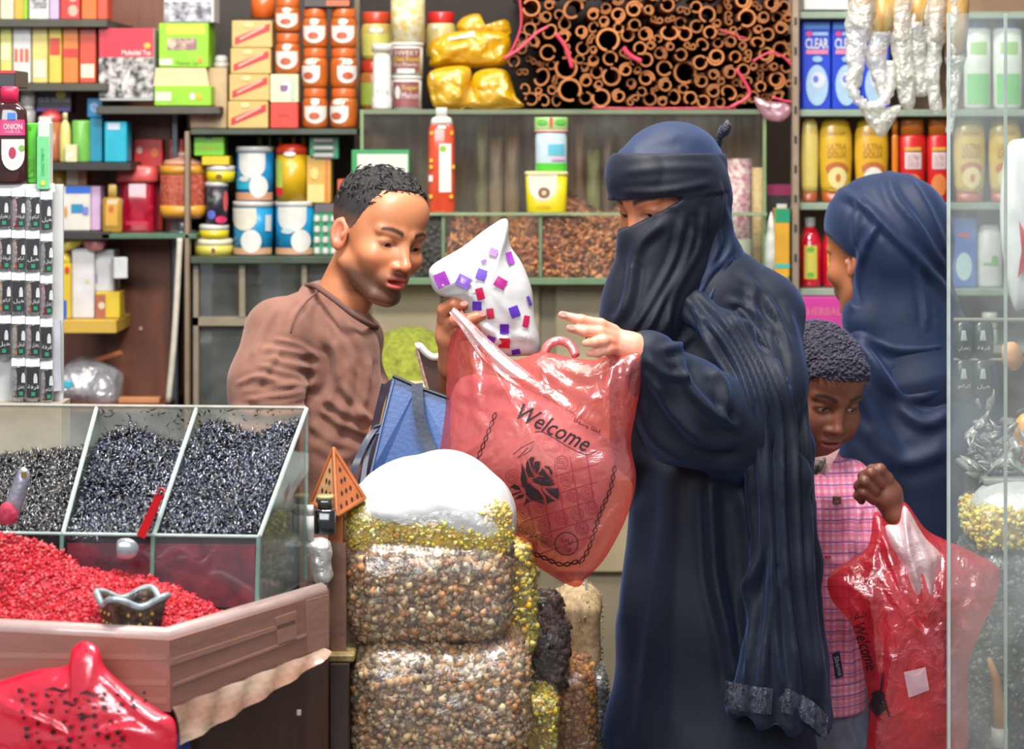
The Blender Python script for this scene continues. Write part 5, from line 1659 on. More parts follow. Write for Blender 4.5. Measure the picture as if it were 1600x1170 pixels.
ob('red_dust', Pillow([(0, 792), (14, 784), (28, 800), (24, 816), (0, 818)], 2.71, 0.012).mesh(5), M((206, 60, 90), 0.8, 0.3, 150, 0.5), sc, True)

cup = thing('incense_cup', 'small square brass incense cup with a wavy rim on the tray edge', 'incense burner', tuple(P(206, 996, 2.66)))
CC = P(206, 1000, 2.662)
h = 66 * 2.66 / F
rb, rt_ = 42 * 2.64 / F, 57 * 2.64 / F
vv, ff = [], []
N = 48
rows_ = 9
for j in range(rows_ + 1):
    t = j / rows_
    for k in range(N):
        a = 2 * math.pi * k / N + 0.45
        q = (abs(math.cos(a - 0.45)) ** 7 + abs(math.sin(a - 0.45)) ** 7) ** (-1 / 7)
        r = (rb + (rt_ - rb) * t ** 1.2) * q * 0.84
        z = h * t - 0.0055 * math.cos(4 * (a - 0.45)) * t ** 3
        vv.append((CC.x + r * math.cos(a), CC.y + r * 0.8 * math.sin(a), CC.z + z))
for j in range(rows_):
    for k in range(N):
        a, b = j * N + k, j * N + (k + 1) % N
        ff.append((a, b, b + N, a + N))
n0 = len(vv)
for j in range(rows_ + 1):
    for k in range(N):
        x, y, z = vv[(rows_ - j) * N + k]
        vv.append((CC.x + (x - CC.x) * 0.86, CC.y + (y - CC.y) * 0.86, max(z, CC.z + 0.008)))
for j in range(rows_):
    for k in range(N):
        a, b = n0 + j * N + k, n0 + j * N + (k + 1) % N
        ff.append((a, b, b + N, a + N))
for k in range(N):
    a, b = rows_ * N + k, rows_ * N + (k + 1) % N
    ff.append((a, b, n0 + (k + 1) % N, n0 + k))
ff.append(tuple(n0 + rows_ * N + k for k in range(N)))
ob('cup_wall', (V3(vv), ff), M((52, 44, 42), 0.35, 0.4, 80, 0.4, 200, metal=0.5, rgb2=(92, 76, 60)), cup, True)
ob('rim', tube([vv[rows_ * N + k] for k in range(N)] + [vv[rows_ * N]], 0.0040, 8, False), M((150, 164, 168), 0.35, 0.4, 90, 0.3, metal=0.3), cup, True)
GOLDP = M((196, 160, 90), 0.3, 0.3, 100, metal=0.5)
for side in (-1, -2):
    for rr in range(3):
        for cc in range(3 if rr else 2):
            t = 0.2 + 0.25 * rr
            a = 0.45 + side * math.pi / 2 + (cc - (1 if rr else 0.5)) * 0.42
            q = (abs(math.cos(a - 0.45)) ** 7 + abs(math.sin(a - 0.45)) ** 7) ** (-1 / 7)
            r = (rb + (rt_ - rb) * t ** 1.2) * q * 0.84 * 1.01
            o_ = V3((CC.x + r * math.cos(a), CC.y + r * 0.8 * math.sin(a), CC.z + h * t))
            ob('brass_inset', scatter(np.array([o_]), 0.0042, rng, (0.8, 0.5, 1.1), 0, (OCT_V, OCT_F), 0, up=np.array(Matrix.Rotation(0.45 + (0.0 if side == -1 else math.pi / 2), 3, 'Z'))[None]), GOLDP, cup)

# --- red star-printed bag hooked on the tray front
sb = Pillow([(-70, 1090), (0, 1064), (60, 1046), (104, 1040), (112, 1016), (124, 1004), (140, 1003), (154, 1014), (164, 1042), (200, 1076), (245, 1108), (274, 1130), (274, 1200), (262, 1290), (-70, 1290)], 2.585, 0.035, centre=(110, 1150), tilt=(-0.25, 0),
            wr=[([(110, 1060), (60, 1110), (0, 1130)], 7, 0.004), ([(0, 1100), (60, 1125), (105, 1145)], 6, 0.006), ([(160, 1050), (220, 1110), (268, 1140)], 8, 0.005), ([(150, 1150), (200, 1140), (260, 1160)], 8, 0.004), ([(90, 1160), (40, 1150), (-20, 1165)], 7, 0.005)])
bag = thing('star_bag', 'bright red plastic bag printed with black stars hooked on the tray front', 'bag', tuple(P(110, 1280, 2.58)))
ob('film', sb.mesh(18, 0.0015, 60, 6), FILM((236, 24, 62), 0.9, 0.22, 0.10, 0.35, 26), bag, True)
ob('handle_hole', Pillow([(130, 1020), (138, 1014), (146, 1022), (147, 1036), (138, 1044), (130, 1036)], 2.565, 0.003).mesh(4), M((90, 14, 22), 0.5), bag, True)
prints = []
rs = random.Random(4)
for r_i, y in enumerate((1082, 1096, 1110, 1124, 1138, 1152, 1166)):
    for k in range(10 if r_i < 2 else 8):
        u, v_ = 34 + k * 21 + rs.uniform(-6, 6) + r_i * 2, y + 4 * math.sin(k) + rs.uniform(-4, 4)
        if 45 < v_ - 1040 + 0.3 * abs(u - 130) or r_i > 0:
            s_ = rs.choice([3.0, 4.2, 5.4, 7.0])
            a0 = rs.uniform(0, 6.28)
            poly = [(u + math.cos(a0 + i * math.pi / 5) * s_ * (1 if i % 2 == 0 else 0.42), v_ + math.sin(a0 + i * math.pi / 5) * s_ * (1 if i % 2 == 0 else 0.42)) for i in range(10)]
            if rs.random() < 0.13:
                poly = [(u + math.cos(a) * 4, v_ + math.sin(a) * 4) for a in np.linspace(0.6, 5.6, 10)] + [(u + 1.6 + math.cos(a) * 3, v_ + math.sin(a) * 3) for a in np.linspace(5.2, 1.0, 8)]
            prints.append(decal(poly, lambda a, b: sb.surf(a, b, 0.0035)))
for u, v_, w_ in ((90, 1078, 40), (140, 1084, 34), (108, 1100, 22), (132, 1118, 26)):
    prints.append(ribbon([(u - w_ / 2, v_), (u - w_ / 6, v_ - 3), (u + w_ / 6, v_ + 2), (u + w_ / 2, v_ - 1)], [1, 5, 4, 1], lambda a, b: sb.surf(a, b, 0.0035)))
ob('printed_stars', join(*prints), M((34, 10, 18), 0.5), bag)

# --- sacks of resin, grain and pods stacked by the counter
DS = 3.05
SFILM = FILM((225, 225, 222), 0.06, 0.16, 0.07, 0.6, 45, tint=(252, 252, 252))


def sack(name, label, box_px, d, dep, cols, size, n, seed, r=34, zb=None, film=SFILM, bulge=(), base=(120, 96, 70), rough=0.5, lump=0.25, shape=(1, 1, 0.8)):
    x0, y0, x1, y1 = box_px
    lo = Vector((xat(x0, d), d, zat(y1, d)))
    hi = Vector((xat(x1, d), d + dep, zat(y0, d)))
    if zb is not None:
        lo.z = zb
    t = thing(name, label, 'sack', ((lo.x + hi.x) / 2, d + dep / 2, lo.z))
    R = r * d / F
    G = Field(lo - Vector((0.02, 0.02, 0.02)), hi + Vector((0.02, 0.02, 0.02)), 0.005)
    G.rbox(lo, hi, min(R, (hi.z - lo.z) * 0.45, dep * 0.45, (hi.x - lo.x) * 0.45), 0)
    for c, rr in bulge:
        G.ell(c, rr, 0.02)
    v, f = G.mesh(2)
    nr = normals(v, f)
    v = v + nr * (0.006 * noise3(v, 22, seed))[:, None]
    rng = np.random.default_rng(seed)
    ob('filling', (v - nr * 0.004, f), M(base, 0.9, 0.4, 90), t, True)
    fr_ = np.nonzero((nr[:, 1] < 0.35) | (nr[:, 2] > 0.4))[0]
    ii = rng.choice(fr_, n)
    jit = rng.uniform(-0.004, 0.004, (n, 3))
    bs_ = (OCT_V * 1.2, OCT_F) if name == 'resin_sack' else (ICO_V, ICO_F)
    sv, sf = scatter(v[ii] + jit - nr[ii] * 0.003, size, rng, shape, 0.5, bs_, lump)
    o = ob('pieces', (sv, sf), MV(rough, 0.4, 0, 300), t, False, col=per_piece(n, len(bs_[0]), cols, rng, 0.3))
    o['kind'] = 'stuff'
    if film:
        fv = v + nr * (0.006 + 0.0025 * noise3(v, 60, seed + 1))[:, None]
        ob('plastic_film', (fv, f), film, t, True)
    return t


ZS = 0.56
RES = [(186, 150, 104), (160, 120, 80), (206, 172, 124), (136, 96, 64), (150, 124, 96), (200, 136, 80), (100, 80, 66), (214, 190, 150)]
sack('resin_sack', 'clear sack of mixed brown resin lumps directly under the yellow sack', (541, 853, 798, 1012), DS - 0.06, 0.20, RES, 0.0055, 5200, 31, 48)
sack('resin_sack', 'clear sack of mixed brown resin lumps at the foot of the stack', (549, 1013, 822, 1205), DS - 0.07, 0.20, RES, 0.0055, 6200, 32, 52)
YEL = [(255, 226, 20), (255, 236, 90), (250, 190, 10), (255, 246, 150)]
ys = sack('yellow_sack', 'clear sack of yellow grain with a blown-up white top', (536, 784, 798, 876), DS - 0.05, 0.17, YEL, 0.0026, 7000, 33, 34, base=(222, 180, 20))
G = Field(P(530, 860, DS - 0.05) - Vector((0, 0.06, 0)), P(830, 700, DS + 0.14) + Vector((0, 0.04, 0.02)), 0.0048)
G.ell(P(680, 782, DS + 0.03), (0.095, 0.085, 0.056), 0)
G.ell(P(735, 800, DS + 0.03), (0.062, 0.085, 0.052), 0.02)
G.ell(P(610, 790, DS + 0.03), (0.062, 0.085, 0.034), 0.02)
G.ell(P(640, 756, DS + 0.03), (0.052, 0.06, 0.03), 0.02)
G.ell(P(688, 738, DS + 0.03), (0.062, 0.05, 0.026), 0.02)
G.ell(P(772, 822, DS + 0.02), (0.028, 0.06, 0.032), 0.02)
G.cut(V3((-0.22, 0, -1)), V3(P(536, 800, DS - 0.06)))
v, f = G.mesh(2)
nr = normals(v, f)
v = v + nr * (0.004 * noise3(v, 32, 12) + 0.0016 * noise3(v, 90, 13))[:, None]
ob('white_top', (v, f), M((240, 240, 238), 0.35, 0.03, 30, 0.1, 40), ys, True)
sack('yellow_sack', 'upright sack of pale yellow grain wedged behind the resin sacks', (740, 846, 836, 1030), DS + 0.16, 0.12, YEL, 0.0042, 2200, 34, 24, base=(206, 170, 30))
sack('pod_sack', 'shiny sack of dark brown pods behind the pale yellow grain', (800, 968, 886, 1095), DS + 0.30, 0.14, [(74, 52, 46), (96, 70, 62), (54, 38, 36), (120, 92, 84)], 0.0075, 1100, 35, 36, base=(54, 38, 34), rough=0.3, shape=(1.3, 0.7, 0.6),
     bulge=[(P(848, 935, DS + 0.36), (0.026, 0.04, 0.034))])
t = sack('beige_sack', 'tied beige cloth sack hidden half behind the red bag', (858, 940, 944, 1056), DS + 0.46, 0.14, [(176, 150, 112), (190, 164, 124)], 0.0012, 300, 36, 22, film=None, base=(190, 164, 124), bulge=[(P(905, 935, DS + 0.52), (0.035, 0.04, 0.03))])
sack('yellow_sack', 'small patch of bright yellow grain sack low in the stack', (800, 1094, 872, 1210), DS + 0.16, 0.11, YEL, 0.0036, 1800, 37, 18, ZS, base=(206, 160, 20))
sack('nugget_sack', 'sack of golden brown nuggets under the beige sack', (864, 1054, 926, 1210), DS + 0.34, 0.14, [(176, 116, 50), (206, 150, 70), (140, 86, 40), (196, 130, 50)], 0.0046, 2600, 38, 18, ZS, base=(130, 80, 40))
sack('seed_sack', 'narrow sack of grey seeds beside the robe', (924, 1060, 946, 1210), DS + 0.40, 0.10, [(80, 80, 74), (110, 106, 96), (50, 50, 48)], 0.0036, 1400, 39, 10, ZS, base=(60, 60, 56))
st = thing('sack_stand', 'low dark stand carrying the stacked sacks', 'stand', (xat(690, DS), DS + 0.1, 0))
ob('top_board', box((xat(548, DS), DS - 0.07, zat(1216, DS - 0.07)), (xat(826, DS), DS + 0.14, zat(1206, DS - 0.07))), M((60, 44, 34), 0.6, 0.2, 8), st)
for xx in (552, 800):
    for yy in (DS - 0.05, DS + 0.09):
        ob('leg', box((xat(xx, DS), yy, 0), (xat(xx + 20, DS), yy + 0.04, zat(1216, DS - 0.07))), M((60, 44, 34), 0.6, 0.2, 8), st)

s2 = thing('sack_stand', 'lower dark stand under the sacks beside the robe', 'stand', (xat(870, 3.4), 3.4, 0))
ob('top_board', box((xat(790, 3.2), DS + 0.15, ZS - 0.03), (xat(922, 3.4), DS + 0.62, ZS)), M((60, 44, 34), 0.6, 0.2, 8), s2)
for xx in (800, 905):
    for yy in (DS + 0.17, DS + 0.56):
        ob('leg', box((xat(xx, 3.3), yy, 0), (xat(xx + 16, 3.3), yy + 0.04, ZS - 0.03)), M((60, 44, 34), 0.6, 0.2, 8), s2)
ob('red_dust_layer', slabv([bf(104, 850), bf(398, 852), bf(396, 950), bf(104, 950)], (0, 0.0015, 0)), M((140, 34, 54), 0.8, 0.5, 26, 0.3, 150, rgb2=(84, 22, 40), detail=6), bins).location.y += 0.0045
# --- small things between tray and sacks
DP = 2.99
pyr = thing('pyramid_burner', 'copper-coloured pyramid incense burner with pierced sides', 'incense burner', tuple(P(525, 850, DP)))
ap = P(521, 700, DP + 0.03)
cs = [P(486, 786, DP + 0.02), P(526, 806, DP - 0.02), P(570, 778, DP + 0.02), P(530, 772, DP + 0.07)]
COP = M((196, 110, 62), 0.4, 0.2, 40, metal=0.3)
COP2 = M((214, 160, 110), 0.4, 0.2, 40, metal=0.2)
for i in range(4):
    a, b = cs[i], cs[(i + 1) % 4]
    nrm = (b - a).cross(ap - a).normalized()
    if nrm.y > 0 and i < 2:
        nrm = -nrm
    ob('pierced_side', slabv([a, b, ap], -nrm * 0.003), COP2 if i == 0 else COP, pyr)
    ob('edge_bar', tube([a, ap], 0.0028, 6), COP, pyr)
    ob('edge_bar', tube([a, b], 0.0028, 6), COP, pyr)
    if i < 2:
        holes = []
        for r_i in range(4):
            for k in range(4 - r_i):
                t1 = (r_i + 0.55) / 5.6
                t0 = 0.5 + (k - (3 - r_i) / 2) * 0.21 / (1 - t1 * 0.0)
                for j in (0,):
                    base_ = a + (b - a) * t0
                    top_ = ap
                    c = base_ + (top_ - base_) * t1
                    e1, e2 = (b - a).normalized(), (ap - (a + b) / 2).normalized()
                    o_ = c + nrm * 0.0008
                    holes.append((V3([o_ + e1 * 0.0024, o_ + e2 * 0.0042, o_ - e1 * 0.0024, o_ - e2 * 0.0042]), [(0, 1, 2, 3)]))
        ob('piercings', join(*holes), M((20, 14, 12), 0.8), pyr)
ob('pedestal', box((xat(513, DP), DP - 0.005, zat(852, DP)), (xat(536, DP), DP + 0.03, zat(800, DP)), 0.002), COP, pyr)
shelf(842, 2.95)
turned('black_jar', 'square black perfume jar with a glass neck beside the pyramid burner', 'jar', (490, 776, 524, 836), 2.95, [('jar', M((16, 16, 22), 0.15, 0.2, 40, coat=0.6), [(0.95, 0), (1, 0.05), (1, 0.6), (0.72, 0.66)]), ('neck', M((60, 60, 52), 0.1, 0.3, 40, coat=0.6), [(0.7, 0.66), (0.7, 0.95)]), ('ring', M((150, 140, 90), 0.3), [(0.78, 0.9), (0.8, 0.97), (0.7, 1)])], sq=5)
turned('white_vial', 'small white ribbed vial squeezed beside the glass bin', 'bottle', (478, 790, 490, 842), 2.93, [('vial', (206, 206, 200), [(1, 0), (1, 0.7)]), ('cap', (226, 226, 222), [(0.9, 0.7), (0.9, 1)])])
G = Field(P(476, 915, 2.93) - Vector((0, 0.05, 0)), P(530, 835, 2.93) + Vector((0, 0.05, 0)), 0.0032)
G.ell(P(502, 872, 2.94), (0.014, 0.018, 0.02), 0)
G.ell(P(498, 852, 2.94), (0.016, 0.016, 0.010), 0.01)
G.ell(P(504, 898, 2.94), (0.013, 0.016, 0.014), 0.008)
v, f = G.mesh(1)
v = v + normals(v, f) * (0.002 * noise3(v, 170, 3))[:, None]
tag(ob('knotted_bag', (v, f), FILM((206, 204, 200), 0.75, 0.2, 0.2, 0.8, 70), smooth=True), 'knotted pale plastic bag in the gap beside the glass bin', 'bag')
tag(ob('taped_post', slabv([P(514, 846, 2.98), P(540, 850, 2.98), P(541, 1018, 2.98), P(516, 1018, 2.98)], (0, 0.03, 0)), M((120, 84, 68), 0.4, 0.3, 12, 0.3, 40, coat=0.3)), 'upright post wrapped in brown tape next to the resin sack', 'post')
# boards that carry the small things
tag(ob('side_ledge', box((xat(479, 2.93), 2.925, zat(920, 2.93)), (xat(513, 2.93), 3.03, zat(912, 2.93))), M((60, 44, 36), 0.6)), 'narrow dark ledge beside the glass bin', 'ledge')

# ---------------------------------------------------------------- people
def frame_at(loc, yaw, pitch, roll):
    R = math.radians
    return Matrix.Translation(loc) @ Matrix.Rotation(R(roll), 4, 'Y') @ Matrix.Rotation(R(yaw), 4, 'Z') @ Matrix.Rotation(R(pitch), 4, 'X')


def head_field(fr, s, res, child=False, neck=None, mouth=0.42, lids=(0.30, -0.35), nose=1.0, jaw=1.0, pad=0.0, brow=1.0, ext=((0, 0, 0), (0, 0, 0))):
    """a head in its own frame (cm * s): x to the picture's right, -y forward, z up, eyes on z = 0"""
    q = s / 100.0
    G = Field((V3((-9.6, -13, -15.5)) + V3(ext[0])) * q, (V3((9.6, 10.5, 13)) + V3(ext[1])) * q, res, fr)

    def c(x, y, z):
        return V3((x, -y, z)) * q

    k = 1.6 * q
    G.ell(c(0, -1.2, 3.6), V3((7.5, 9.5, 8.0)) * q, 0)
    G.ell(c(0, 3.0, -2.6), V3((6.0 if not child else 6.6, 6.4, 8.0 if not child else 7.4)) * q, 2.4 * q)
    G.ell(c(0, 5.4, 5.2), V3((5.6, 3.4, 4.4)) * q, 2.0 * q)
    for sx in (-1, 1):
        G.cap(c(sx * 5.4, -0.5, -5.6), c(sx * 2.2, 6.2, -9.9 * jaw), 1.45 * q, 1.4 * q, 2.2 * q)
        G.ell(c(sx * 4.3, 5.9, -2.9), V3((2.0, 2.0, 1.8)) * q, 2.2 * q)
        if child:
            G.ell(c(sx * 3.9, 6.0, -5.2), V3((2.4, 2.2, 2.4)) * q, 2.0 * q)
    G.ell(c(0, 7.3, -10.1 * jaw), V3((1.9, 1.5, 1.5)) * q, 2.0 * q)
    for sx in (-1, 1):
        G.ell(c(sx * 3.3, 9.9, -0.2), V3((2.1, 2.0, 1.35)) * q, 1.5 * q, 'sub')
        G.cap(c(sx * 1.2, 8.4, 1.75), c(sx * 4.7, 7.0, 1.9), 0.75 * q * brow, 0.6 * q * brow, 1.3 * q)
    G.cap(c(0, 8.0, 1.2), c(0, 9.7 + 0.6 * nose, -3.2), 0.65 * q, 0.85 * q, 1.2 * q)
    G.ell(c(0, 9.9 + 0.6 * nose, -3.6), V3((0.95, 0.9, 0.85)) * q, 0.8 * q)
    for sx in (-1, 1):
        G.ell(c(sx * (1.25 if not child else 1.5), 8.9 + 0.3 * nose, -3.9), V3((0.8, 1.0, 0.72)) * q, 0.7 * q)
        G.ell(c(sx * 0.75, 9.6 + 0.3 * nose, -4.75), V3((0.42, 0.6, 0.5)) * q, 0.3 * q, 'sub')
    # lids: a ball over the eye with an almond slit
    for sx in (-1, 1):
        G.ell(c(sx * 3.15, 6.95, -0.1), V3((1.62, 1.42, 1.36)) * q, 0.55 * q)
        G.ell(c(sx * 3.15, 8.5, lids[1]), V3((1.45, 0.95, lids[0])) * q, 0.12 * q, 'sub')
    # mouth
    G.ell(c(0, 8.0, -6.4), V3((3.0, 1.5, 1.9)) * q, 1.5 * q)
    for sx in (-1, 1):
        G.ell(c(sx * 0.9, 8.95, -6.05 + 0.1 * mouth), V3((1.35, 0.75, 0.48)) * q, 0.5 * q)
    G.ell(c(0, 8.95, -7.1 - 0.9 * mouth), V3((1.9, 0.85, 0.62)) * q, 0.5 * q)
    G.ell(c(0, 9.4, -6.58 - 0.4 * mouth), V3((1.95, 1.3, 0.10 + 0.62 * mouth)) * q, 0.25 * q, 'sub')
    # ears
    for sx in (-1, 1):
        R = Matrix.Rotation(-0.25, 3, 'X') @ Matrix.Rotation(-sx * 0.42, 3, 'Z')
        G.ell(c(sx * 7.7, -1.0, -1.2), V3((0.75, 1.75, 3.0)) * q, 0.5 * q, rot=R)
        G.ell(c(sx * 8.3, -0.55, -0.8), V3((0.85, 1.1, 2.1)) * q, 0.22 * q, 'sub', rot=R)
        G.ell(c(sx * 7.75, 0.35, -1.2), V3((0.4, 0.35, 0.8)) * q, 0.25 * q)
        G.ell(c(sx * 7.6, -0.2, -3.0), V3((0.5, 0.75, 0.85)) * q, 0.4 * q)
    if neck:
        G.cap(c(0, -2.6, -5.0), G.W(neck), 5.0 * q, 5.4 * q, 2.0 * q)
    if pad:
        G.f -= pad
    return G, q


def local_cm(v, fr, q):
    m = np.array(fr.inverted())
    w = (v @ m[:3, :3].T + m[:3, 3]) / q
    w[:, 1] *= -1
    return w


def mixc(col, rgb, a):
    return col * (1 - a[:, None]) + np.array(lin(rgb)[:3]) * a[:, None]


def gs(d, w):
    return np.exp(-(d / w) ** 2)


def paint_face(w, skin, lip, shade, brows=True, stubble=0.0, browc=(28, 20, 18), blush=None, mouth=0.42):
    n = len(w)
    col = np.tile(np.array(lin(skin)[:3]), (n, 1))
    x, y, z = np.abs(w[:, 0]), w[:, 1], w[:, 2]
    front = np.clip((y - 3.0) / 3.0, 0, 1)
    if blush:
        col = mixc(col, blush, 0.5 * gs(np.hypot(x - 4.5, z + 3.2), 2.2) * front)
        col = mixc(col, blush, 0.6 * gs(np.hypot(x, z + 3.8), 1.4) * front)
    ear = np.clip((x - 7.0) / 0.5, 0, 1) * np.clip((3.5 - np.abs(z)) / 0.5, 0, 1)
    col = mixc(col, lip, 0.35 * ear)
    if stubble:
        st = np.clip((-4.6 - z) / 2.2, 0, 1) * np.clip((11.8 + z) / 1.2, 0, 1) * np.clip((y + 1) / 3, 0, 1)
        st *= 1 - 0.9 * gs(np.hypot(x / 2.6, (z + 6.7) / 1.0), 1.0)
        mu = gs((z + 5.35) / 0.55, 1) * np.clip((2.3 - x) / 0.7, 0, 1) * front
        col = mixc(col, shade, np.clip(stubble * (st * 0.85 + 0.6 * mu), 0, 0.85))
    ry, rz = x / 2.35, (z + 6.65 + 0.35 * mouth) / (0.95 + 0.55 * mouth)
    lipm = np.clip((1.0 - np.hypot(ry, rz)) * 5, 0, 1) * np.clip((y - 7.2) / 0.6, 0, 1)
    col = mixc(col, lip, 0.85 * lipm)
    if brows:
        t = np.clip((x - 1.3) / 3.6, 0, 1)
        bz = 1.95 + 0.75 * np.sin(t * 2.1) - 0.35 * t
        bm = gs((z - bz) / (0.52 - 0.22 * t), 1) * np.clip((x - 1.0) / 0.5, 0, 1) * np.clip((5.4 - x) / 0.5, 0, 1) * front
        col = mixc(col, browc, np.clip(1.3 * bm, 0, 0.95))
    lash = gs((np.hypot((x - 3.15) / 1.5, (z + 0.25) / 0.62) - 1.0), 0.22) * front * np.clip((y - 6.5), 0, 1)
    col = mixc(col, browc, 0.55 * lash)
    return col


def eyeball(parent, fr, q, sx, look):
    """white ball with a dark iris turned toward look (x, y forward, z)"""
    c = fr @ (Vector((sx * 3.15, -6.92, -0.15)) * q)
    n, m = 24, 16
    v, f = [], []
    d = (fr.to_3x3() @ Vector((look[0], -look[1], look[2]))).normalized()
    R = rot_to(d)
    for i in range(m + 1):
        th = math.pi * i / m
        for k in range(n):
            a = 2 * math.pi * k / n
            v.append(tuple(c + (R @ Vector((math.sin(th) * math.cos(a), math.sin(th) * math.sin(a), math.cos(th)))) * 1.24 * q))
    for i in range(m):
        for k in range(n):
            f.append((i * n + k, (i + 1) * n + k, (i + 1) * n + (k + 1) % n, i * n + (k + 1) % n))
    th = np.repeat(np.arange(m + 1) * math.pi / m, n)
    col = np.tile(np.array(lin((176, 160, 150))[:3]), (len(v), 1))
    col[th < 0.62] = lin((30, 18, 12))[:3]
    ob('eyeball', (V3(v), f), MV(0.12, 0.6, 0, 50), parent, True, col=col)


def hand_field(segs, res, k=0.006, pad=0.03):
    pts = np.array([p for s in segs for p in s[0]])
    G = Field(pts.min(0) - pad, pts.max(0) + pad, res)
    for p, r, kk in segs:
        G.chain([V3(a) for a in p], r, kk)
    return G


def px(n, d):
    return n * d / F


def skin_col(v, rgb, rgb2=None, seed=3):
    col = np.tile(np.array(lin(rgb)[:3]), (len(v), 1))
    if rgb2:
        col = mixc(col, rgb2, np.clip(0.5 + 0.6 * noise3(v, 45, seed), 0, 1))
    return col


def nails(parent, spots, rgb):
    for u, v, d, a, r in spots:
        c = P(u, v, d)
        R = Matrix.Rotation(math.radians(a), 3, 'Y')
        vv = [c + R @ Vector((math.cos(t) * px(r, d) * 1.25, -math.sin(math.pi / 2) * 0.0008, math.sin(t) * px(r, d) * 0.8)) for t in [2 * math.pi * i / 12 for i in range(12)]]
        ob('fingernail', slab([tuple(x) for x in vv], 0.002), M(rgb, 0.25, 0.03), parent)


SKIN_M = MV(0.44, 0.5, 0.06, 420.0, 0.12)
ROBE = M((17, 22, 33), 0.62, 0.10, 25, 0.10, 700, spec=0.25, sheen=(0.24, 0.5, (110, 140, 205)))
ROBE_B = M((18, 30, 56), 0.6, 0.10, 25, 0.10, 700, spec=0.3, sheen=(0.26, 0.5, (130, 156, 215)))
VEIL = M((13, 16, 26), 0.6, 0.10, 25, 0.10, 800, spec=0.25, sheen=(0.18, 0.5, (130, 150, 200)))


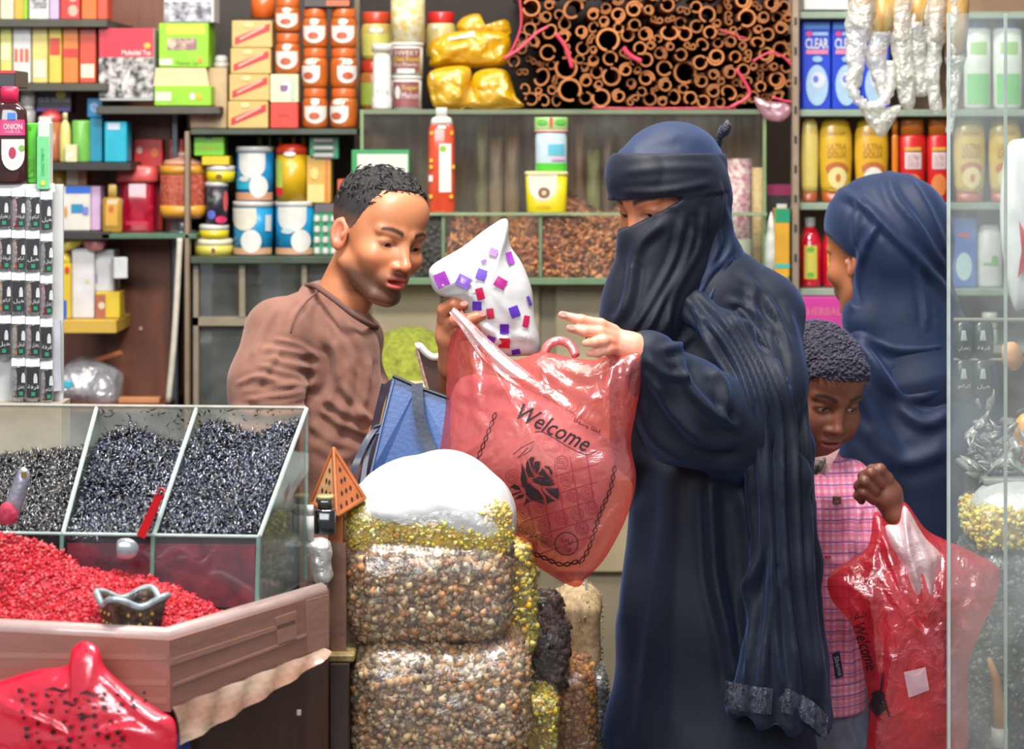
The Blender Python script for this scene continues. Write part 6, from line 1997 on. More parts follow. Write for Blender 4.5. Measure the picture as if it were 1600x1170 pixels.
# ---- the seller
def build_seller():
    D = 3.74
    t = thing('person', 'man with short dark hair in a brown t-shirt holding up a white packet', 'person', (P(500, 700, D + 0.02).x, D + 0.02, 0))
    fr = frame_at(P(590, 366, D), 39, 4, 12)
    G, q = head_field(fr, 0.92, 0.0021, neck=P(508, 530, D + 0.03), mouth=0.5, lids=(0.36, -0.5), nose=1.25)
    hv, hf = G.mesh(1)
    w = local_cm(hv, fr, q)
    hc = paint_face(w, (182, 116, 80), (180, 78, 74), (56, 38, 32), stubble=1.0, blush=(196, 112, 76), mouth=0.5)
    # short beard shadow above the ear where the hair is clipped
    # arm and hand that grips the packet
    d = 3.36
    A = [([P(575, 640, D + 0.04), P(630, 720, 3.62), P(672, 715, 3.56), P(706, 610, 3.47), P(706, 570, d + 0.03)], [px(36, D), px(32, D), px(28, d), px(22, d), px(20, d)], 0.01),
         ([P(706, 570, d + 0.03), P(699, 525, d - 0.005), P(697, 497, d - 0.01)], [px(20, d), px(17, d), px(15, d)], 0.01),
         ([P(703, 520, d), P(716, 505, d)], [px(15, d), px(12, d)], 0.008),
         ([P(694, 497, d - 0.02), P(694, 484, d - 0.03), P(710, 474, d - 0.045), P(727, 476, d - 0.045)], [px(11, d), px(10.5, d), px(9.5, d), px(8, d)], 0.003),
         ([P(702, 512, d - 0.02), P(712, 500, d - 0.05), P(733, 499, d - 0.06), P(754, 492, d - 0.055)], [px(10, d), px(10, d), px(9, d), px(7.5, d)], 0.003),
         ([P(706, 522, d - 0.015), P(718, 512, d - 0.04), P(738, 512, d - 0.05), P(757, 506, d - 0.045)], [px(10, d), px(9, d), px(8.5, d), px(7, d)], 0.003),
         ([P(708, 532, d - 0.01), P(720, 524, d - 0.03), P(736, 524, d - 0.04), P(748, 520, d - 0.035)], [px(9, d), px(8, d), px(7.5, d), px(6.5, d)], 0.003),
         ([P(704, 528, d + 0.02), P(718, 500, d + 0.04), P(734, 484, d + 0.05)], [px(11, d), px(10, d), px(8, d)], 0.004)]
    AG = hand_field(A, 0.0019)
    av, af = AG.mesh(1)
    v, f = joinn([(hv, hf), (av, af)])
    ac = skin_col(av, (186, 118, 84), (172, 100, 70))
    body = ob('body', (v, f), SKIN_M, t, True, col=np.concatenate([hc, ac]))
    for sx in (-1, 1):
        eyeball(t, fr, q, sx, (0.15, 1, -0.55))
    nails(t, [(725, 474, d - 0.071, -8, 5), (753, 490, d - 0.078, 14, 5)], (226, 168, 150))
    # tongue and teeth inside the open mouth
    G2 = Field(V3((-2.2, -9.8, -9)) * q, V3((2.2, -6, -5)) * q, 0.0012, fr)
    G2.ell(V3((0, -8.0, -7.5)) * q, V3((1.3, 1.35, 0.45)) * q, 0)
    ob('tongue', G2.mesh(1), M((196, 92, 96), 0.35, 0.05), t, True)
    # hair: a clipped shell over the skull, thicker and wavy on the crown
    H = Field(V3((-9, -9.5, -8)) * q, V3((9, 11, 13.5)) * q, 0.0019, fr)
    X, Y, Z = [g / q for g in H.grid()]
    Y = -Y
    r = np.sqrt((X / 7.5) ** 2 + ((Y + 1.2) / 9.5) ** 2 + ((Z - 3.6) / 8.0) ** 2)
    sh = (r - 1) * 8.0
    r2 = np.sqrt((X / 5.6) ** 2 + ((Y - 5.4) / 3.4) ** 2 + ((Z - 5.2) / 4.4) ** 2)
    sh = np.minimum(sh, (r2 - 1) * 4.0)
    line = np.maximum(1.9 * (Y - 1.5) + 0.6, 0.55 * (Y - 1.5) + 0.6) - 0.5 * np.clip(1 - (X / 3.2) ** 2, 0, 1) * 3
    thick = 0.12 + 0.42 * np.clip((Z - 4.5) / 4.5, 0, 1)
    wob = 0.22 * np.sin(X * 2.1 + 1.3 * np.sin(Y * 1.1)) * np.sin(Y * 1.9 + X) * np.clip((Z - 5) / 3, 0, 1)
    hd = np.maximum(sh - thick - wob, (line - Z) * 0.5)
    hd = np.maximum(hd, np.abs(np.abs(X) - 7.8) * 0 - 1)
    H.f = (hd * q).astype(np.float32)
    v, f = H.mesh(1)
    w = local_cm(v, fr, q)
    col = np.tile(np.array(lin((34, 29, 30))[:3]), (len(v), 1))
    fade = np.clip((3.6 - w[:, 2]) / 4.5, 0, 1) * 0.75
    col = mixc(col, (150, 104, 84), fade)
    n = normals(v, f)
    v = v + n * (0.0012 * noise3(v, 420, 5) * (1 - fade))[:, None]
    ob('hair', (v, f), MV(0.55, 0.4, 0.9, 900.0), t, True, col=col)
    curls = []
    rng = np.random.default_rng(3)
    pick = np.nonzero((w[:, 2] > 5.5) & (w[:, 1] > -6))[0]
    for i in rng.choice(pick, 260, replace=False):
        p, nn = Vector(v[i]), Vector(n[i])
        tg = nn.cross(Vector(rng.normal(size=3))).normalized()
        L = 0.011
        curls.append(tube([p - nn * 0.001, p + nn * 0.003 + tg * L * 0.4, p + nn * 0.003 + tg * L, p + tg * L * 1.4], [0.0011, 0.0012, 0.001, 0.0003], 5))
    tag(ob('hair_curls', join(*curls), M((30, 26, 28), 0.5, 0.3, 300), t, True), kind='stuff')
    # t-shirt
    S = Field(P(330, 420, D + 0.0) - Vector((0.03, 0.32, 0.75)), P(630, 420, D) + Vector((0.06, 0.26, 0.06)), 0.004)

    def s(u, v_, w_=0.0):
        return P(u, v_, D + w_)
    k = 0.035
    S.chain([s(505, 545, 0.02), s(508, 700, 0.02), s(500, 1000, 0.04)], [px(82, D), px(92, D), px(92, D)], 0.02)
    S.cap(s(512, 482, 0.03), s(440, 520, -0.05), px(38, D), px(52, D), k)
    S.cap(s(515, 482, 0.04), s(556, 530, 0.10), px(36, D), px(46, D), k)
    S.cap(s(545, 540, -0.03), s(550, 640, -0.03), px(44, D), px(46, D), k)
    S.cap(s(548, 560, 0.1), s(590, 650, 0.0), px(40, D), px(40, D), 0.02)
    S.chain([s(436, 522, -0.06), s(415, 600, -0.10), s(418, 690, -0.13)], [px(53, D), px(55, D), px(60, D)], 0.02)
    S.cap(s(480, 456, 0.05), s(500, 466, 0.03), px(10, D), px(20, D), 0.02)
    v, f = S.mesh(2)
    st = [([(455, 518), (462, 490), (497, 456)], 4, 0.004), ([(505, 540), (512, 560), (508, 600), (490, 625)], 9, -0.012),
          ([(420, 560), (455, 570), (495, 575)], 6, 0.005), ([(400, 590), (440, 600), (495, 600)], 6, 0.005), ([(385, 625), (430, 618), (480, 612)], 6, 0.006),
          ([(410, 545), (450, 548), (490, 555)], 5, 0.004), ([(480, 470), (500, 500), (505, 540)], 7, 0.006), ([(500, 470), (520, 520), (530, 600)], 8, 0.006),
          ([(530, 480), (560, 530), (575, 600)], 7, 0.005), ([(545, 560), (540, 620), (520, 690)], 9, 0.007), ([(485, 660), (520, 690), (570, 700)], 8, 0.007),
          ([(490, 690), (530, 712), (580, 705)], 8, 0.006), ([(575, 560), (570, 620), (555, 660)], 7, 0.006), ([(430, 480), (410, 520), (395, 560)], 6, 0.005),
          ([(370, 640), (420, 650), (480, 640)], 7, 0.007), ([(510, 620), (535, 640), (575, 650)], 7, 0.006), ([(400, 610), (415, 580), (440, 545)], 5, 0.004)]
    st += [([(372, 600), (400, 588), (430, 592)], 4, 0.004), ([(430, 530), (470, 540), (500, 560)], 4, 0.004), ([(405, 570), (440, 580), (480, 590)], 4, 0.0035), ([(380, 612), (420, 608), (460, 600)], 4, 0.004), ([(400, 632), (440, 630), (478, 622)], 4, 0.004), ([(515, 500), (545, 550), (560, 590)], 5, 0.004), ([(535, 600), (560, 640), (585, 660)], 5, 0.005), ([(500, 640), (540, 665), (580, 680)], 5, 0.005)]
    v, f = folds((v, f), st, 0.85)
    v = v + normals(v, f) * (0.0014 * noise3(v, 60, 8))[:, None]
    shirt = ob('t_shirt', (v, f), M((118, 82, 70), 0.85, 0.08, 30, 0.25, 600, spec=0.2, sheen=(0.3, 0.5, (230, 200, 190))), t, True)
    T = Field((P(400, 0, D).x, D - 0.2, 0.0), (P(610, 0, D).x, D + 0.22, s(0, 900).z), 0.011)
    for u in (455, 548):
        T.chain([s(502 + (u - 502) * 0.6, 930, 0.03), s(u, 1250, 0.03), V3((P(u, 0, D).x, D + 0.04, 0.12))], [px(82, D), px(70, D), px(55, D)], 0.03)
        T.cap(V3((P(u, 0, D).x, D + 0.03, 0.05)), V3((P(u + 20, 0, D).x, D - 0.12, 0.045)), 0.05, 0.042, 0.03)
    ob('trousers', T.mesh(2), M((52, 56, 70), 0.8, 0.1, 20), t, True)
    ring = catmull([s(478, 447, 0.05), s(492, 447, -0.03), s(520, 466, -0.075), s(553, 492, -0.085), s(578, 507, -0.055), s(588, 512, -0.01)], 6)
    ob('neckline', tube([Vector(p) for p in ring], px(4.5, D), 8), M((96, 64, 55), 0.85, 0.08, 60, 0.4, 900, stretch=(8, 8, 1)), shirt, True)
    ob('shoulder_seam', tube([Vector(p) for p in catmull([s(454, 521, -0.165), s(462, 494, -0.155), s(480, 470, -0.105), s(498, 455, -0.045)], 5)], 0.0018, 6),
       M((88, 58, 50), 0.8), shirt, True)


# ---- the veiled customer
def build_customer():
    D = 3.42
    t = thing('person', 'woman in a dark navy robe and black face veil reaching into a red bag', 'person', (P(1110, 800, D).x, D, 0))

    def s(u, v_, w_=0.0):
        return P(u, v_, D + w_)
    r_ = lambda n: px(n, D)
    fr = frame_at(P(1048, 306, D), -53, 16, -4)
    G, q = head_field(fr, 0.92, 0.0026, mouth=0.05, lids=(0.30, -0.5), nose=0.6, brow=0.7)
    core = G.f.copy()
    hv, hf = G.mesh(1)
    w = local_cm(hv, fr, q)
    hc = paint_face(w, (176, 106, 72), (150, 84, 70), (60, 40, 32), browc=(34, 22, 20), mouth=0.05)
    # hand held out over the bag, forearm inside the sleeve
    d = 3.20
    A = [([P(1085, 630, 3.27), P(1005, 552, d), P(985, 542, d)], [px(26, d), px(19, d), px(19, d)], 0.01),
         ([P(988, 540, d), P(960, 524, d)], [px(20, d), px(13, d)], 0.012),
         ([P(990, 548, d), P(968, 540, d)], [px(20, d), px(14, d)], 0.012),
         ([P(958, 517, d), P(938, 507, d - 0.012), P(908, 500, d - 0.018), P(878, 492, d - 0.016)], [px(11, d), px(9.5, d), px(8.3, d), px(6.2, d)], 0.004),
         ([P(957, 526, d - 0.008), P(938, 520, d - 0.02), P(914, 518, d - 0.026), P(890, 513, d - 0.024)], [px(10.5, d), px(9, d), px(8, d), px(6.2, d)], 0.004),
         ([P(958, 535, d - 0.01), P(944, 533, d - 0.03), P(930, 535, d - 0.034), P(915, 536, d - 0.03)], [px(10, d), px(8.6, d), px(7.6, d), px(6.2, d)], 0.004),
         ([P(962, 545, d - 0.008), P(950, 546, d - 0.028), P(934, 551, d - 0.03), P(920, 552, d - 0.026)], [px(9, d), px(7.8, d), px(6.8, d), px(5.6, d)], 0.004),
         ([P(972, 535, d + 0.015), P(950, 540, d + 0.03), P(935, 552, d + 0.03)], [px(12, d), px(9.5, d), px(7.5, d)], 0.005)]
    av, af = hand_field(A, 0.0019).mesh(1)
    v, f = joinn([(hv, hf), (av, af)])
    ob('body', (v, f), SKIN_M, t, True, col=np.concatenate([hc, skin_col(av, (214, 146, 122), (204, 126, 102))]))
    for sx in (-1, 1):
        eyeball(t, fr, q, sx, (-0.1, 1, -0.6))
    nails(t, [(881, 491, d - 0.034, 12, 4.6), (893, 511, d - 0.042, 10, 4.6)], (232, 196, 186))
    # headscarf: skull cap drawn back over the nape
    H, q_ = head_field(fr, 0.92, 0.0034, mouth=0.05, nose=0.0, pad=0.0048, ext=((-5, -3, -10), (5, 6, 0)))
    W_ = H.W
    H.ell(W_(s(1052, 292, 0.01)), (r_(84), r_(88), r_(97)), 0.01)
    H.chain([W_(s(1085, 320, 0.02)), W_(s(1092, 400, 0.01)), W_(s(1098, 470, 0.0))], [r_(54), r_(54), r_(66)], 0.03)
    H.cap(W_(s(1092, 380, 0.02)), W_(s(1140, 440, 0.01)), r_(42), r_(40), 0.03)
    m4 = np.array(fr)
    X, Y, Z = H.grid()
    X, Y, Z = [m4[i, 0] * X + m4[i, 1] * Y + m4[i, 2] * Z + m4[i, 3] for i in range(3)]
    H.f = np.maximum(H.f, -np.maximum(np.maximum(Z - s(0, 296).z, X - s(1072, 0).x), Y - (D + 0.08))).astype(np.float32)
    v, f = H.mesh(2)
    v, f = folds((v, f), [([(1105, 330), (1100, 380), (1070, 440), (1040, 500)], 5, 0.005), ([(1120, 350), (1118, 400), (1085, 450)], 5, 0.005),
                          ([(1138, 330), (1140, 390), (1110, 430), (1080, 480)], 5, 0.006), ([(1128, 290), (1132, 340), (1128, 390)], 5, 0.004),
                          ([(1146, 400), (1120, 440), (1100, 490)], 4, 0.005), ([(985, 236), (1010, 224), (1060, 214)], 7, 0.0015),
                          ([(985, 225), (1040, 205), (1100, 222)], 10, 0.002)])
    ob('headscarf', (v, f), ROBE_B, t, True)
    # face veil: head shape thickened, hanging below the nose, eye slit cut out
    N, q_ = head_field(fr, 0.92, 0.0028, mouth=0.05, nose=0.3, pad=0.0065, ext=((-4.5, -11, -17), (4.5, 3, 0)))
    N.ell(N.W(s(1046, 292, -0.002)), (r_(88), r_(92), r_(101)), 0)
    X, Y, Z = N.grid()
    m4 = np.array(fr)
    X, Y, Z = [m4[i, 0] * X + m4[i, 1] * Y + m4[i, 2] * Z + m4[i, 3] for i in range(3)]
    band = np.maximum(np.maximum(N.f - 0.003, Z - s(0, 239).z), s(0, 312).z + (X - s(960, 0).x) * 0.07 - Z)
    N.cap(N.W(s(1006, 372, -0.05)), N.W(s(1004, 430, -0.045)), r_(34), r_(38), 0.03)
    N.chain([N.W(s(1012, 410, -0.03)), N.W(s(1000, 470, -0.03)), N.W(s(990, 520, -0.03))], [r_(42), r_(52), r_(56)], 0.03)
    N.chain([N.W(s(1060, 340, -0.02)), N.W(s(1050, 420, -0.02)), N.W(s(1010, 500, -0.05))], [r_(58), r_(52), r_(52)], 0.03)
    N.f = np.maximum(N.f, Z - s(0, 303).z)
    # slit: everything above the veil's slanting upper edge in front of the face
    a, b = s(982, 358, -0.1), s(1054, 320, -0.1)
    ed = (Z - a.z) - (X - a.x) * (b.z - a.z) / (b.x - a.x)
    sl = np.maximum(np.maximum(-ed, X - s(1058, 0).x), Y - (D + 0.07))
    N.f = np.minimum(np.maximum(N.f, -sl), band).astype(np.float32)
    v, f = N.mesh(2)
    v, f = folds((v, f), [([(1040, 345), (1000, 380), (985, 430), (975, 500)], 8, 0.004), ([(1085, 350), (1070, 410), (1030, 480), (1005, 525)], 6, 0.006),
                          ([(1068, 340), (1055, 400), (1020, 470), (985, 520)], 6, 0.004), ([(1100, 330), (1090, 390), (1050, 470), (1040, 520)], 5, 0.006),
                          ([(975, 300), (1040, 298), (1110, 285)], 5, 0.002), ([(970, 270), (1040, 262), (1115, 262)], 6, 0.0015), ([(990, 410), (985, 460), (960, 505)], 7, 0.004)])
    ob('face_veil', (v, f), VEIL, t, True)
    k = [s(1118, 243, 0.02), s(1121, 230, 0.015), s(1124, 214, 0.01), s(1131, 205, 0.005), s(1137, 196, 0.0), s(1136, 187, 0.0)]
    ob('veil_knot', tube(k, [r_(6), r_(5.5), r_(6), r_(10), r_(7), r_(2)], 9), M((14, 16, 24), 0.35, 0.2, 90, 0.8, 300, sheen=(0.4, 0.4, (140, 160, 220))), t, True)
    # robe
    B = Field((P(880, 0, D).x, D - 0.36, 0.0), (P(1320, 0, D).x, D + 0.26, s(0, 385).z), 0.0052)
    B.chain([s(1120, 470, 0.02), s(1125, 600, 0.03), s(1120, 760, 0.03)], [r_(88), r_(112), r_(120)], 0.03)
    B.chain([s(1118, 760, 0.02), s(1116, 960, 0.02), s(1112, 1180, 0.02), V3((P(1105, 0, D).x, D + 0.02, 0.1))], [r_(122), r_(140), r_(158), r_(205)], 0.03)
    B.cap(s(1015, 500, 0.0), s(1190, 492, 0.03), r_(52), r_(58), 0.03)
    B.chain([s(1195, 490, 0.0), s(1192, 600, -0.06), s(1160, 670, -0.11)], [r_(62), r_(66), r_(66)], 0.03)
    B.chain([s(1160, 670, -0.12), s(1085, 630, -0.17), s(1020, 566, -0.20), s(1008, 552, -0.21)], [r_(66), r_(60), r_(40), r_(31)], 0.025)
    B.chain([s(1140, 690, -0.11), s(1060, 668, -0.15), s(1016, 625, -0.17)], [r_(52), r_(52), r_(36)], 0.03)
    B.cap(s(1010, 470, -0.03), s(1000, 700, 0.0), r_(58), r_(48), 0.03)
    v, f = B.mesh(2)
    st = [([(1012, 560), (1040, 585), (1075, 588)], 6, 0.006), ([(1062, 565), (1075, 600), (1110, 640), (1150, 668)], 7, 0.010), ([(1110, 580), (1130, 600), (1134, 635), (1125, 650)], 7, 0.008),
          ([(1020, 590), (1050, 640), (1100, 690), (1155, 690)], 9, 0.008), ([(1000, 620), (1020, 680), (1080, 720), (1160, 728)], 10, 0.006),
          ([(1035, 545), (1060, 540), (1085, 520)], 6, 0.005), ([(1160, 430), (1200, 470), (1230, 540)], 6, 0.005), ([(1140, 470), (1165, 480), (1215, 520)], 6, 0.006),
          ([(1175, 450), (1180, 520), (1165, 560)], 7, 0.006), ([(1110, 750), (1118, 900), (1140, 1000), (1150, 1080)], 10, 0.012), ([(1000, 760), (985, 900), (965, 1060), (955, 1160)], 12, 0.010),
          ([(1160, 760), (1172, 900), (1165, 1050)], 10, 0.010), ([(1060, 780), (1055, 950), (1050, 1160)], 16, 0.004), ([(960, 960), (950, 1080), (942, 1170)], 9, 0.008),
          ([(1225, 480), (1248, 560), (1252, 660), (1250, 760)], 8, 0.007), ([(1205, 470), (1235, 560), (1240, 700)], 6, 0.006)]
    v, f = folds((v, f), st)
    robe = ob('robe', (v, f), ROBE, t, True)
    # shawl end thrown over the shoulder and hanging to the hem band
    C = Field((P(1010, 0, D).x, D - 0.30, s(0, 1175).z), (P(1330, 0, D).x, D + 0.12, s(0, 370).z), 0.0042)
    fl = ((0.25, -1, 0.1), 0.62)
    C.chain([s(1040, 420, -0.04), s(1085, 478, -0.06), s(1140, 530, -0.115), s(1190, 620, -0.15), s(1212, 740, -0.15), s(1225, 880, -0.15), s(1222, 1030, -0.15), s(1212, 1110, -0.15)],
            [r_(14), r_(24), r_(34), r_(46), r_(44), r_(46), r_(62), r_(72)], 0.02, flat=fl)
    C.chain([s(1075, 395, -0.03), s(1130, 455, -0.03), s(1200, 560, -0.075), s(1232, 700, -0.10), s(1245, 880, -0.10), s(1250, 1040, -0.11), s(1258, 1120, -0.11)],
            [r_(16), r_(28), r_(40), r_(40), r_(38), r_(44), r_(52)], 0.02, flat=fl)
    a, b = s(1140, 1062), s(1300, 1140)
    C.cut((0, 0, -1), V3((0, 0, s(0, 1150).z)))
    X, Y, Z = np.meshgrid(*C.ax, indexing='ij', sparse=True)
    hem = a.z + (X - a.x) * (b.z - a.z) / (b.x - a.x) * 0.55
    C.f = np.maximum(C.f, hem - Z - 0.012).astype(np.float32)
    v, f = C.mesh(2)
    st = [([(1075, 470), (1130, 530), (1165, 600), (1185, 700), (1190, 850), (1160, 960), (1142, 1060)], 6, 0.010),
          ([(1095, 460), (1150, 530), (1190, 620), (1200, 740), (1205, 900), (1190, 1070)], 6, 0.010), ([(1110, 455), (1170, 530), (1215, 640), (1222, 800), (1232, 950), (1250, 1080)], 6, 0.010),
          ([(1125, 450), (1190, 530), (1235, 640), (1245, 800), (1255, 950), (1275, 1090)], 6, 0.009), ([(1085, 480), (1110, 540), (1150, 600)], 5, 0.007),
          ([(1165, 760), (1175, 900), (1165, 1060)], 7, 0.007), ([(1215, 900), (1212, 1000), (1222, 1080)], 6, 0.008), ([(1245, 560), (1260, 700), (1266, 900), (1285, 1090)], 6, 0.008)]
    v, f = folds((v, f), st)
    # rippled hem
    m = np.clip((s(0, 930).z - v[:, 2]) / 0.15, 0, 1)
    v = v + normals(v, f) * (0.007 * m * np.sin(to_px(v)[:, 0] / 7.5))[:, None]
    sh = ob('shawl', (v, f), ROBE, t, True)
    LACE = M((22, 24, 32), 0.3, 0.5, 110, 0.9, 170, rgb2=(60, 62, 76), sheen=(0.3, 0.4, (200, 210, 240)))
    for pts, wd in (([(1134, 1064), (1160, 1070), (1185, 1074), (1208, 1076)], 40), ([(1216, 1072), (1245, 1082), (1272, 1098), (1294, 1120)], 38)):
        vv, ff = [], []
        pl = catmull([(a[0], a[1], 0) for a in pts], 8)
        for i, p in enumerate(pl):
            dep = D - 0.222 + 0.009 * math.sin(p[0] / 6.0) + (0.03 if wd == 38 else 0)
            for jx, off in ((0, 0), (1, 0.5), (2, 1.0)):
                vv.append(tuple(P(p[0] - off * 3, p[1] + off * wd, dep - 0.004 * (jx == 1))))
        for i in range(len(pl) - 1):
            for jx in range(2):
                a = i * 3 + jx
                ff.append((a, a + 1, a + 4, a + 3))
        n = len(vv)
        vv += [(x, y + 0.004, z) for x, y, z in vv]
        ff += [tuple(n + i for i in q[::-1]) for q in ff]
        ob('lace_hem', (V3(vv), ff), LACE, sh, True)
    return t


# ---- the second shopper, seen from behind the boy
def build_second():
    D = 4.05
    t = thing('person', 'woman in a navy headscarf and shawl turned away behind the boy', 'person', (P(1430, 800, D).x, D, 0))

    def s(u, v_, w_=0.0):
        return P(u, v_, D + w_)
    r_ = lambda n: px(n, D)
    fr = frame_at(P(1366, 398, D), -140, 8, 0)
    G, q = head_field(fr, 0.94, 0.0032, neck=P(1400, 560, D), mouth=0.05, lids=(0.2, -0.3))
    hv, hf = G.mesh(1)
    hc = paint_face(local_cm(hv, fr, q), (156, 96, 64), (140, 76, 62), (60, 40, 32), mouth=0.05)
    ob('body', (hv, hf), SKIN_M, t, True, col=hc)
    H = Field(s(1270, 250, -0.22) - Vector((0, 0, 0.45)), s(1560, 250, 0.2) + Vector((0, 0, 0.02)), 0.0042)
    H.ell(s(1396, 370), (r_(94), r_(102), r_(102)), 0)
    H.ell(s(1352, 350, 0.0), (r_(62), r_(84), r_(66)), 0.03)
    H.chain([s(1400, 420), s(1410, 500), s(1430, 580)], [r_(78), r_(84), r_(110)], 0.04)
    H.chain([s(1365, 450, -0.04), s(1352, 500, -0.05), s(1372, 540, -0.04)], [r_(34), r_(28), r_(40)], 0.03)
    # opening for the cheek
    X, Y, Z = np.meshgrid(*H.ax, indexing='ij', sparse=True)
    e1 = (X - s(1332, 0).x)
    a, b = s(1288, 360), s(1340, 420)
    top = (Z - (a.z + (X - a.x) * (b.z - a.z) / (b.x - a.x)))
    H.f = np.maximum(H.f, -np.maximum(np.maximum(e1, top), s(0, 470).z - Z)).astype(np.float32)
    v, f = H.mesh(2)
    st = [([(1388, 268), (1400, 310), (1440, 360), (1480, 430)], 7, 0.007), ([(1310, 298), (1350, 320), (1400, 370), (1450, 420), (1490, 470)], 7, 0.008),
          ([(1420, 280), (1450, 330), (1480, 400)], 7, 0.006), ([(1370, 350), (1350, 390), (1338, 440), (1330, 480)], 6, 0.007), ([(1345, 310), (1335, 360), (1345, 400)], 6, 0.004),
          ([(1435, 410), (1445, 470), (1448, 510)], 5, 0.005)]
    v, f = folds((v, f), st)
    ob('headscarf', (v, f), ROBE_B, t, True)
    B = Field((P(1290, 0, D).x, D - 0.25, 0.0), (P(1610, 0, D).x, D + 0.25, s(0, 470).z), 0.0058)
    B.chain([s(1425, 560), s(1430, 700), s(1430, 900), V3((P(1430, 0, D).x, D, 0.1))], [r_(96), r_(118), r_(128), r_(150)], 0.03)
    B.cap(s(1380, 560, -0.04), s(1500, 590, 0.02), r_(52), r_(52), 0.04)
    B.chain([s(1500, 580), s(1520, 700), s(1500, 820, -0.05)], [r_(50), r_(52), r_(46)], 0.03)
    B.chain([s(1352, 530, -0.06), s(1345, 600, -0.08), s(1362, 720, -0.08)], [r_(26), r_(40), r_(52)], 0.03)
    v, f = B.mesh(2)
    st = [([(1335, 500), (1380, 510), (1440, 500), (1490, 488)], 6, 0.009), ([(1340, 515), (1400, 545), (1480, 540)], 8, 0.010), ([(1330, 520), (1365, 570), (1420, 620), (1490, 600)], 9, 0.009),
          ([(1345, 520), (1380, 600), (1440, 660), (1490, 640)], 10, 0.009), ([(1320, 540), (1345, 620), (1400, 700)], 8, 0.006), ([(1350, 660), (1410, 720), (1480, 700)], 12, 0.006),
          ([(1400, 500), (1440, 525), (1490, 520)], 6, 0.006)]
    v, f = folds((v, f), st)
    ob('shawl', (v, f), ROBE_B, t, True)
    return t


def PLAID():
    m, nt, b = _new('plaid_cotton')
    N, L = nt.nodes, nt.links
    tc = N.new('ShaderNodeTexCoord')
    sp = N.new('ShaderNodeSeparateXYZ')
    L.new(tc.outputs['Object'], sp.inputs[0])

    def stripe(axis, freq, lo, hi, phase=0.0):
        a = N.new('ShaderNodeMath')
        a.operation = 'MULTIPLY_ADD'
        a.inputs[1].default_value, a.inputs[2].default_value = freq, phase + 50
        L.new(sp.outputs[axis], a.inputs[0])
        fr = N.new('ShaderNodeMath')
        fr.operation = 'FRACT'
        L.new(a.outputs[0], fr.inputs[0])
        c = N.new('ShaderNodeMath')
        c.operation = 'LESS_THAN'
        c.inputs[1].default_value = hi
        L.new(fr.outputs[0], c.inputs[0])
        return c.outputs[0]
    cur = None
    base = lin((226, 140, 168))
    for axis, freq, wd, rgb, amt, ph in (('X', 95, 0.45, (236, 190, 206), 0.7, 0), ('Z', 95, 0.5, (226, 110, 140), 0.6, 0.3), ('Z', 56, 0.13, (98, 84, 160), 0.8, 0.1), ('X', 30, 0.12, (226, 84, 110), 0.3, 0.5),
                                         ('Z', 28, 0.08, (170, 60, 100), 0.4, 0.7), ('X', 70, 0.12, (170, 120, 176), 0.4, 0.2)):
        mx = N.new('ShaderNodeMix')
        mx.data_type = 'RGBA'
        sc = N.new('ShaderNodeMath')
        sc.operation = 'MULTIPLY'
        sc.inputs[1].default_value = amt
        L.new(stripe(axis, freq, 0, wd, ph), sc.inputs[0])
        L.new(sc.outputs[0], mx.inputs[0])
        if cur is None:
            mx.inputs[6].default_value = base
        else:
            L.new(cur, mx.inputs[6])
        mx.inputs[7].default_value = lin(rgb)
        cur = mx.outputs[2]
    L.new(cur, b.inputs['Base Color'])
    b.inputs['Roughness'].default_value = 0.85
    b.inputs['Specular IOR Level'].default_value = 0.2
    return m


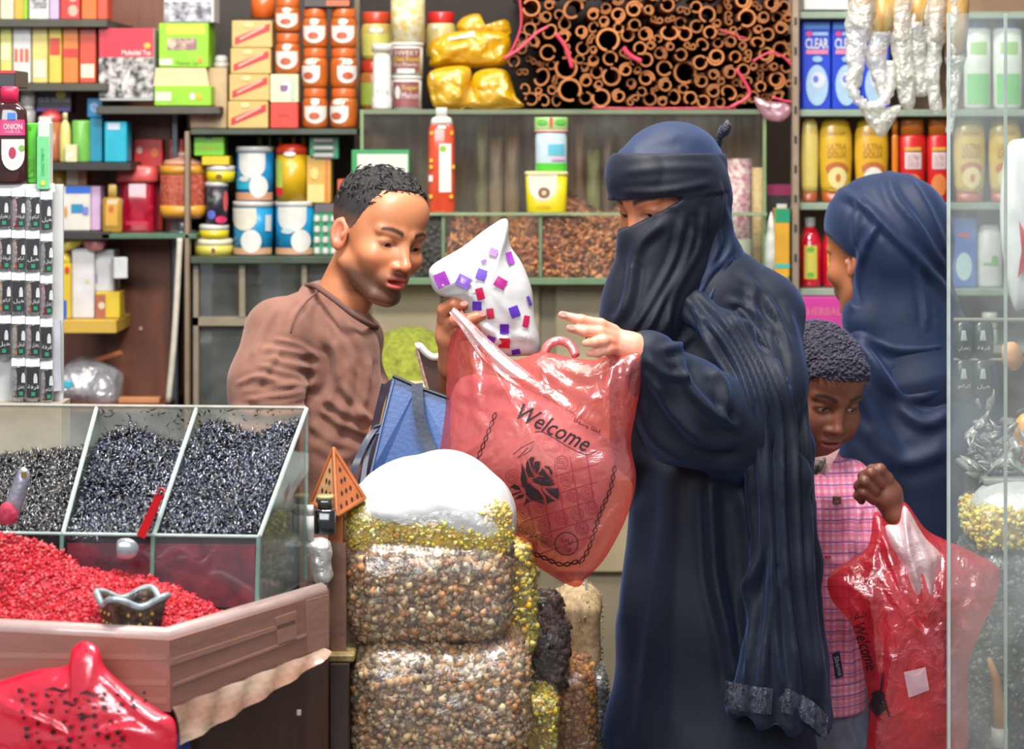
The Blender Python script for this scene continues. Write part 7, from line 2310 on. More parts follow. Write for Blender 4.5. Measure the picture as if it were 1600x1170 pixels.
def build_boy():
    D = 3.72
    t = thing('person', 'boy with close-cropped hair in a pink plaid shirt gripping a bag handle', 'person', (P(1290, 800, D).x, D, 0))

    def s(u, v_, w_=0.0):
        return P(u, v_, D + w_)
    r_ = lambda n: px(n, D)
    fr = frame_at(P(1277, 606, D), 24, 20, 5)
    G, q = head_field(fr, 0.884, 0.0021, child=True, neck=P(1270, 770, D + 0.02), mouth=0.2, lids=(0.34, -0.25), nose=0.3, jaw=0.94, brow=0.7)
    hv, hf = G.mesh(1)
    w = local_cm(hv, fr, q)
    hc = paint_face(w, (122, 72, 54), (158, 84, 84), (60, 36, 28), browc=(34, 20, 18), blush=(140, 80, 60), mouth=0.2)
    d = 3.54
    A = [([P(1440, 870, 3.64), P(1402, 806, d), P(1384, 775, d)], [px(22, d), px(18, d), px(21, d)], 0.012),
         ([P(1388, 772, d), P(1372, 756, d)], [px(21, d), px(15, d)], 0.012),
         ([P(1388, 768, d), P(1384, 748, d - 0.01)], [px(18, d), px(12, d)], 0.01),
         ([P(1386, 750, d - 0.012), P(1375, 733, d - 0.02), P(1362, 734, d - 0.012), P(1358, 748, d + 0.004)], [px(10.5, d), px(9.2, d), px(8.6, d), px(7.5, d)], 0.003),
         ([P(1374, 755, d - 0.016), P(1361, 739, d - 0.026), P(1349, 744, d - 0.016), P(1350, 758, d + 0.0)], [px(10.5, d), px(9, d), px(8.6, d), px(7.5, d)], 0.003),
         ([P(1366, 766, d - 0.016), P(1351, 752, d - 0.026), P(1342, 759, d - 0.014), P(1346, 770, d + 0.002)], [px(10, d), px(8.8, d), px(8.2, d), px(7, d)], 0.003),
         ([P(1366, 780, d - 0.012), P(1349, 769, d - 0.022), P(1341, 774, d - 0.012), P(1346, 782, d + 0.002)], [px(9.5, d), px(8, d), px(7.4, d), px(6.5, d)], 0.003),
         ([P(1392, 768, d + 0.02), P(1372, 752, d + 0.035), P(1356, 756, d + 0.03)], [px(11, d), px(9, d), px(7.5, d)], 0.005)]
    av, af = hand_field(A, 0.0019).mesh(1)
    v, f = joinn([(hv, hf), (av, af)])
    ob('body', (v, f), SKIN_M, t, True, col=np.concatenate([hc, skin_col(av, (116, 68, 52), (96, 56, 46))]))
    for sx in (-1, 1):
        eyeball(t, fr, q, sx, (0.55, 1, -0.35))
    H = Field(V3((-9, -9.5, -6)) * q, V3((9, 11, 13.5)) * q, 0.0026, fr)
    X, Y, Z = [g / q for g in H.grid()]
    Y = -Y
    r = np.sqrt((X / 7.5) ** 2 + ((Y + 1.2) / 9.5) ** 2 + ((Z - 3.6) / 8.0) ** 2)
    sh = np.minimum((r - 1) * 8.0, (np.sqrt((X / 5.6) ** 2 + ((Y - 5.4) / 3.4) ** 2 + ((Z - 5.2) / 4.4) ** 2) - 1) * 4)
    line = np.maximum(1.35 * (Y - 3.0) + 0.8, 0.5 * (Y - 3.0) + 0.8)
    line = np.minimum(line, 6.2 + 0.0 * X)
    H.f = (np.maximum(sh - 0.42, (line - Z) * 0.6) * q).astype(np.float32)
    v, f = H.mesh(1)
    ob('hair', (v, f), M((38, 34, 44), 0.8, 0.3, 250, 0.8, 500), t, True)
    rng = np.random.default_rng(11)
    n = normals(v, f)
    ii = rng.choice(np.nonzero(n[:, 1] < 0.5)[0], 2600)
    sv, sf = scatter(v[ii] + n[ii] * 0.001, 0.0030, rng, (1, 1, 0.6))
    tag(ob('hair_curls', (sv, sf), M((44, 40, 54), 0.7, 0.3, 200, sheen=(0.6, 0.4, (150, 140, 190))), t, True), kind='stuff')
    PL = PLAID()
    S = Field((P(1190, 0, D).x, D - 0.2, s(0, 1105).z), (P(1450, 0, D).x, D + 0.2, s(0, 690).z), 0.0046)
    S.chain([s(1285, 800), s(1282, 950), s(1284, 1120)], [r_(64), r_(68), r_(70)], 0.02, flat=((0, 1, 0), 1.1))
    S.cap(s(1235, 760), s(1325, 752), r_(30), r_(32), 0.03)
    S.chain([s(1328, 752, -0.0), s(1346, 810, -0.03), s(1356, 850, -0.05)], [r_(31), r_(27), r_(28)], 0.02)
    S.cap(s(1270, 730), s(1296, 722, -0.02), r_(28), r_(20), 0.02)
    v, f = S.mesh(2)
    st = [([(1300, 740), (1310, 850), (1300, 1000), (1306, 1090)], 5, 0.003), ([(1345, 790), (1338, 830), (1342, 880)], 5, 0.007), ([(1325, 840), (1320, 950), (1330, 1060)], 7, 0.006),
          ([(1280, 870), (1310, 880), (1335, 870)], 5, 0.003), ([(1285, 720), (1300, 712), (1312, 702)], 4, 0.004)]
    v, f = folds((v, f), st)
    shirt = ob('plaid_shirt', (v, f), PL, t, True)
    ob('collar', slab([s(1272, 716, -0.10), s(1294, 712, -0.105), s(1312, 702, -0.10), s(1304, 718, -0.11), s(1290, 744, -0.115), s(1274, 736, -0.11)], 0.006), M((196, 150, 150), 0.8, 0.2, 60, 0.3, 300), shirt)
    ob('necktie_knot', tube([s(1288, 716, -0.112), s(1280, 726, -0.118), s(1273, 740, -0.115)], [r_(4), r_(7), r_(4)], 8), M((60, 54, 56), 0.7, 0.4, 160, rgb2=(140, 130, 120)), shirt, True)
    ob('chest_patch', box(s(1302, 788, -0.094), s(1313, 775, -0.084)), M((40, 26, 34), 0.7, 0.4, 300, rgb2=(120, 90, 60)), shirt)
    tg = ob('fabric_tag', slab([s(1301, 1022, -0.092), s(1312, 1018, -0.092), s(1318, 1056, -0.09), s(1306, 1060, -0.09)], 0.006), M((24, 30, 64), 0.7), shirt)
    ob('tag_lettering', text_on('Sbama', s(1310, 1040, -0.0935), r_(30), r_(7), rot=math.radians(-76)), M((220, 220, 230), 0.7), tg)
    ob('button', lathe(s(1293, 871, -0.085), [(r_(5), -0.0), (r_(5), 0.003)], 10), M((226, 70, 90), 0.5), shirt)
    T = Field((P(1180, 0, D).x, D - 0.2, 0.0), (P(1390, 0, D).x, D + 0.2, s(0, 1060).z), 0.008)
    for sx in (1248, 1318):
        T.chain([s(1284 + (sx - 1284) * 0.6, 1080), s(sx, 1300), V3((P(sx, 0, D).x, D, 0.12))], [r_(52), r_(44), r_(36)], 0.02)
        T.cap(V3((P(sx, 0, D).x, D, 0.05)), V3((P(sx + 6, 0, D).x, D - 0.10, 0.04)), 0.045, 0.038, 0.02)
    v, f = T.mesh(2)
    v, f = folds((v, f), [([(1285, 1100), (1310, 1130), (1300, 1165)], 6, 0.006), ([(1330, 1090), (1325, 1130), (1340, 1165)], 6, 0.006)])
    ob('trousers', (v, f), M((120, 124, 138), 0.8, 0.2, 14, 0.2, 300, rgb2=(150, 170, 210)), t, True)


build_seller()
build_customer()
build_second()
build_boy()

# ---------------------------------------------------------------- bags, packet, sachets, glass cabinet
# --- white packet with violet squares, held up by the seller
pk = Pillow([(792, 342), (797, 382), (816, 412), (831, 452), (835, 490), (844, 546), (815, 556), (775, 552), (742, 520), (714, 474), (682, 458), (671, 434), (676, 414), (722, 386), (762, 356)], 3.33, 0.034, centre=(765, 455),
            wr=[([(690, 452), (720, 440), (736, 470)], 5, 0.008), ([(745, 505), (770, 520), (800, 545)], 6, 0.006), ([(790, 360), (780, 420), (800, 500)], 10, 0.004), ([(770, 540), (800, 525), (835, 530)], 5, 0.006)])
t = thing('gift_packet', 'soft white packet scattered with violet and magenta squares', 'packet', tuple(P(770, 555, 3.33)))
ob('wrapper', pk.mesh(16, 0.0016, 55, 3), M((226, 224, 224), 0.4, 0.03, 30, 0.15, 60), t, True)
ps = lambda a, b: pk.surf(a, b, 0.0026)
sqs = [(771, 394, 13, 12, 20, (168, 130, 190)), (797, 403, 10, 19, -18, (150, 60, 170)), (752, 429, 15, 17, 20, (90, 40, 170)), (782, 442, 18, 16, 30, (160, 30, 120)), (750, 459, 12, 18, -15, (196, 16, 80)), (804, 487, 15, 17, -20, (90, 50, 180)), (788, 514, 14, 15, 0, (86, 26, 170)),
       (788, 536, 17, 15, 3, (206, 20, 50)), (822, 502, 9, 18, 12, (190, 20, 80)), (767, 530, 13, 9, 18, (120, 40, 170)), (827, 470, 5, 15, -20, (110, 70, 180)), (745, 478, 14, 14, 0, (80, 40, 170)), (766, 490, 11, 16, -8, (206, 40, 80)), (756, 408, 9, 5, -20, (120, 60, 150)), (806, 550, 13, 8, -12, (84, 30, 160)),
       (690, 437, 20, 22, -24, (160, 60, 180)), (724, 440, 22, 18, 28, (74, 20, 130))]
for u, v_, w_, h_, a, c in sqs:
    a = math.radians(a)
    q = [(u + x * math.cos(a) - y * math.sin(a), v_ + x * math.sin(a) + y * math.cos(a)) for x, y in ((-w_ / 2, -h_ / 2), (w_ / 2, -h_ / 2), (w_ / 2, h_ / 2), (-w_ / 2, h_ / 2))]
    ob('printed_square', decal(q, ps), M(c, 0.35, 0.05), t, True)

# --- red "Welcome" carrier bag
WR = [([(716, 500), (740, 560), (745, 640)], 7, 0.009), ([(720, 495), (770, 560), (850, 615), (930, 670)], 7, 0.010), ([(705, 600), (740, 620), (800, 590)], 6, 0.006), ([(735, 640), (760, 680), (700, 720)], 7, 0.006), ([(960, 560), (950, 620), (970, 700)], 6, 0.007),
      ([(985, 560), (975, 640), (985, 720)], 5, 0.006), ([(870, 570), (920, 590), (960, 570)], 5, 0.004), ([(850, 580), (900, 610), (950, 640)], 6, 0.004), ([(880, 890), (930, 840), (975, 780)], 8, 0.006), ([(840, 560), (845, 600), (820, 640)], 6, 0.004), ([(820, 640), (780, 690), (740, 730)], 5, 0.006)]
wb = Pillow([(713, 486), (702, 540), (697, 600), (694, 640), (682, 685), (668, 730), (690, 770), (745, 815), (800, 856), (850, 892), (898, 917), (918, 902), (948, 868), (980, 806), (994, 748), (986, 694), (994, 640), (1004, 590), (1010, 548), (990, 540), (958, 552), (925, 562), (880, 556), (845, 550), (800, 562), (756, 540), (724, 490)],
            3.27, 0.075, centre=(845, 705), power=0.55, tilt=(-0.45, 0), wr=WR)
t = thing('carrier_bag', 'large translucent red carrier bag printed with a black rose and the word Welcome', 'bag', tuple(P(850, 910, 3.27)))
ob('film', wb.mesh(26, 0.0016, 70, 4), FILM((250, 110, 106), 0.32, 0.20, 0.11, 0.45, 34, tint=(255, 196, 192)), t, True)
inn = Pillow([(712, 600), (760, 585), (820, 606), (900, 650), (956, 700), (950, 780), (898, 866), (820, 830), (730, 765), (694, 705)], 3.275, 0.062, centre=(845, 705), tilt=(-0.45, 0), power=0.55)
ob('contents', inn.mesh(12, 0.003, 40, 9), M((240, 190, 206), 0.5, 0.35, 9, 0.2, 40, rgb2=(246, 226, 232)), t, True)
wsf = lambda a, b: wb.surf(a, b, 0.003)
Z = lambda x, y: (740 + x / 3.9, 620 + y / 3.9)
INK = M((34, 20, 26), 0.5, 0.2, 90)
INK2 = M((130, 24, 44), 0.5, 0.1, 90)
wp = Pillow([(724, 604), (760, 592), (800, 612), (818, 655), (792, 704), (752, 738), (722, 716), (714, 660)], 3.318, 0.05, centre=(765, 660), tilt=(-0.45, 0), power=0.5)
ob('packet_with_glare', wp.mesh(9, 0.004, 60, 5), M((246, 236, 244), 0.45, 0.05, 20, 0.2, 50), t, True)  # white contents that also stand in for light reflected off the film
petals = [[(290, 400), (312, 450), (325, 500), (328, 540), (318, 575), (295, 545), (285, 500), (292, 450)], [(330, 380), (346, 440), (372, 490), (335, 490), (318, 450), (320, 405)], [(336, 378), (355, 364), (371, 372), (361, 400), (368, 440), (376, 470), (350, 425)],
          [(370, 396), (395, 390), (405, 405), (398, 440), (383, 474), (367, 430)], [(392, 472), (420, 432), (450, 474), (492, 514), (460, 502), (420, 482)], [(425, 420), (458, 424), (480, 455), (480, 480), (464, 468), (458, 440)],
          [(354, 502), (400, 484), (440, 492), (480, 514), (495, 535), (460, 545), (410, 538), (372, 524)], [(432, 556), (515, 556), (522, 590), (516, 628), (480, 603), (452, 580)], [(402, 550), (440, 592), (500, 634), (470, 640), (445, 655), (440, 610), (416, 572)],
          [(332, 522), (365, 547), (398, 572), (422, 610), (430, 660), (390, 640), (345, 625), (318, 595), (322, 560)], [(220, 550), (250, 530), (275, 545), (290, 570), (255, 565)], [(248, 625), (275, 600), (308, 590), (300, 615), (270, 622)], [(320, 617), (348, 633), (302, 666)],
          [(95, 480), (140, 475), (170, 505), (178, 540), (160, 565), (130, 540)]]
pr = [decal([Z(*p) for p in q], wsf) for q in petals]
pr.append(ribbon([Z(178, 630), Z(230, 600), Z(292, 576)], 2.2, wsf))
pr.append(ribbon([Z(*p) for p in ((240, 352), (290, 310), (366, 270), (345, 328), (310, 350), (268, 372), (330, 310))], 1.2, wsf))
ob('rose_print', join(*pr), INK, t)
ob('welcome_lettering', text_px('Welcome', Z(492, 190), 122, math.radians(26), wsf, 0.3, 0.012, h=27), INK, t)
ob('underline_print', ribbon([q[:2] for q in catmull([(*Z(*p), 0) for p in ((372, 215), (420, 215), (500, 258), (600, 318), (690, 352), (750, 328))], 5)], 1.4, wsf), INK, t)
ob('greeting_lettering', text_px(arabic('اهلا وسهلا'), Z(690, 178), 44, math.radians(26), wsf, h=9), INK, t)


def vine(pts, amp, per, w):
    pl = [q[:2] for q in catmull([(a, b, 0) for a, b in pts], 10)]
    out = []
    for ph in (0, math.pi):
        s_, q = 0.0, []
        for i, p in enumerate(pl):
            tg = V3(pl[min(i + 1, len(pl) - 1)]) - V3(pl[max(i - 1, 0)])
            tg = tg / max(1e-6, np.linalg.norm(tg))
            if i:
                s_ += np.linalg.norm(V3(p) - V3(pl[i - 1]))
            k = amp * math.sin(s_ / per * 6.283 + ph)
            q.append((p[0] - tg[1] * k, p[1] + tg[0] * k))
        out.append(ribbon(q, w, wsf))
    return out


for pts, w_ in (([(862, 420), (835, 560), (775, 700), (730, 840), (690, 950), (640, 1020)], 1.5), ([(135, 95), (95, 200), (40, 340), (5, 420)], 1.5), ([(235, 885), (330, 935), (440, 985), (540, 1022), (640, 1000)], 2.2)):
    ob('vine_border', join(*vine([Z(*p) for p in pts], 2.8, 25, w_)), INK, t)


def ring(c, r, w):
    return ribbon([(c[0] + r * math.cos(a), c[1] + r * math.sin(a)) for a in np.linspace(0, 6.2832, 20)], w, wsf)


ob('thank_you_lettering', text_px(arabic('شكرا لزيارتكم'), Z(345, 845), 58, math.radians(23), wsf, h=15), INK, t)
ob('round_stamp', join(ring(Z(565, 895), 18, 1.4), text_px(arabic('قصر'), Z(566, 872), 20, math.radians(24), wsf, h=11), text_px(arabic('ورد'), Z(572, 925), 12, math.radians(24), wsf, h=8)), INK, t)
pr = []
for x, y in ((300, 705), (428, 780), (405, 670), (535, 740), (630, 715), (605, 605), (565, 505), (535, 400), (690, 590), (720, 680), (450, 880), (350, 915), (320, 800), (235, 485), (660, 800)):
    pr += [ring(Z(x, y), 10, 1.0), ring(Z(x, y), 6.5, 0.8), text_px('SR', Z(x, y), 9, 0.4, wsf)]
for k in range(6):
    a, b = (205 + k * 95, 560 - k * 50), (300 + k * 88, 960 - k * 55)
    pr.append(ribbon([Z(a[0] + (b[0] - a[0]) * i / 8, a[1] + (b[1] - a[1]) * i / 8) for i in range(9)], 1.1, wsf))
for k in range(5):
    a, b = (215 + k * 45, 560 + k * 100), (760 - k * 12, 410 + k * 110)
    pr.append(ribbon([Z(a[0] + (b[0] - a[0]) * i / 8, a[1] + (b[1] - a[1]) * i / 8) for i in range(9)], 1.1, wsf))
tag(ob('lattice_print', join(*pr), INK2, t), kind='stuff')
# stretched handle from the seller's fist, and the loop that stands up behind the rim
hv, hf = [], []
hl = catmull([P(706, 484, 3.285), P(726, 505, 3.27), P(760, 545, 3.262), P(800, 580, 3.245), P(852, 612, 3.225)], 6)
ws = [6, 9, 14, 15, 8]
for i, p in enumerate(hl):
    w_ = np.interp(i / (len(hl) - 1), [0, .25, .5, .75, 1], ws) * 3.25 / F
    tg = V3(hl[min(i + 1, len(hl) - 1)]) - V3(hl[max(i - 1, 0)])
    tg /= np.linalg.norm(tg)
    sd = np.cross(tg, V3((0, 1, 0)))
    sd /= np.linalg.norm(sd)
    for k in range(7):
        s_ = (k / 6 - 0.5) * 2
        hv.append(tuple(V3(p) + sd * s_ * w_ + V3((0, -0.006 * math.cos(s_ * 4.5) - 0.004, 0))))
for i in range(len(hl) - 1):
    for k in range(6):
        a = i * 7 + k
        hf.append((a, a + 1, a + 8, a + 7))
ob('stretched_handle', (V3(hv), hf), FILM((236, 196, 196), 0.8, 0.2, 0.18, 0.4, 40), t, True)
ob('handle_loop', tube([Vector(p) for p in catmull([P(850, 556, 3.29), P(856, 540, 3.29), P(872, 532, 3.29), P(890, 538, 3.29), P(900, 556, 3.28)], 5)], [0.0065] * 21, 8), FILM((232, 130, 130), 0.75, 0.2, 0.2, 0.4), t, True)
ob('corner_tab', tube([P(915, 905, 3.215), P(917, 922, 3.215)], 0.0025, 6), M((206, 206, 206), 0.5), t)

# --- red bag on the boy's wrist
bb_ = Pillow([(1366, 800), (1354, 856), (1296, 897), (1300, 938), (1333, 980), (1352, 1063), (1358, 1113), (1366, 1200), (1500, 1200), (1512, 1060), (1522, 1010), (1556, 930), (1560, 888), (1514, 860), (1474, 842), (1446, 826), (1414, 785), (1404, 815), (1388, 818)], 3.45, 0.06, centre=(1420, 960), power=0.5,
             wr=[([(1370, 820), (1362, 900), (1370, 1050)], 6, 0.009), ([(1400, 830), (1440, 900), (1460, 1050)], 7, 0.008), ([(1360, 860), (1400, 940), (1450, 1000)], 6, 0.006), ([(1480, 860), (1470, 960), (1478, 1150)], 6, 0.008), ([(1300, 910), (1340, 920), (1360, 960)], 6, 0.006), ([(1500, 870), (1530, 900), (1510, 960)], 6, 0.008), ([(1420, 1100), (1460, 1140), (1490, 1150)], 7, 0.006)])
t = thing('carrier_bag', 'crumpled translucent red carrier bag hanging from the boy\'s wrist', 'bag', tuple(P(1430, 1195, 3.45)))
ob('film', bb_.mesh(22, 0.004, 55, 8), FILM((248, 62, 78), 0.4, 0.18, 0.12, 0.6, 40, tint=(255, 176, 180)), t, True)
ob('contents', Pillow([(1380, 900), (1440, 880), (1475, 900), (1478, 1000), (1470, 1180), (1385, 1180), (1365, 1040)], 3.455, 0.035).mesh(8, 0.003, 40), M((226, 90, 110), 0.6, 0.5, 12, rgb2=(110, 36, 60)), t, True)
wh = Pillow([(1404, 818), (1414, 790), (1444, 838), (1474, 872), (1466, 920), (1462, 950), (1440, 958), (1422, 940), (1406, 880), (1390, 852), (1384, 822)], 3.425, 0.042, wr=[([(1410, 800), (1420, 860), (1440, 930)], 5, 0.008), ([(1430, 830), (1450, 880), (1455, 940)], 5, 0.006)])
ob('pale_handle', wh.mesh(12, 0.002, 60), FILM((236, 206, 210), 0.85, 0.2, 0.15, 0.4, 40), t, True)
bs = lambda a, b: bb_.surf(a, b, 0.0045)
ob('inner_card', decal([(1412, 1050), (1446, 1042), (1452, 1078), (1420, 1090)], bs), M((226, 176, 186), 0.5), t)
ob('black_lettering', text_px('Welcome', (1352, 1010), 74, math.radians(72), bs, 0.3, 0.01, h=20), INK, t)
ob('black_script', text_px(arabic('شكرا'), (1342, 962), 24, math.radians(-10), bs, h=14), INK, t)
ob('rose_print', decal([(1372 + 13 * math.cos(a) * (1 + 0.25 * math.sin(5 * a)), 1098 + 20 * math.sin(a)) for a in np.linspace(0, 6.0, 18)], bs), INK, t)
ob('stem_print', ribbon([(1380, 1050), (1376, 1080), (1390, 1120)], 3, bs), INK, t)

# --- navy handbag and the dark card behind it
hb = thing('handbag', 'navy leather handbag standing open on the counter', 'handbag', tuple(P(630, 790, 3.38)))
LEA = M((50, 78, 130), 0.3, 0.25, 8, 0.08, 160, coat=0.25, rgb2=(64, 96, 156))
LEA2 = M((30, 38, 60), 0.35, 0.2, 14, 0.08, 160, coat=0.2)
ob('front_panel', slabv([P(614, 587, 3.34), P(652, 604, 3.335), P(702, 622, 3.33), P(716, 730, 3.31), P(716, 830, 3.30), P(556, 830, 3.31), P(577, 742, 3.315)], (0, 0.008, 0)), LEA, hb)
ob('back_panel', slabv([P(596, 599, 3.41), P(660, 618, 3.41), P(690, 640, 3.41), P(700, 830, 3.41), P(540, 830, 3.41), P(572, 700, 3.41)], (0, 0.008, 0)), LEA2, hb)
ob('gusset', slabv([P(598, 602, 3.405), P(614, 590, 3.348), P(577, 745, 3.322), P(556, 830, 3.318), P(542, 830, 3.405), P(570, 705, 3.405)], (0.004, 0, 0)), LEA2, hb)
ob('stitching', tube([P(616, 592, 3.336), P(598, 660, 3.322), P(579, 744, 3.312)], 0.0012, 5), M((110, 130, 176), 0.6), hb)
ob('top_binding', tube([P(614, 587, 3.336), P(652, 604, 3.332), P(702, 622, 3.327)], 0.0028, 6), M((18, 22, 36), 0.5), hb)
ob('zip', tube([P(608, 612, 3.36), P(600, 640, 3.352), P(594, 668, 3.345)], 0.0022, 6), M((206, 170, 90), 0.3, metal=0.6), hb)
for pts, w_, nm_ in (([(652, 600, 3.325), (654, 640, 3.318), (664, 680, 3.312), (678, 712, 3.306)], 9, 'front_strap'), ([(592, 664, 3.345), (576, 684, 3.33), (560, 716, 3.315), (552, 740, 3.31)], 6, 'side_strap'), ([(588, 676, 3.34), (574, 710, 3.325), (566, 760, 3.31)], 4, 'side_strap')):
    q = catmull([P(*p) for p in pts], 6)
    vv = []
    for p in q:
        vv += [tuple(V3(p) + V3((-w_ * 3.3 / F, -0.003, 0))), tuple(V3(p) + V3((w_ * 3.3 / F, -0.003, 0.002)))]
    n = len(vv)
    ff = [(2 * i, 2 * i + 1, 2 * i + 3, 2 * i + 2) for i in range(len(q) - 1)]
    vv += [(x, y + 0.004, z) for x, y, z in vv]
    ff += [tuple(n + k for k in r[::-1]) for r in ff]
    ob(nm_, (V3(vv), ff), LEA2, hb, True)
ob('buckle', tube([P(583, 668, 3.338), P(595, 664, 3.338), P(592, 676, 3.336), P(580, 680, 3.336), P(583, 668, 3.338)], 0.0018, 6), M((60, 66, 84), 0.3, metal=0.6), hb)
ob('base_panel', box((P(560, 0, 3.31).x, 3.32, zat(832, 3.31)), (P(712, 0, 3.31).x, 3.408, zat(824, 3.31))), LEA2, hb)
ct = thing('counter_table', 'dark counter table hidden behind the sacks and handbag', 'table', (xat(610, 3.4), 3.4, 0))
ob('top_board', box((xat(540, 3.31), 3.30, zat(842, 3.31)), (xat(730, 3.31), 3.50, zat(833, 3.31))), M((70, 50, 40), 0.5, 0.2, 8), ct)
for xx in (546, 716):
    for yy in (3.305, 3.46):
        ob('leg', box((xat(xx, 3.31), yy, 0), (xat(xx + 12, 3.31), yy + 0.03, zat(842, 3.31))), M((70, 50, 40), 0.5, 0.2, 8), ct)
cd = thing('scalloped_card', 'dark brown card with a white U-shaped top edge behind the handbag', 'card', tuple(P(680, 640, 3.46)))
ed = [(650, 542), (656, 541), (664, 550), (676, 558), (688, 556), (695, 545), (699, 538), (706, 540)]
ob('card', slabv([P(a, b, 3.45) for a, b in ed] + [P(712, 832, 3.45), P(690, 832, 3.45), P(668, 612, 3.45)], (0, 0.006, 0)), M((66, 40, 34), 0.5, 0.2, 20), cd)
ob('white_edge', tube([Vector(p) for p in catmull([P(a, b, 3.448) for a, b in ed], 5)], 0.0058, 8), M((206, 204, 196), 0.6), cd, True)
ob('fringe_edge', tube([P(651, 545, 3.447), P(660, 580, 3.447), P(669, 612, 3.447)], 0.003, 6), M((150, 120, 110), 0.7, 0.4, 200), cd)
ob('gold_mark', lathe(P(691, 595, 3.448), [(0.003, -0.008), (0.002, 0.0), (0.003, 0.006)], 8), M((216, 160, 40), 0.4), cd)

# --- rack of small spice sachets with black labels
DK = 3.62
rk = thing('sachet_rack', 'white card rack holding the black-labelled spice sachets', 'rack', tuple(P(45, 625, DK + 0.02)))
ob('back_card', box((xat(-30, DK), DK + 0.012, zat(628, DK)), (xat(96, DK), DK + 0.02, zat(288, DK))), M((206, 206, 206), 0.5, 0.05, 20), rk)
ob('header_card', slab([P(-30, 290, DK - 0.004), P(84, 286, DK - 0.004), P(86, 300, DK - 0.004), P(-30, 305, DK - 0.004)], 0.006), M((216, 216, 214), 0.5), rk)
ob('foot_card', slab([P(78, 505, DK - 0.004), P(94, 500, DK - 0.004), P(96, 610, DK - 0.004), P(80, 612, DK - 0.004)], 0.006), M((186, 186, 196), 0.4, 0.2, 20), rk)
ob('foot_board', box((xat(-30, DK), DK - 0.02, 0.0), (xat(100, DK), DK + 0.05, zat(628, DK))), M((150, 140, 120), 0.6), rk)
WORDS = ['زعفران', 'قرفة', 'كركم', 'هيل', 'قرنفل']
SPC = [(166, 96, 46), (190, 140, 80), (170, 30, 44), (120, 70, 50), (90, 96, 70)]
rowsy = [(303, 356), (368, 422), (434, 488), (502, 556), (568, 622)]
rn = ['top', 'second', 'third', 'fourth', 'lowest']
cn = ['outermost', 'second', 'third', 'inner']
SF = FILM((222, 222, 226), 0.25, 0.12, 0.25, 0.5, 60)
for r_i, (y0, y1) in enumerate(rowsy):
    for c_i, (x0, x1) in enumerate(((-6, 17), (18, 39), (40, 62), (63, 82))):
        if r_i == 4 and c_i == 0:
            continue
        sh_ = c_i * (1.8 if c_i == 3 else 0.8)
        dd = DK - 0.002 * c_i
        yy0, yy1 = y0 + sh_, y1 + sh_
        t = thing('spice_sachet', 'black-labelled spice sachet in the %s row of the rack, %s column from the picture edge' % (rn[r_i], ['first', 'second', 'third', 'fourth'][c_i]), 'sachet', tuple(P((x0 + x1) / 2, yy1, dd)), 'black-labelled spice sachets')
        pw = Pillow([(x0, yy0), (x1, yy0 - 1), (x1, yy1), (x0, yy1 + 1)], dd, 0.008, n=4)
        ob('pouch', pw.mesh(5), SF, t, True)
        c = SPC[(r_i * 3 + c_i * 2) % 5]
        w_ = x1 - x0
        sf_ = lambda a, b: dd - 0.0095
        ob('spice_filling', slabv([P(x0 + 1, yy0 + 6, dd - 0.003), P(x0 + w_ * 0.42, yy0 + 6, dd - 0.008), P(x0 + w_ * 0.42, yy1 - 2, dd - 0.008), P(x0 + 1, yy1 - 2, dd - 0.003)], (0, 0.003, 0)), M(c, 0.6, 0.5, 160, rgb2=tuple(int(k * 0.6) for k in c)), t)
        lbx = x0 + w_ * (0.42 if (r_i + c_i) % 3 else 0.08)
        ob('black_label', slabv([P(lbx, yy0 + 5, dd - 0.0092), P(x1 - 1, yy0 + 4, dd - 0.0086), P(x1 - 1, yy1 - 3, dd - 0.0086), P(lbx, yy1 - 2, dd - 0.0092)], (0, 0.001, 0)), M((30, 30, 34), 0.4, 0.1), t)
        ob('header_strip', slabv([P(x0, yy0 - 9, dd - 0.004), P(x1, yy0 - 10, dd - 0.004), P(x1, yy0 + 3, dd - 0.009), P(x0, yy0 + 3, dd - 0.009)], (0, 0.002, 0)), M((226, 226, 228), 0.3, 0.1, 60), t)
        cx = (lbx + x1) / 2
        ww = (x1 - lbx) * 0.86
        wr_ = text_px(arabic(WORDS[(r_i + c_i) % 5]), (cx, yy0 + (yy1 - yy0) * 0.66), ww, 0.0, sf_, h=8)
        ob('lettering', wr_, M((226, 226, 226), 0.5), t)
        ob('bottle_drawing', decal([(cx + 2, yy0 + 14), (cx + 5, yy0 + 14), (cx + 6.5, yy0 + 20), (cx + 6.5, yy0 + 29), (cx + 0.5, yy0 + 29), (cx + 0.5, yy0 + 20)], sf_), M((216, 216, 214), 0.5), t)
        ob('green_mark', decal([(cx - 3, yy1 - 11), (cx + 3, yy1 - 11), (cx + 3, yy1 - 5), (cx - 3, yy1 - 5)], sf_), M((20, 120, 80), 0.5), t)
shelf(288, DK)
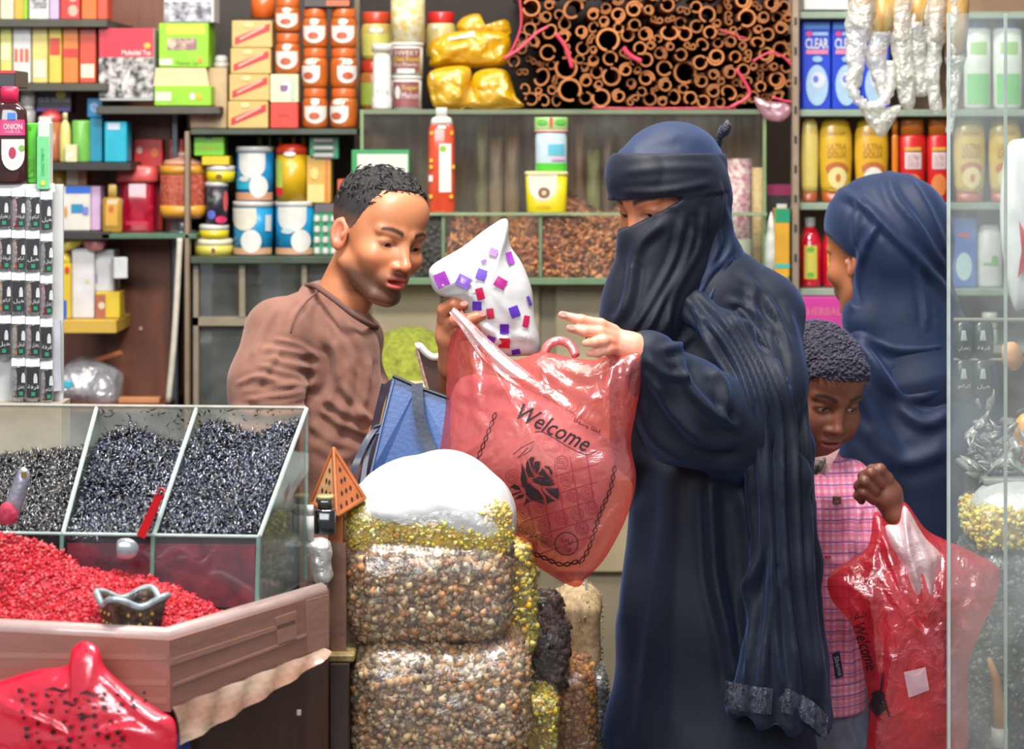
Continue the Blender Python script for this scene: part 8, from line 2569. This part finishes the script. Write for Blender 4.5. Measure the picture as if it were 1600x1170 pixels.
turned('hair_oil_bottle', 'dark brown onion hair oil bottle with a pink cap on the sachet rack', 'bottle', (-18, 135, 41, 288), DK - 0.01, [('bottle', M((46, 18, 18), 0.12, 0.3, 30, coat=0.6), [(0.92, 0), (1, 0.03), (0.98, 0.6), (0.9, 0.76), (0.5, 0.84)]), ('cap', (214, 40, 84), [(0.48, 0.83), (0.48, 0.98), (0.4, 1)])],
       [('pink_label', 'r', 0.3, 0.5, 0.95, 0.66, (196, 50, 110)), ('name_lettering', 't', 0.4, 0.56, 0.88, 0.62, W, 'ONION', 0.01), ('small_lettering', 't', 0.45, 0.52, 0.85, 0.55, (226, 180, 200), 'HAIR OIL'), ('blue_tag', 'r', 0.5, 0.66, 0.72, 0.73, (40, 110, 190)), ('white_picture', 'u', 0.36, 0.14, 0.92, 0.46, (226, 222, 214)), ('onion', 'o', 0.54, 0.26, 0.72, 0.38, (150, 30, 70)), ('green_leaf', 'o', 0.78, 0.34, 0.92, 0.4, (110, 160, 50))], sy=0.5, sq=3)
pack('oil_carton', 'bright green carton half behind the onion oil bottle', 'box', (36, 192, 58, 288), DK + 0.01, (80, 190, 20), [('dark_print', 't', 0.1, 0.88, 0.6, 0.94, (30, 80, 20), 'US'), ('leaf_text', 'r', 0.2, 0.1, 0.8, 0.45, M((70, 150, 30), 0.5, 0.5, 200))], dep=0.03)
pack('oil_carton', 'white and green carton with upright green script', 'box', (58, 190, 77, 296), DK - 0.012, (206, 222, 206), [('green_field', 'r', 0.0, 0.0, 1.0, 0.78, (110, 196, 130)), ('green_script', 'r', 0.35, 0.2, 0.6, 0.6, M((60, 150, 80), 0.5, 0.5, 200)), ('yellow_seal', 'o', 0.3, 0.05, 0.7, 0.13, (206, 206, 60))], dep=0.03)
pack('dark_carton', 'dark carton with a red top edge above the onion oil bottle', 'box', (-10, 110, 24, 138), DK + 0.08, (44, 42, 46), [('red_edge', 'r', 0.0, 0.84, 1.0, 1.0, (200, 40, 50))], dep=0.1)

# --- wrapped chewing sticks hanging from the ceiling
DH = 4.35
GAU = FILM((232, 230, 222), 0.45, 0.25, 0.14, 0.9, 70)
STK = M((206, 146, 50), 0.6, 0.4, 30, 0.4, 70, stretch=(3, 3, 0.8), rgb2=(226, 200, 140))
for i, (pts, rs_, lb) in enumerate((([(1352, -20), (1345, 40), (1336, 90), (1338, 130)], [22, 20, 14, 10], 'white-wrapped bundle of sticks nearest the blue cartons'), ([(1382, -20), (1378, 50), (1366, 90), (1380, 150)], [20, 20, 15, 8], 'wrapped golden stick bundle second from the blue cartons'),
                                    ([(1410, -20), (1408, 60), (1412, 120), (1418, 160)], [18, 16, 16, 12], 'wrapped white stick bundle in the middle of the row'), ([(1437, -20), (1434, 40), (1430, 80), (1440, 140)], [18, 18, 14, 14], 'wrapped golden stick bundle with a torn white foot'),
                                    ([(1466, -20), (1462, 60), (1456, 120), (1462, 170)], [16, 14, 12, 10], 'thin white-wrapped bundle beside the brown one'), ([(1494, -20), (1492, 40), (1494, 90), (1488, 170), (1482, 205)], [20, 19, 15, 9, 5], 'darker brown stick bundle with a long white tail'))):
    G = Field(P(min(p[0] for p in pts) - 40, 230, DH) - Vector((0, 0.06, 0)), P(max(p[0] for p in pts) + 40, -30, DH) + Vector((0, 0.06, 0)), 0.0042)
    pp = [P(a, b, DH + 0.01 * (i % 2)) for a, b in pts]
    G.chain([V3(p) for p in pp], [r * DH / F for r in rs_], 0.01)
    v, f = G.mesh(1)
    v = v + normals(v, f) * (0.008 * np.abs(noise3(v * V3((1, 1, 0.25)), 80, i)) + 0.004 * np.abs(noise3(v * V3((1, 1, 0.5)), 170, i + 9)) - 0.004)[:, None]
    t = thing('wrapped_sticks', lb, 'stick bundle', tuple(pp[0]), 'wrapped stick bundles hanging over the shawled woman')
    ob('plastic_wrap', (v, f), GAU, t, True)
    m_ = pp[: max(2, len(pp) - 2)]
    ob('sticks', tube(m_, [r * DH / F * (1.06 if i % 2 else 0.7) for r in rs_[: len(m_)]], 11), M((150, 116, 60), 0.7, 0.4, 30, 0.5, 70, rgb2=(176, 140, 84)) if i == 5 else STK, t, True)
tag(ob('plastic_loop', tube([Vector(p) for p in catmull([P(1340, 100, DH - 0.02), P(1330, 130, DH - 0.02), P(1345, 160, DH - 0.02), P(1372, 165, DH - 0.02), P(1390, 140, DH - 0.02), P(1392, 95, DH - 0.02)], 6)], [0.009, 0.013, 0.008, 0.012] * 7 + [0.009] * 3, 8), GAU, smooth=True), 'white plastic loop dangling from the wrapped sticks', 'plastic loop')
tag(ob('plastic_tail', Pillow([(1342, 160), (1372, 170), (1408, 164), (1398, 188), (1380, 214), (1366, 206), (1350, 182)], DH - 0.01, 0.012).mesh(7, 0.008, 70, 2), GAU, smooth=True), 'crumpled white plastic tail below the loop', 'plastic tail')
rail = struct('trim_1', box((xat(1300, DH), DH - 0.01, zat(-26, DH)), (xat(1560, DH), DH + 0.01, zat(-32, DH))), STEEL)
pw = Pillow([(1572, 232), (1600, 216), (1660, 210), (1660, 470), (1600, 482), (1584, 480), (1570, 420), (1562, 330)], 3.9, 0.03)
t = thing('white_bag', 'plain white plastic bag with a red mark hanging behind the glass', 'bag', tuple(P(1610, 480, 3.9)))
ob('film', pw.mesh(8, 0.004, 40), M((222, 222, 222), 0.4, 0.05, 20), t, True)
ob('hanging_cord', tube([P(1612, 214, 3.9), Vector((P(1612, 0, 3.9).x, 3.9, 1.86))], 0.003, 6), STEEL, t)
struct('trim_2', tube([(P(1500, 0, 3.9).x, 3.9, 1.86), (2.5, 3.9, 1.86)], 0.008, 8), STEEL)
struct('trim_3', tube([(P(1490, 0, 3.7).x, 3.7, P(0, 500, 3.7).z), (2.5, 3.7, P(0, 500, 3.7).z)], 0.003, 8), STEEL)
ob('red_mark', decal([(1592, 345), (1600, 360), (1602, 420), (1590, 434), (1597, 400)], lambda a, b: pw.surf(a, b, 0.006)), M((196, 30, 40), 0.4), t)

# --- glass cabinet at the picture edge with its contents
DG = 3.12
gc = thing('glass_cabinet', 'tall hazy glass cabinet pane at the picture edge', 'cabinet', (xat(1560, DG), DG, 0))
ob('front_pane', box((xat(1484, DG), DG, 0.0), (xat(1680, DG), DG + 0.006, 1.78)), GLASS((250, 253, 251), 0.08, 0.09), gc)  # milky mix painted in for the whitish reflection
ob('pane_edge', box((xat(1481, DG), DG - 0.001, 0.0), (xat(1485, DG), DG + 0.008, 1.78)), M((196, 206, 202), 0.3), gc)
ob('pane_edge', box((xat(1572, DG), DG + 0.008, 0.0), (xat(1576, DG), DG + 0.015, 1.78)), M((176, 186, 180), 0.3), gc)
ob('base_plinth', box((xat(1484, DG), DG + 0.01, 0.0), (xat(1680, DG), DG + 0.06, 0.1)), M((90, 80, 70), 0.5), gc)
DI = 3.56
sack('seed_sack', 'big sack of dark grey seeds behind the hazy glass', (1532, 862, 1680, 1250), DI, 0.2, [(70, 72, 66), (96, 96, 88), (48, 50, 46)], 0.005, 3000, 61, 30, base=(52, 54, 50))
sack('yellow_sack', 'clear sack of yellow grain behind the hazy glass', (1532, 800, 1680, 862), DI, 0.18, YEL, 0.0042, 1500, 62, 18, base=(190, 150, 20))
G = Field(P(1480, 810, DI) - Vector((0, 0.01, 0)), P(1660, 735, DI + 0.2), 0.005)
G.ell(P(1585, 800, DI + 0.1), (0.075, 0.08, 0.05), 0)
G.ell(P(1620, 795, DI + 0.1), (0.05, 0.07, 0.04), 0.02)
v, f = G.mesh(1)
tag(ob('bag_top', (v + normals(v, f) * (0.004 * noise3(v, 60, 3))[:, None], f), FILM((226, 230, 230), 0.7, 0.2, 0.2, 0.5), smooth=True), 'gathered clear plastic top above the yellow grain behind glass', 'bag top')
pl_ = thing('seed_plinth', 'hidden low block under the grey seed sack', 'block', (xat(1560, DI), DI + 0.1, 0))
ob('block', box((xat(1536, DI), DI + 0.01, 0), (xat(1676, DI), DI + 0.19, zat(1250, DI) - 0.001)), M((60, 50, 44), 0.6), pl_)
t = thing('wooden_scoop', 'wooden handle standing in the grey seeds behind glass', 'scoop', tuple(P(1560, 1160, DI - 0.02)))
ob('handle', tube([P(1545, 1028, DI - 0.03), P(1556, 1060, DI - 0.03), P(1562, 1110, DI - 0.03), P(1562, 1150, DI - 0.03)], [0.004, 0.008, 0.010, 0.012], 10), M((176, 130, 76), 0.5, 0.2, 20, stretch=(4, 4, 0.6)), t, True)
ob('white_collar', tube([P(1562, 1136, DI - 0.03), P(1562, 1166, DI - 0.03)], 0.0135, 12), M((206, 204, 196), 0.4), t, True)
sv_ = thing('silver_foil', 'heap of crumpled silver foil and grey leaves behind the glass', 'foil', tuple(P(1540, 745, 3.78)))
rng = np.random.default_rng(77)
pts = np.array([tuple(P(rng.uniform(1516, 1650), 742 - 95 * abs(rng.normal()) * 0.5 * (0.4 + 0.6 * (k % 3) / 2), 3.74 + rng.uniform(-0.06, 0.08))) for k in range(420)])
s1, s2 = scatter(pts, 0.011, rng, (1.5, 0.6, 0.12), 0.5, lump=0.4)
tag(ob('foil_pieces', (s1, s2), M((190, 190, 188), 0.35, 0.4, 60, metal=0.3, rgb2=(110, 112, 108)), sv_), kind='stuff')
ob('foil_tray', box((xat(1530, 3.7), 3.66, zat(752, 3.7)), (xat(1660, 3.7), 3.9, zat(742, 3.7)), 0.003), M((120, 120, 116), 0.4), sv_)
ob('tray_stand', box((xat(1540, 3.7), 3.78, 0), (xat(1650, 3.7), 3.88, zat(752, 3.7))), M((70, 66, 60), 0.6), sv_)
for i, (x0, y0) in enumerate(((1494, 506), (1524, 506), (1494, 566), (1524, 566))):  # modelled sachets stand in for the rack mirrored in the pane
    t = thing('reflected_sachet', 'dark sachet with pale script standing in for a reflection in the glass, %s' % ('upper one at the pane edge', 'upper one further in', 'lower one at the pane edge', 'lower one further in')[i], 'sachet', tuple(P(x0 + 12, y0 + 52, 3.7)))
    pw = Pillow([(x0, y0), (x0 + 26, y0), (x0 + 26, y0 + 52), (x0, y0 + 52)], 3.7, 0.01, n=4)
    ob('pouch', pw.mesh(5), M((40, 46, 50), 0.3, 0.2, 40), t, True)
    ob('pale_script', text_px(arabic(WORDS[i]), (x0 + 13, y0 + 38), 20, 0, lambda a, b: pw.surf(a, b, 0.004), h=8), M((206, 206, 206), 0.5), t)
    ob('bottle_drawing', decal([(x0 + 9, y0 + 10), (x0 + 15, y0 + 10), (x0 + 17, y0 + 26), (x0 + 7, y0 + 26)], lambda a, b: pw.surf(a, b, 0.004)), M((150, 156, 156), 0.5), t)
ob('hanging_rail', tube([P(1490, 500, 3.7), P(1680, 500, 3.7)], 0.004, 8), STEEL, gc)
ob('hanging_rail', tube([P(1490, 562, 3.7), P(1680, 562, 3.7)], 0.003, 8), STEEL, gc)
for i, (u, v_, c, lb) in enumerate(((1549, 502, (206, 216, 200), 'pale round tub lid behind the glass, upper of the pair'), (1549, 528, (206, 216, 206), 'pale round tub lid behind the glass, lower of the pair'))):
    shelf(541, DR - 0.03)
    turned('round_tub', lb, 'tub', (u - 12, v_ - 13, u + 12, v_ + 13), DR + 0.0, [('tub', c, [(0.9, 0), (1, 0.1), (1, 0.9), (0.9, 1)])], [('green_dot', 'o', 0.3, 0.3, 0.7, 0.7, (90, 150, 60))])
tag(ob('orange_snack', Pillow([(1566, 540), (1584, 534), (1596, 548), (1598, 570), (1584, 580), (1568, 570)], 3.69, 0.02).mesh(6), M((216, 150, 90), 0.6, 0.2, 40), smooth=True), 'round peach-coloured packet hanging on the rail behind the glass', 'packet')
tag(ob('orange_packet', Pillow([(1588, 655), (1640, 650), (1640, 742), (1596, 742)], 3.72, 0.02).mesh(6), M((216, 90, 40), 0.4, 0.4, 20, rgb2=(226, 170, 60)), smooth=True), 'orange packet edge cut off by the picture behind glass', 'packet')
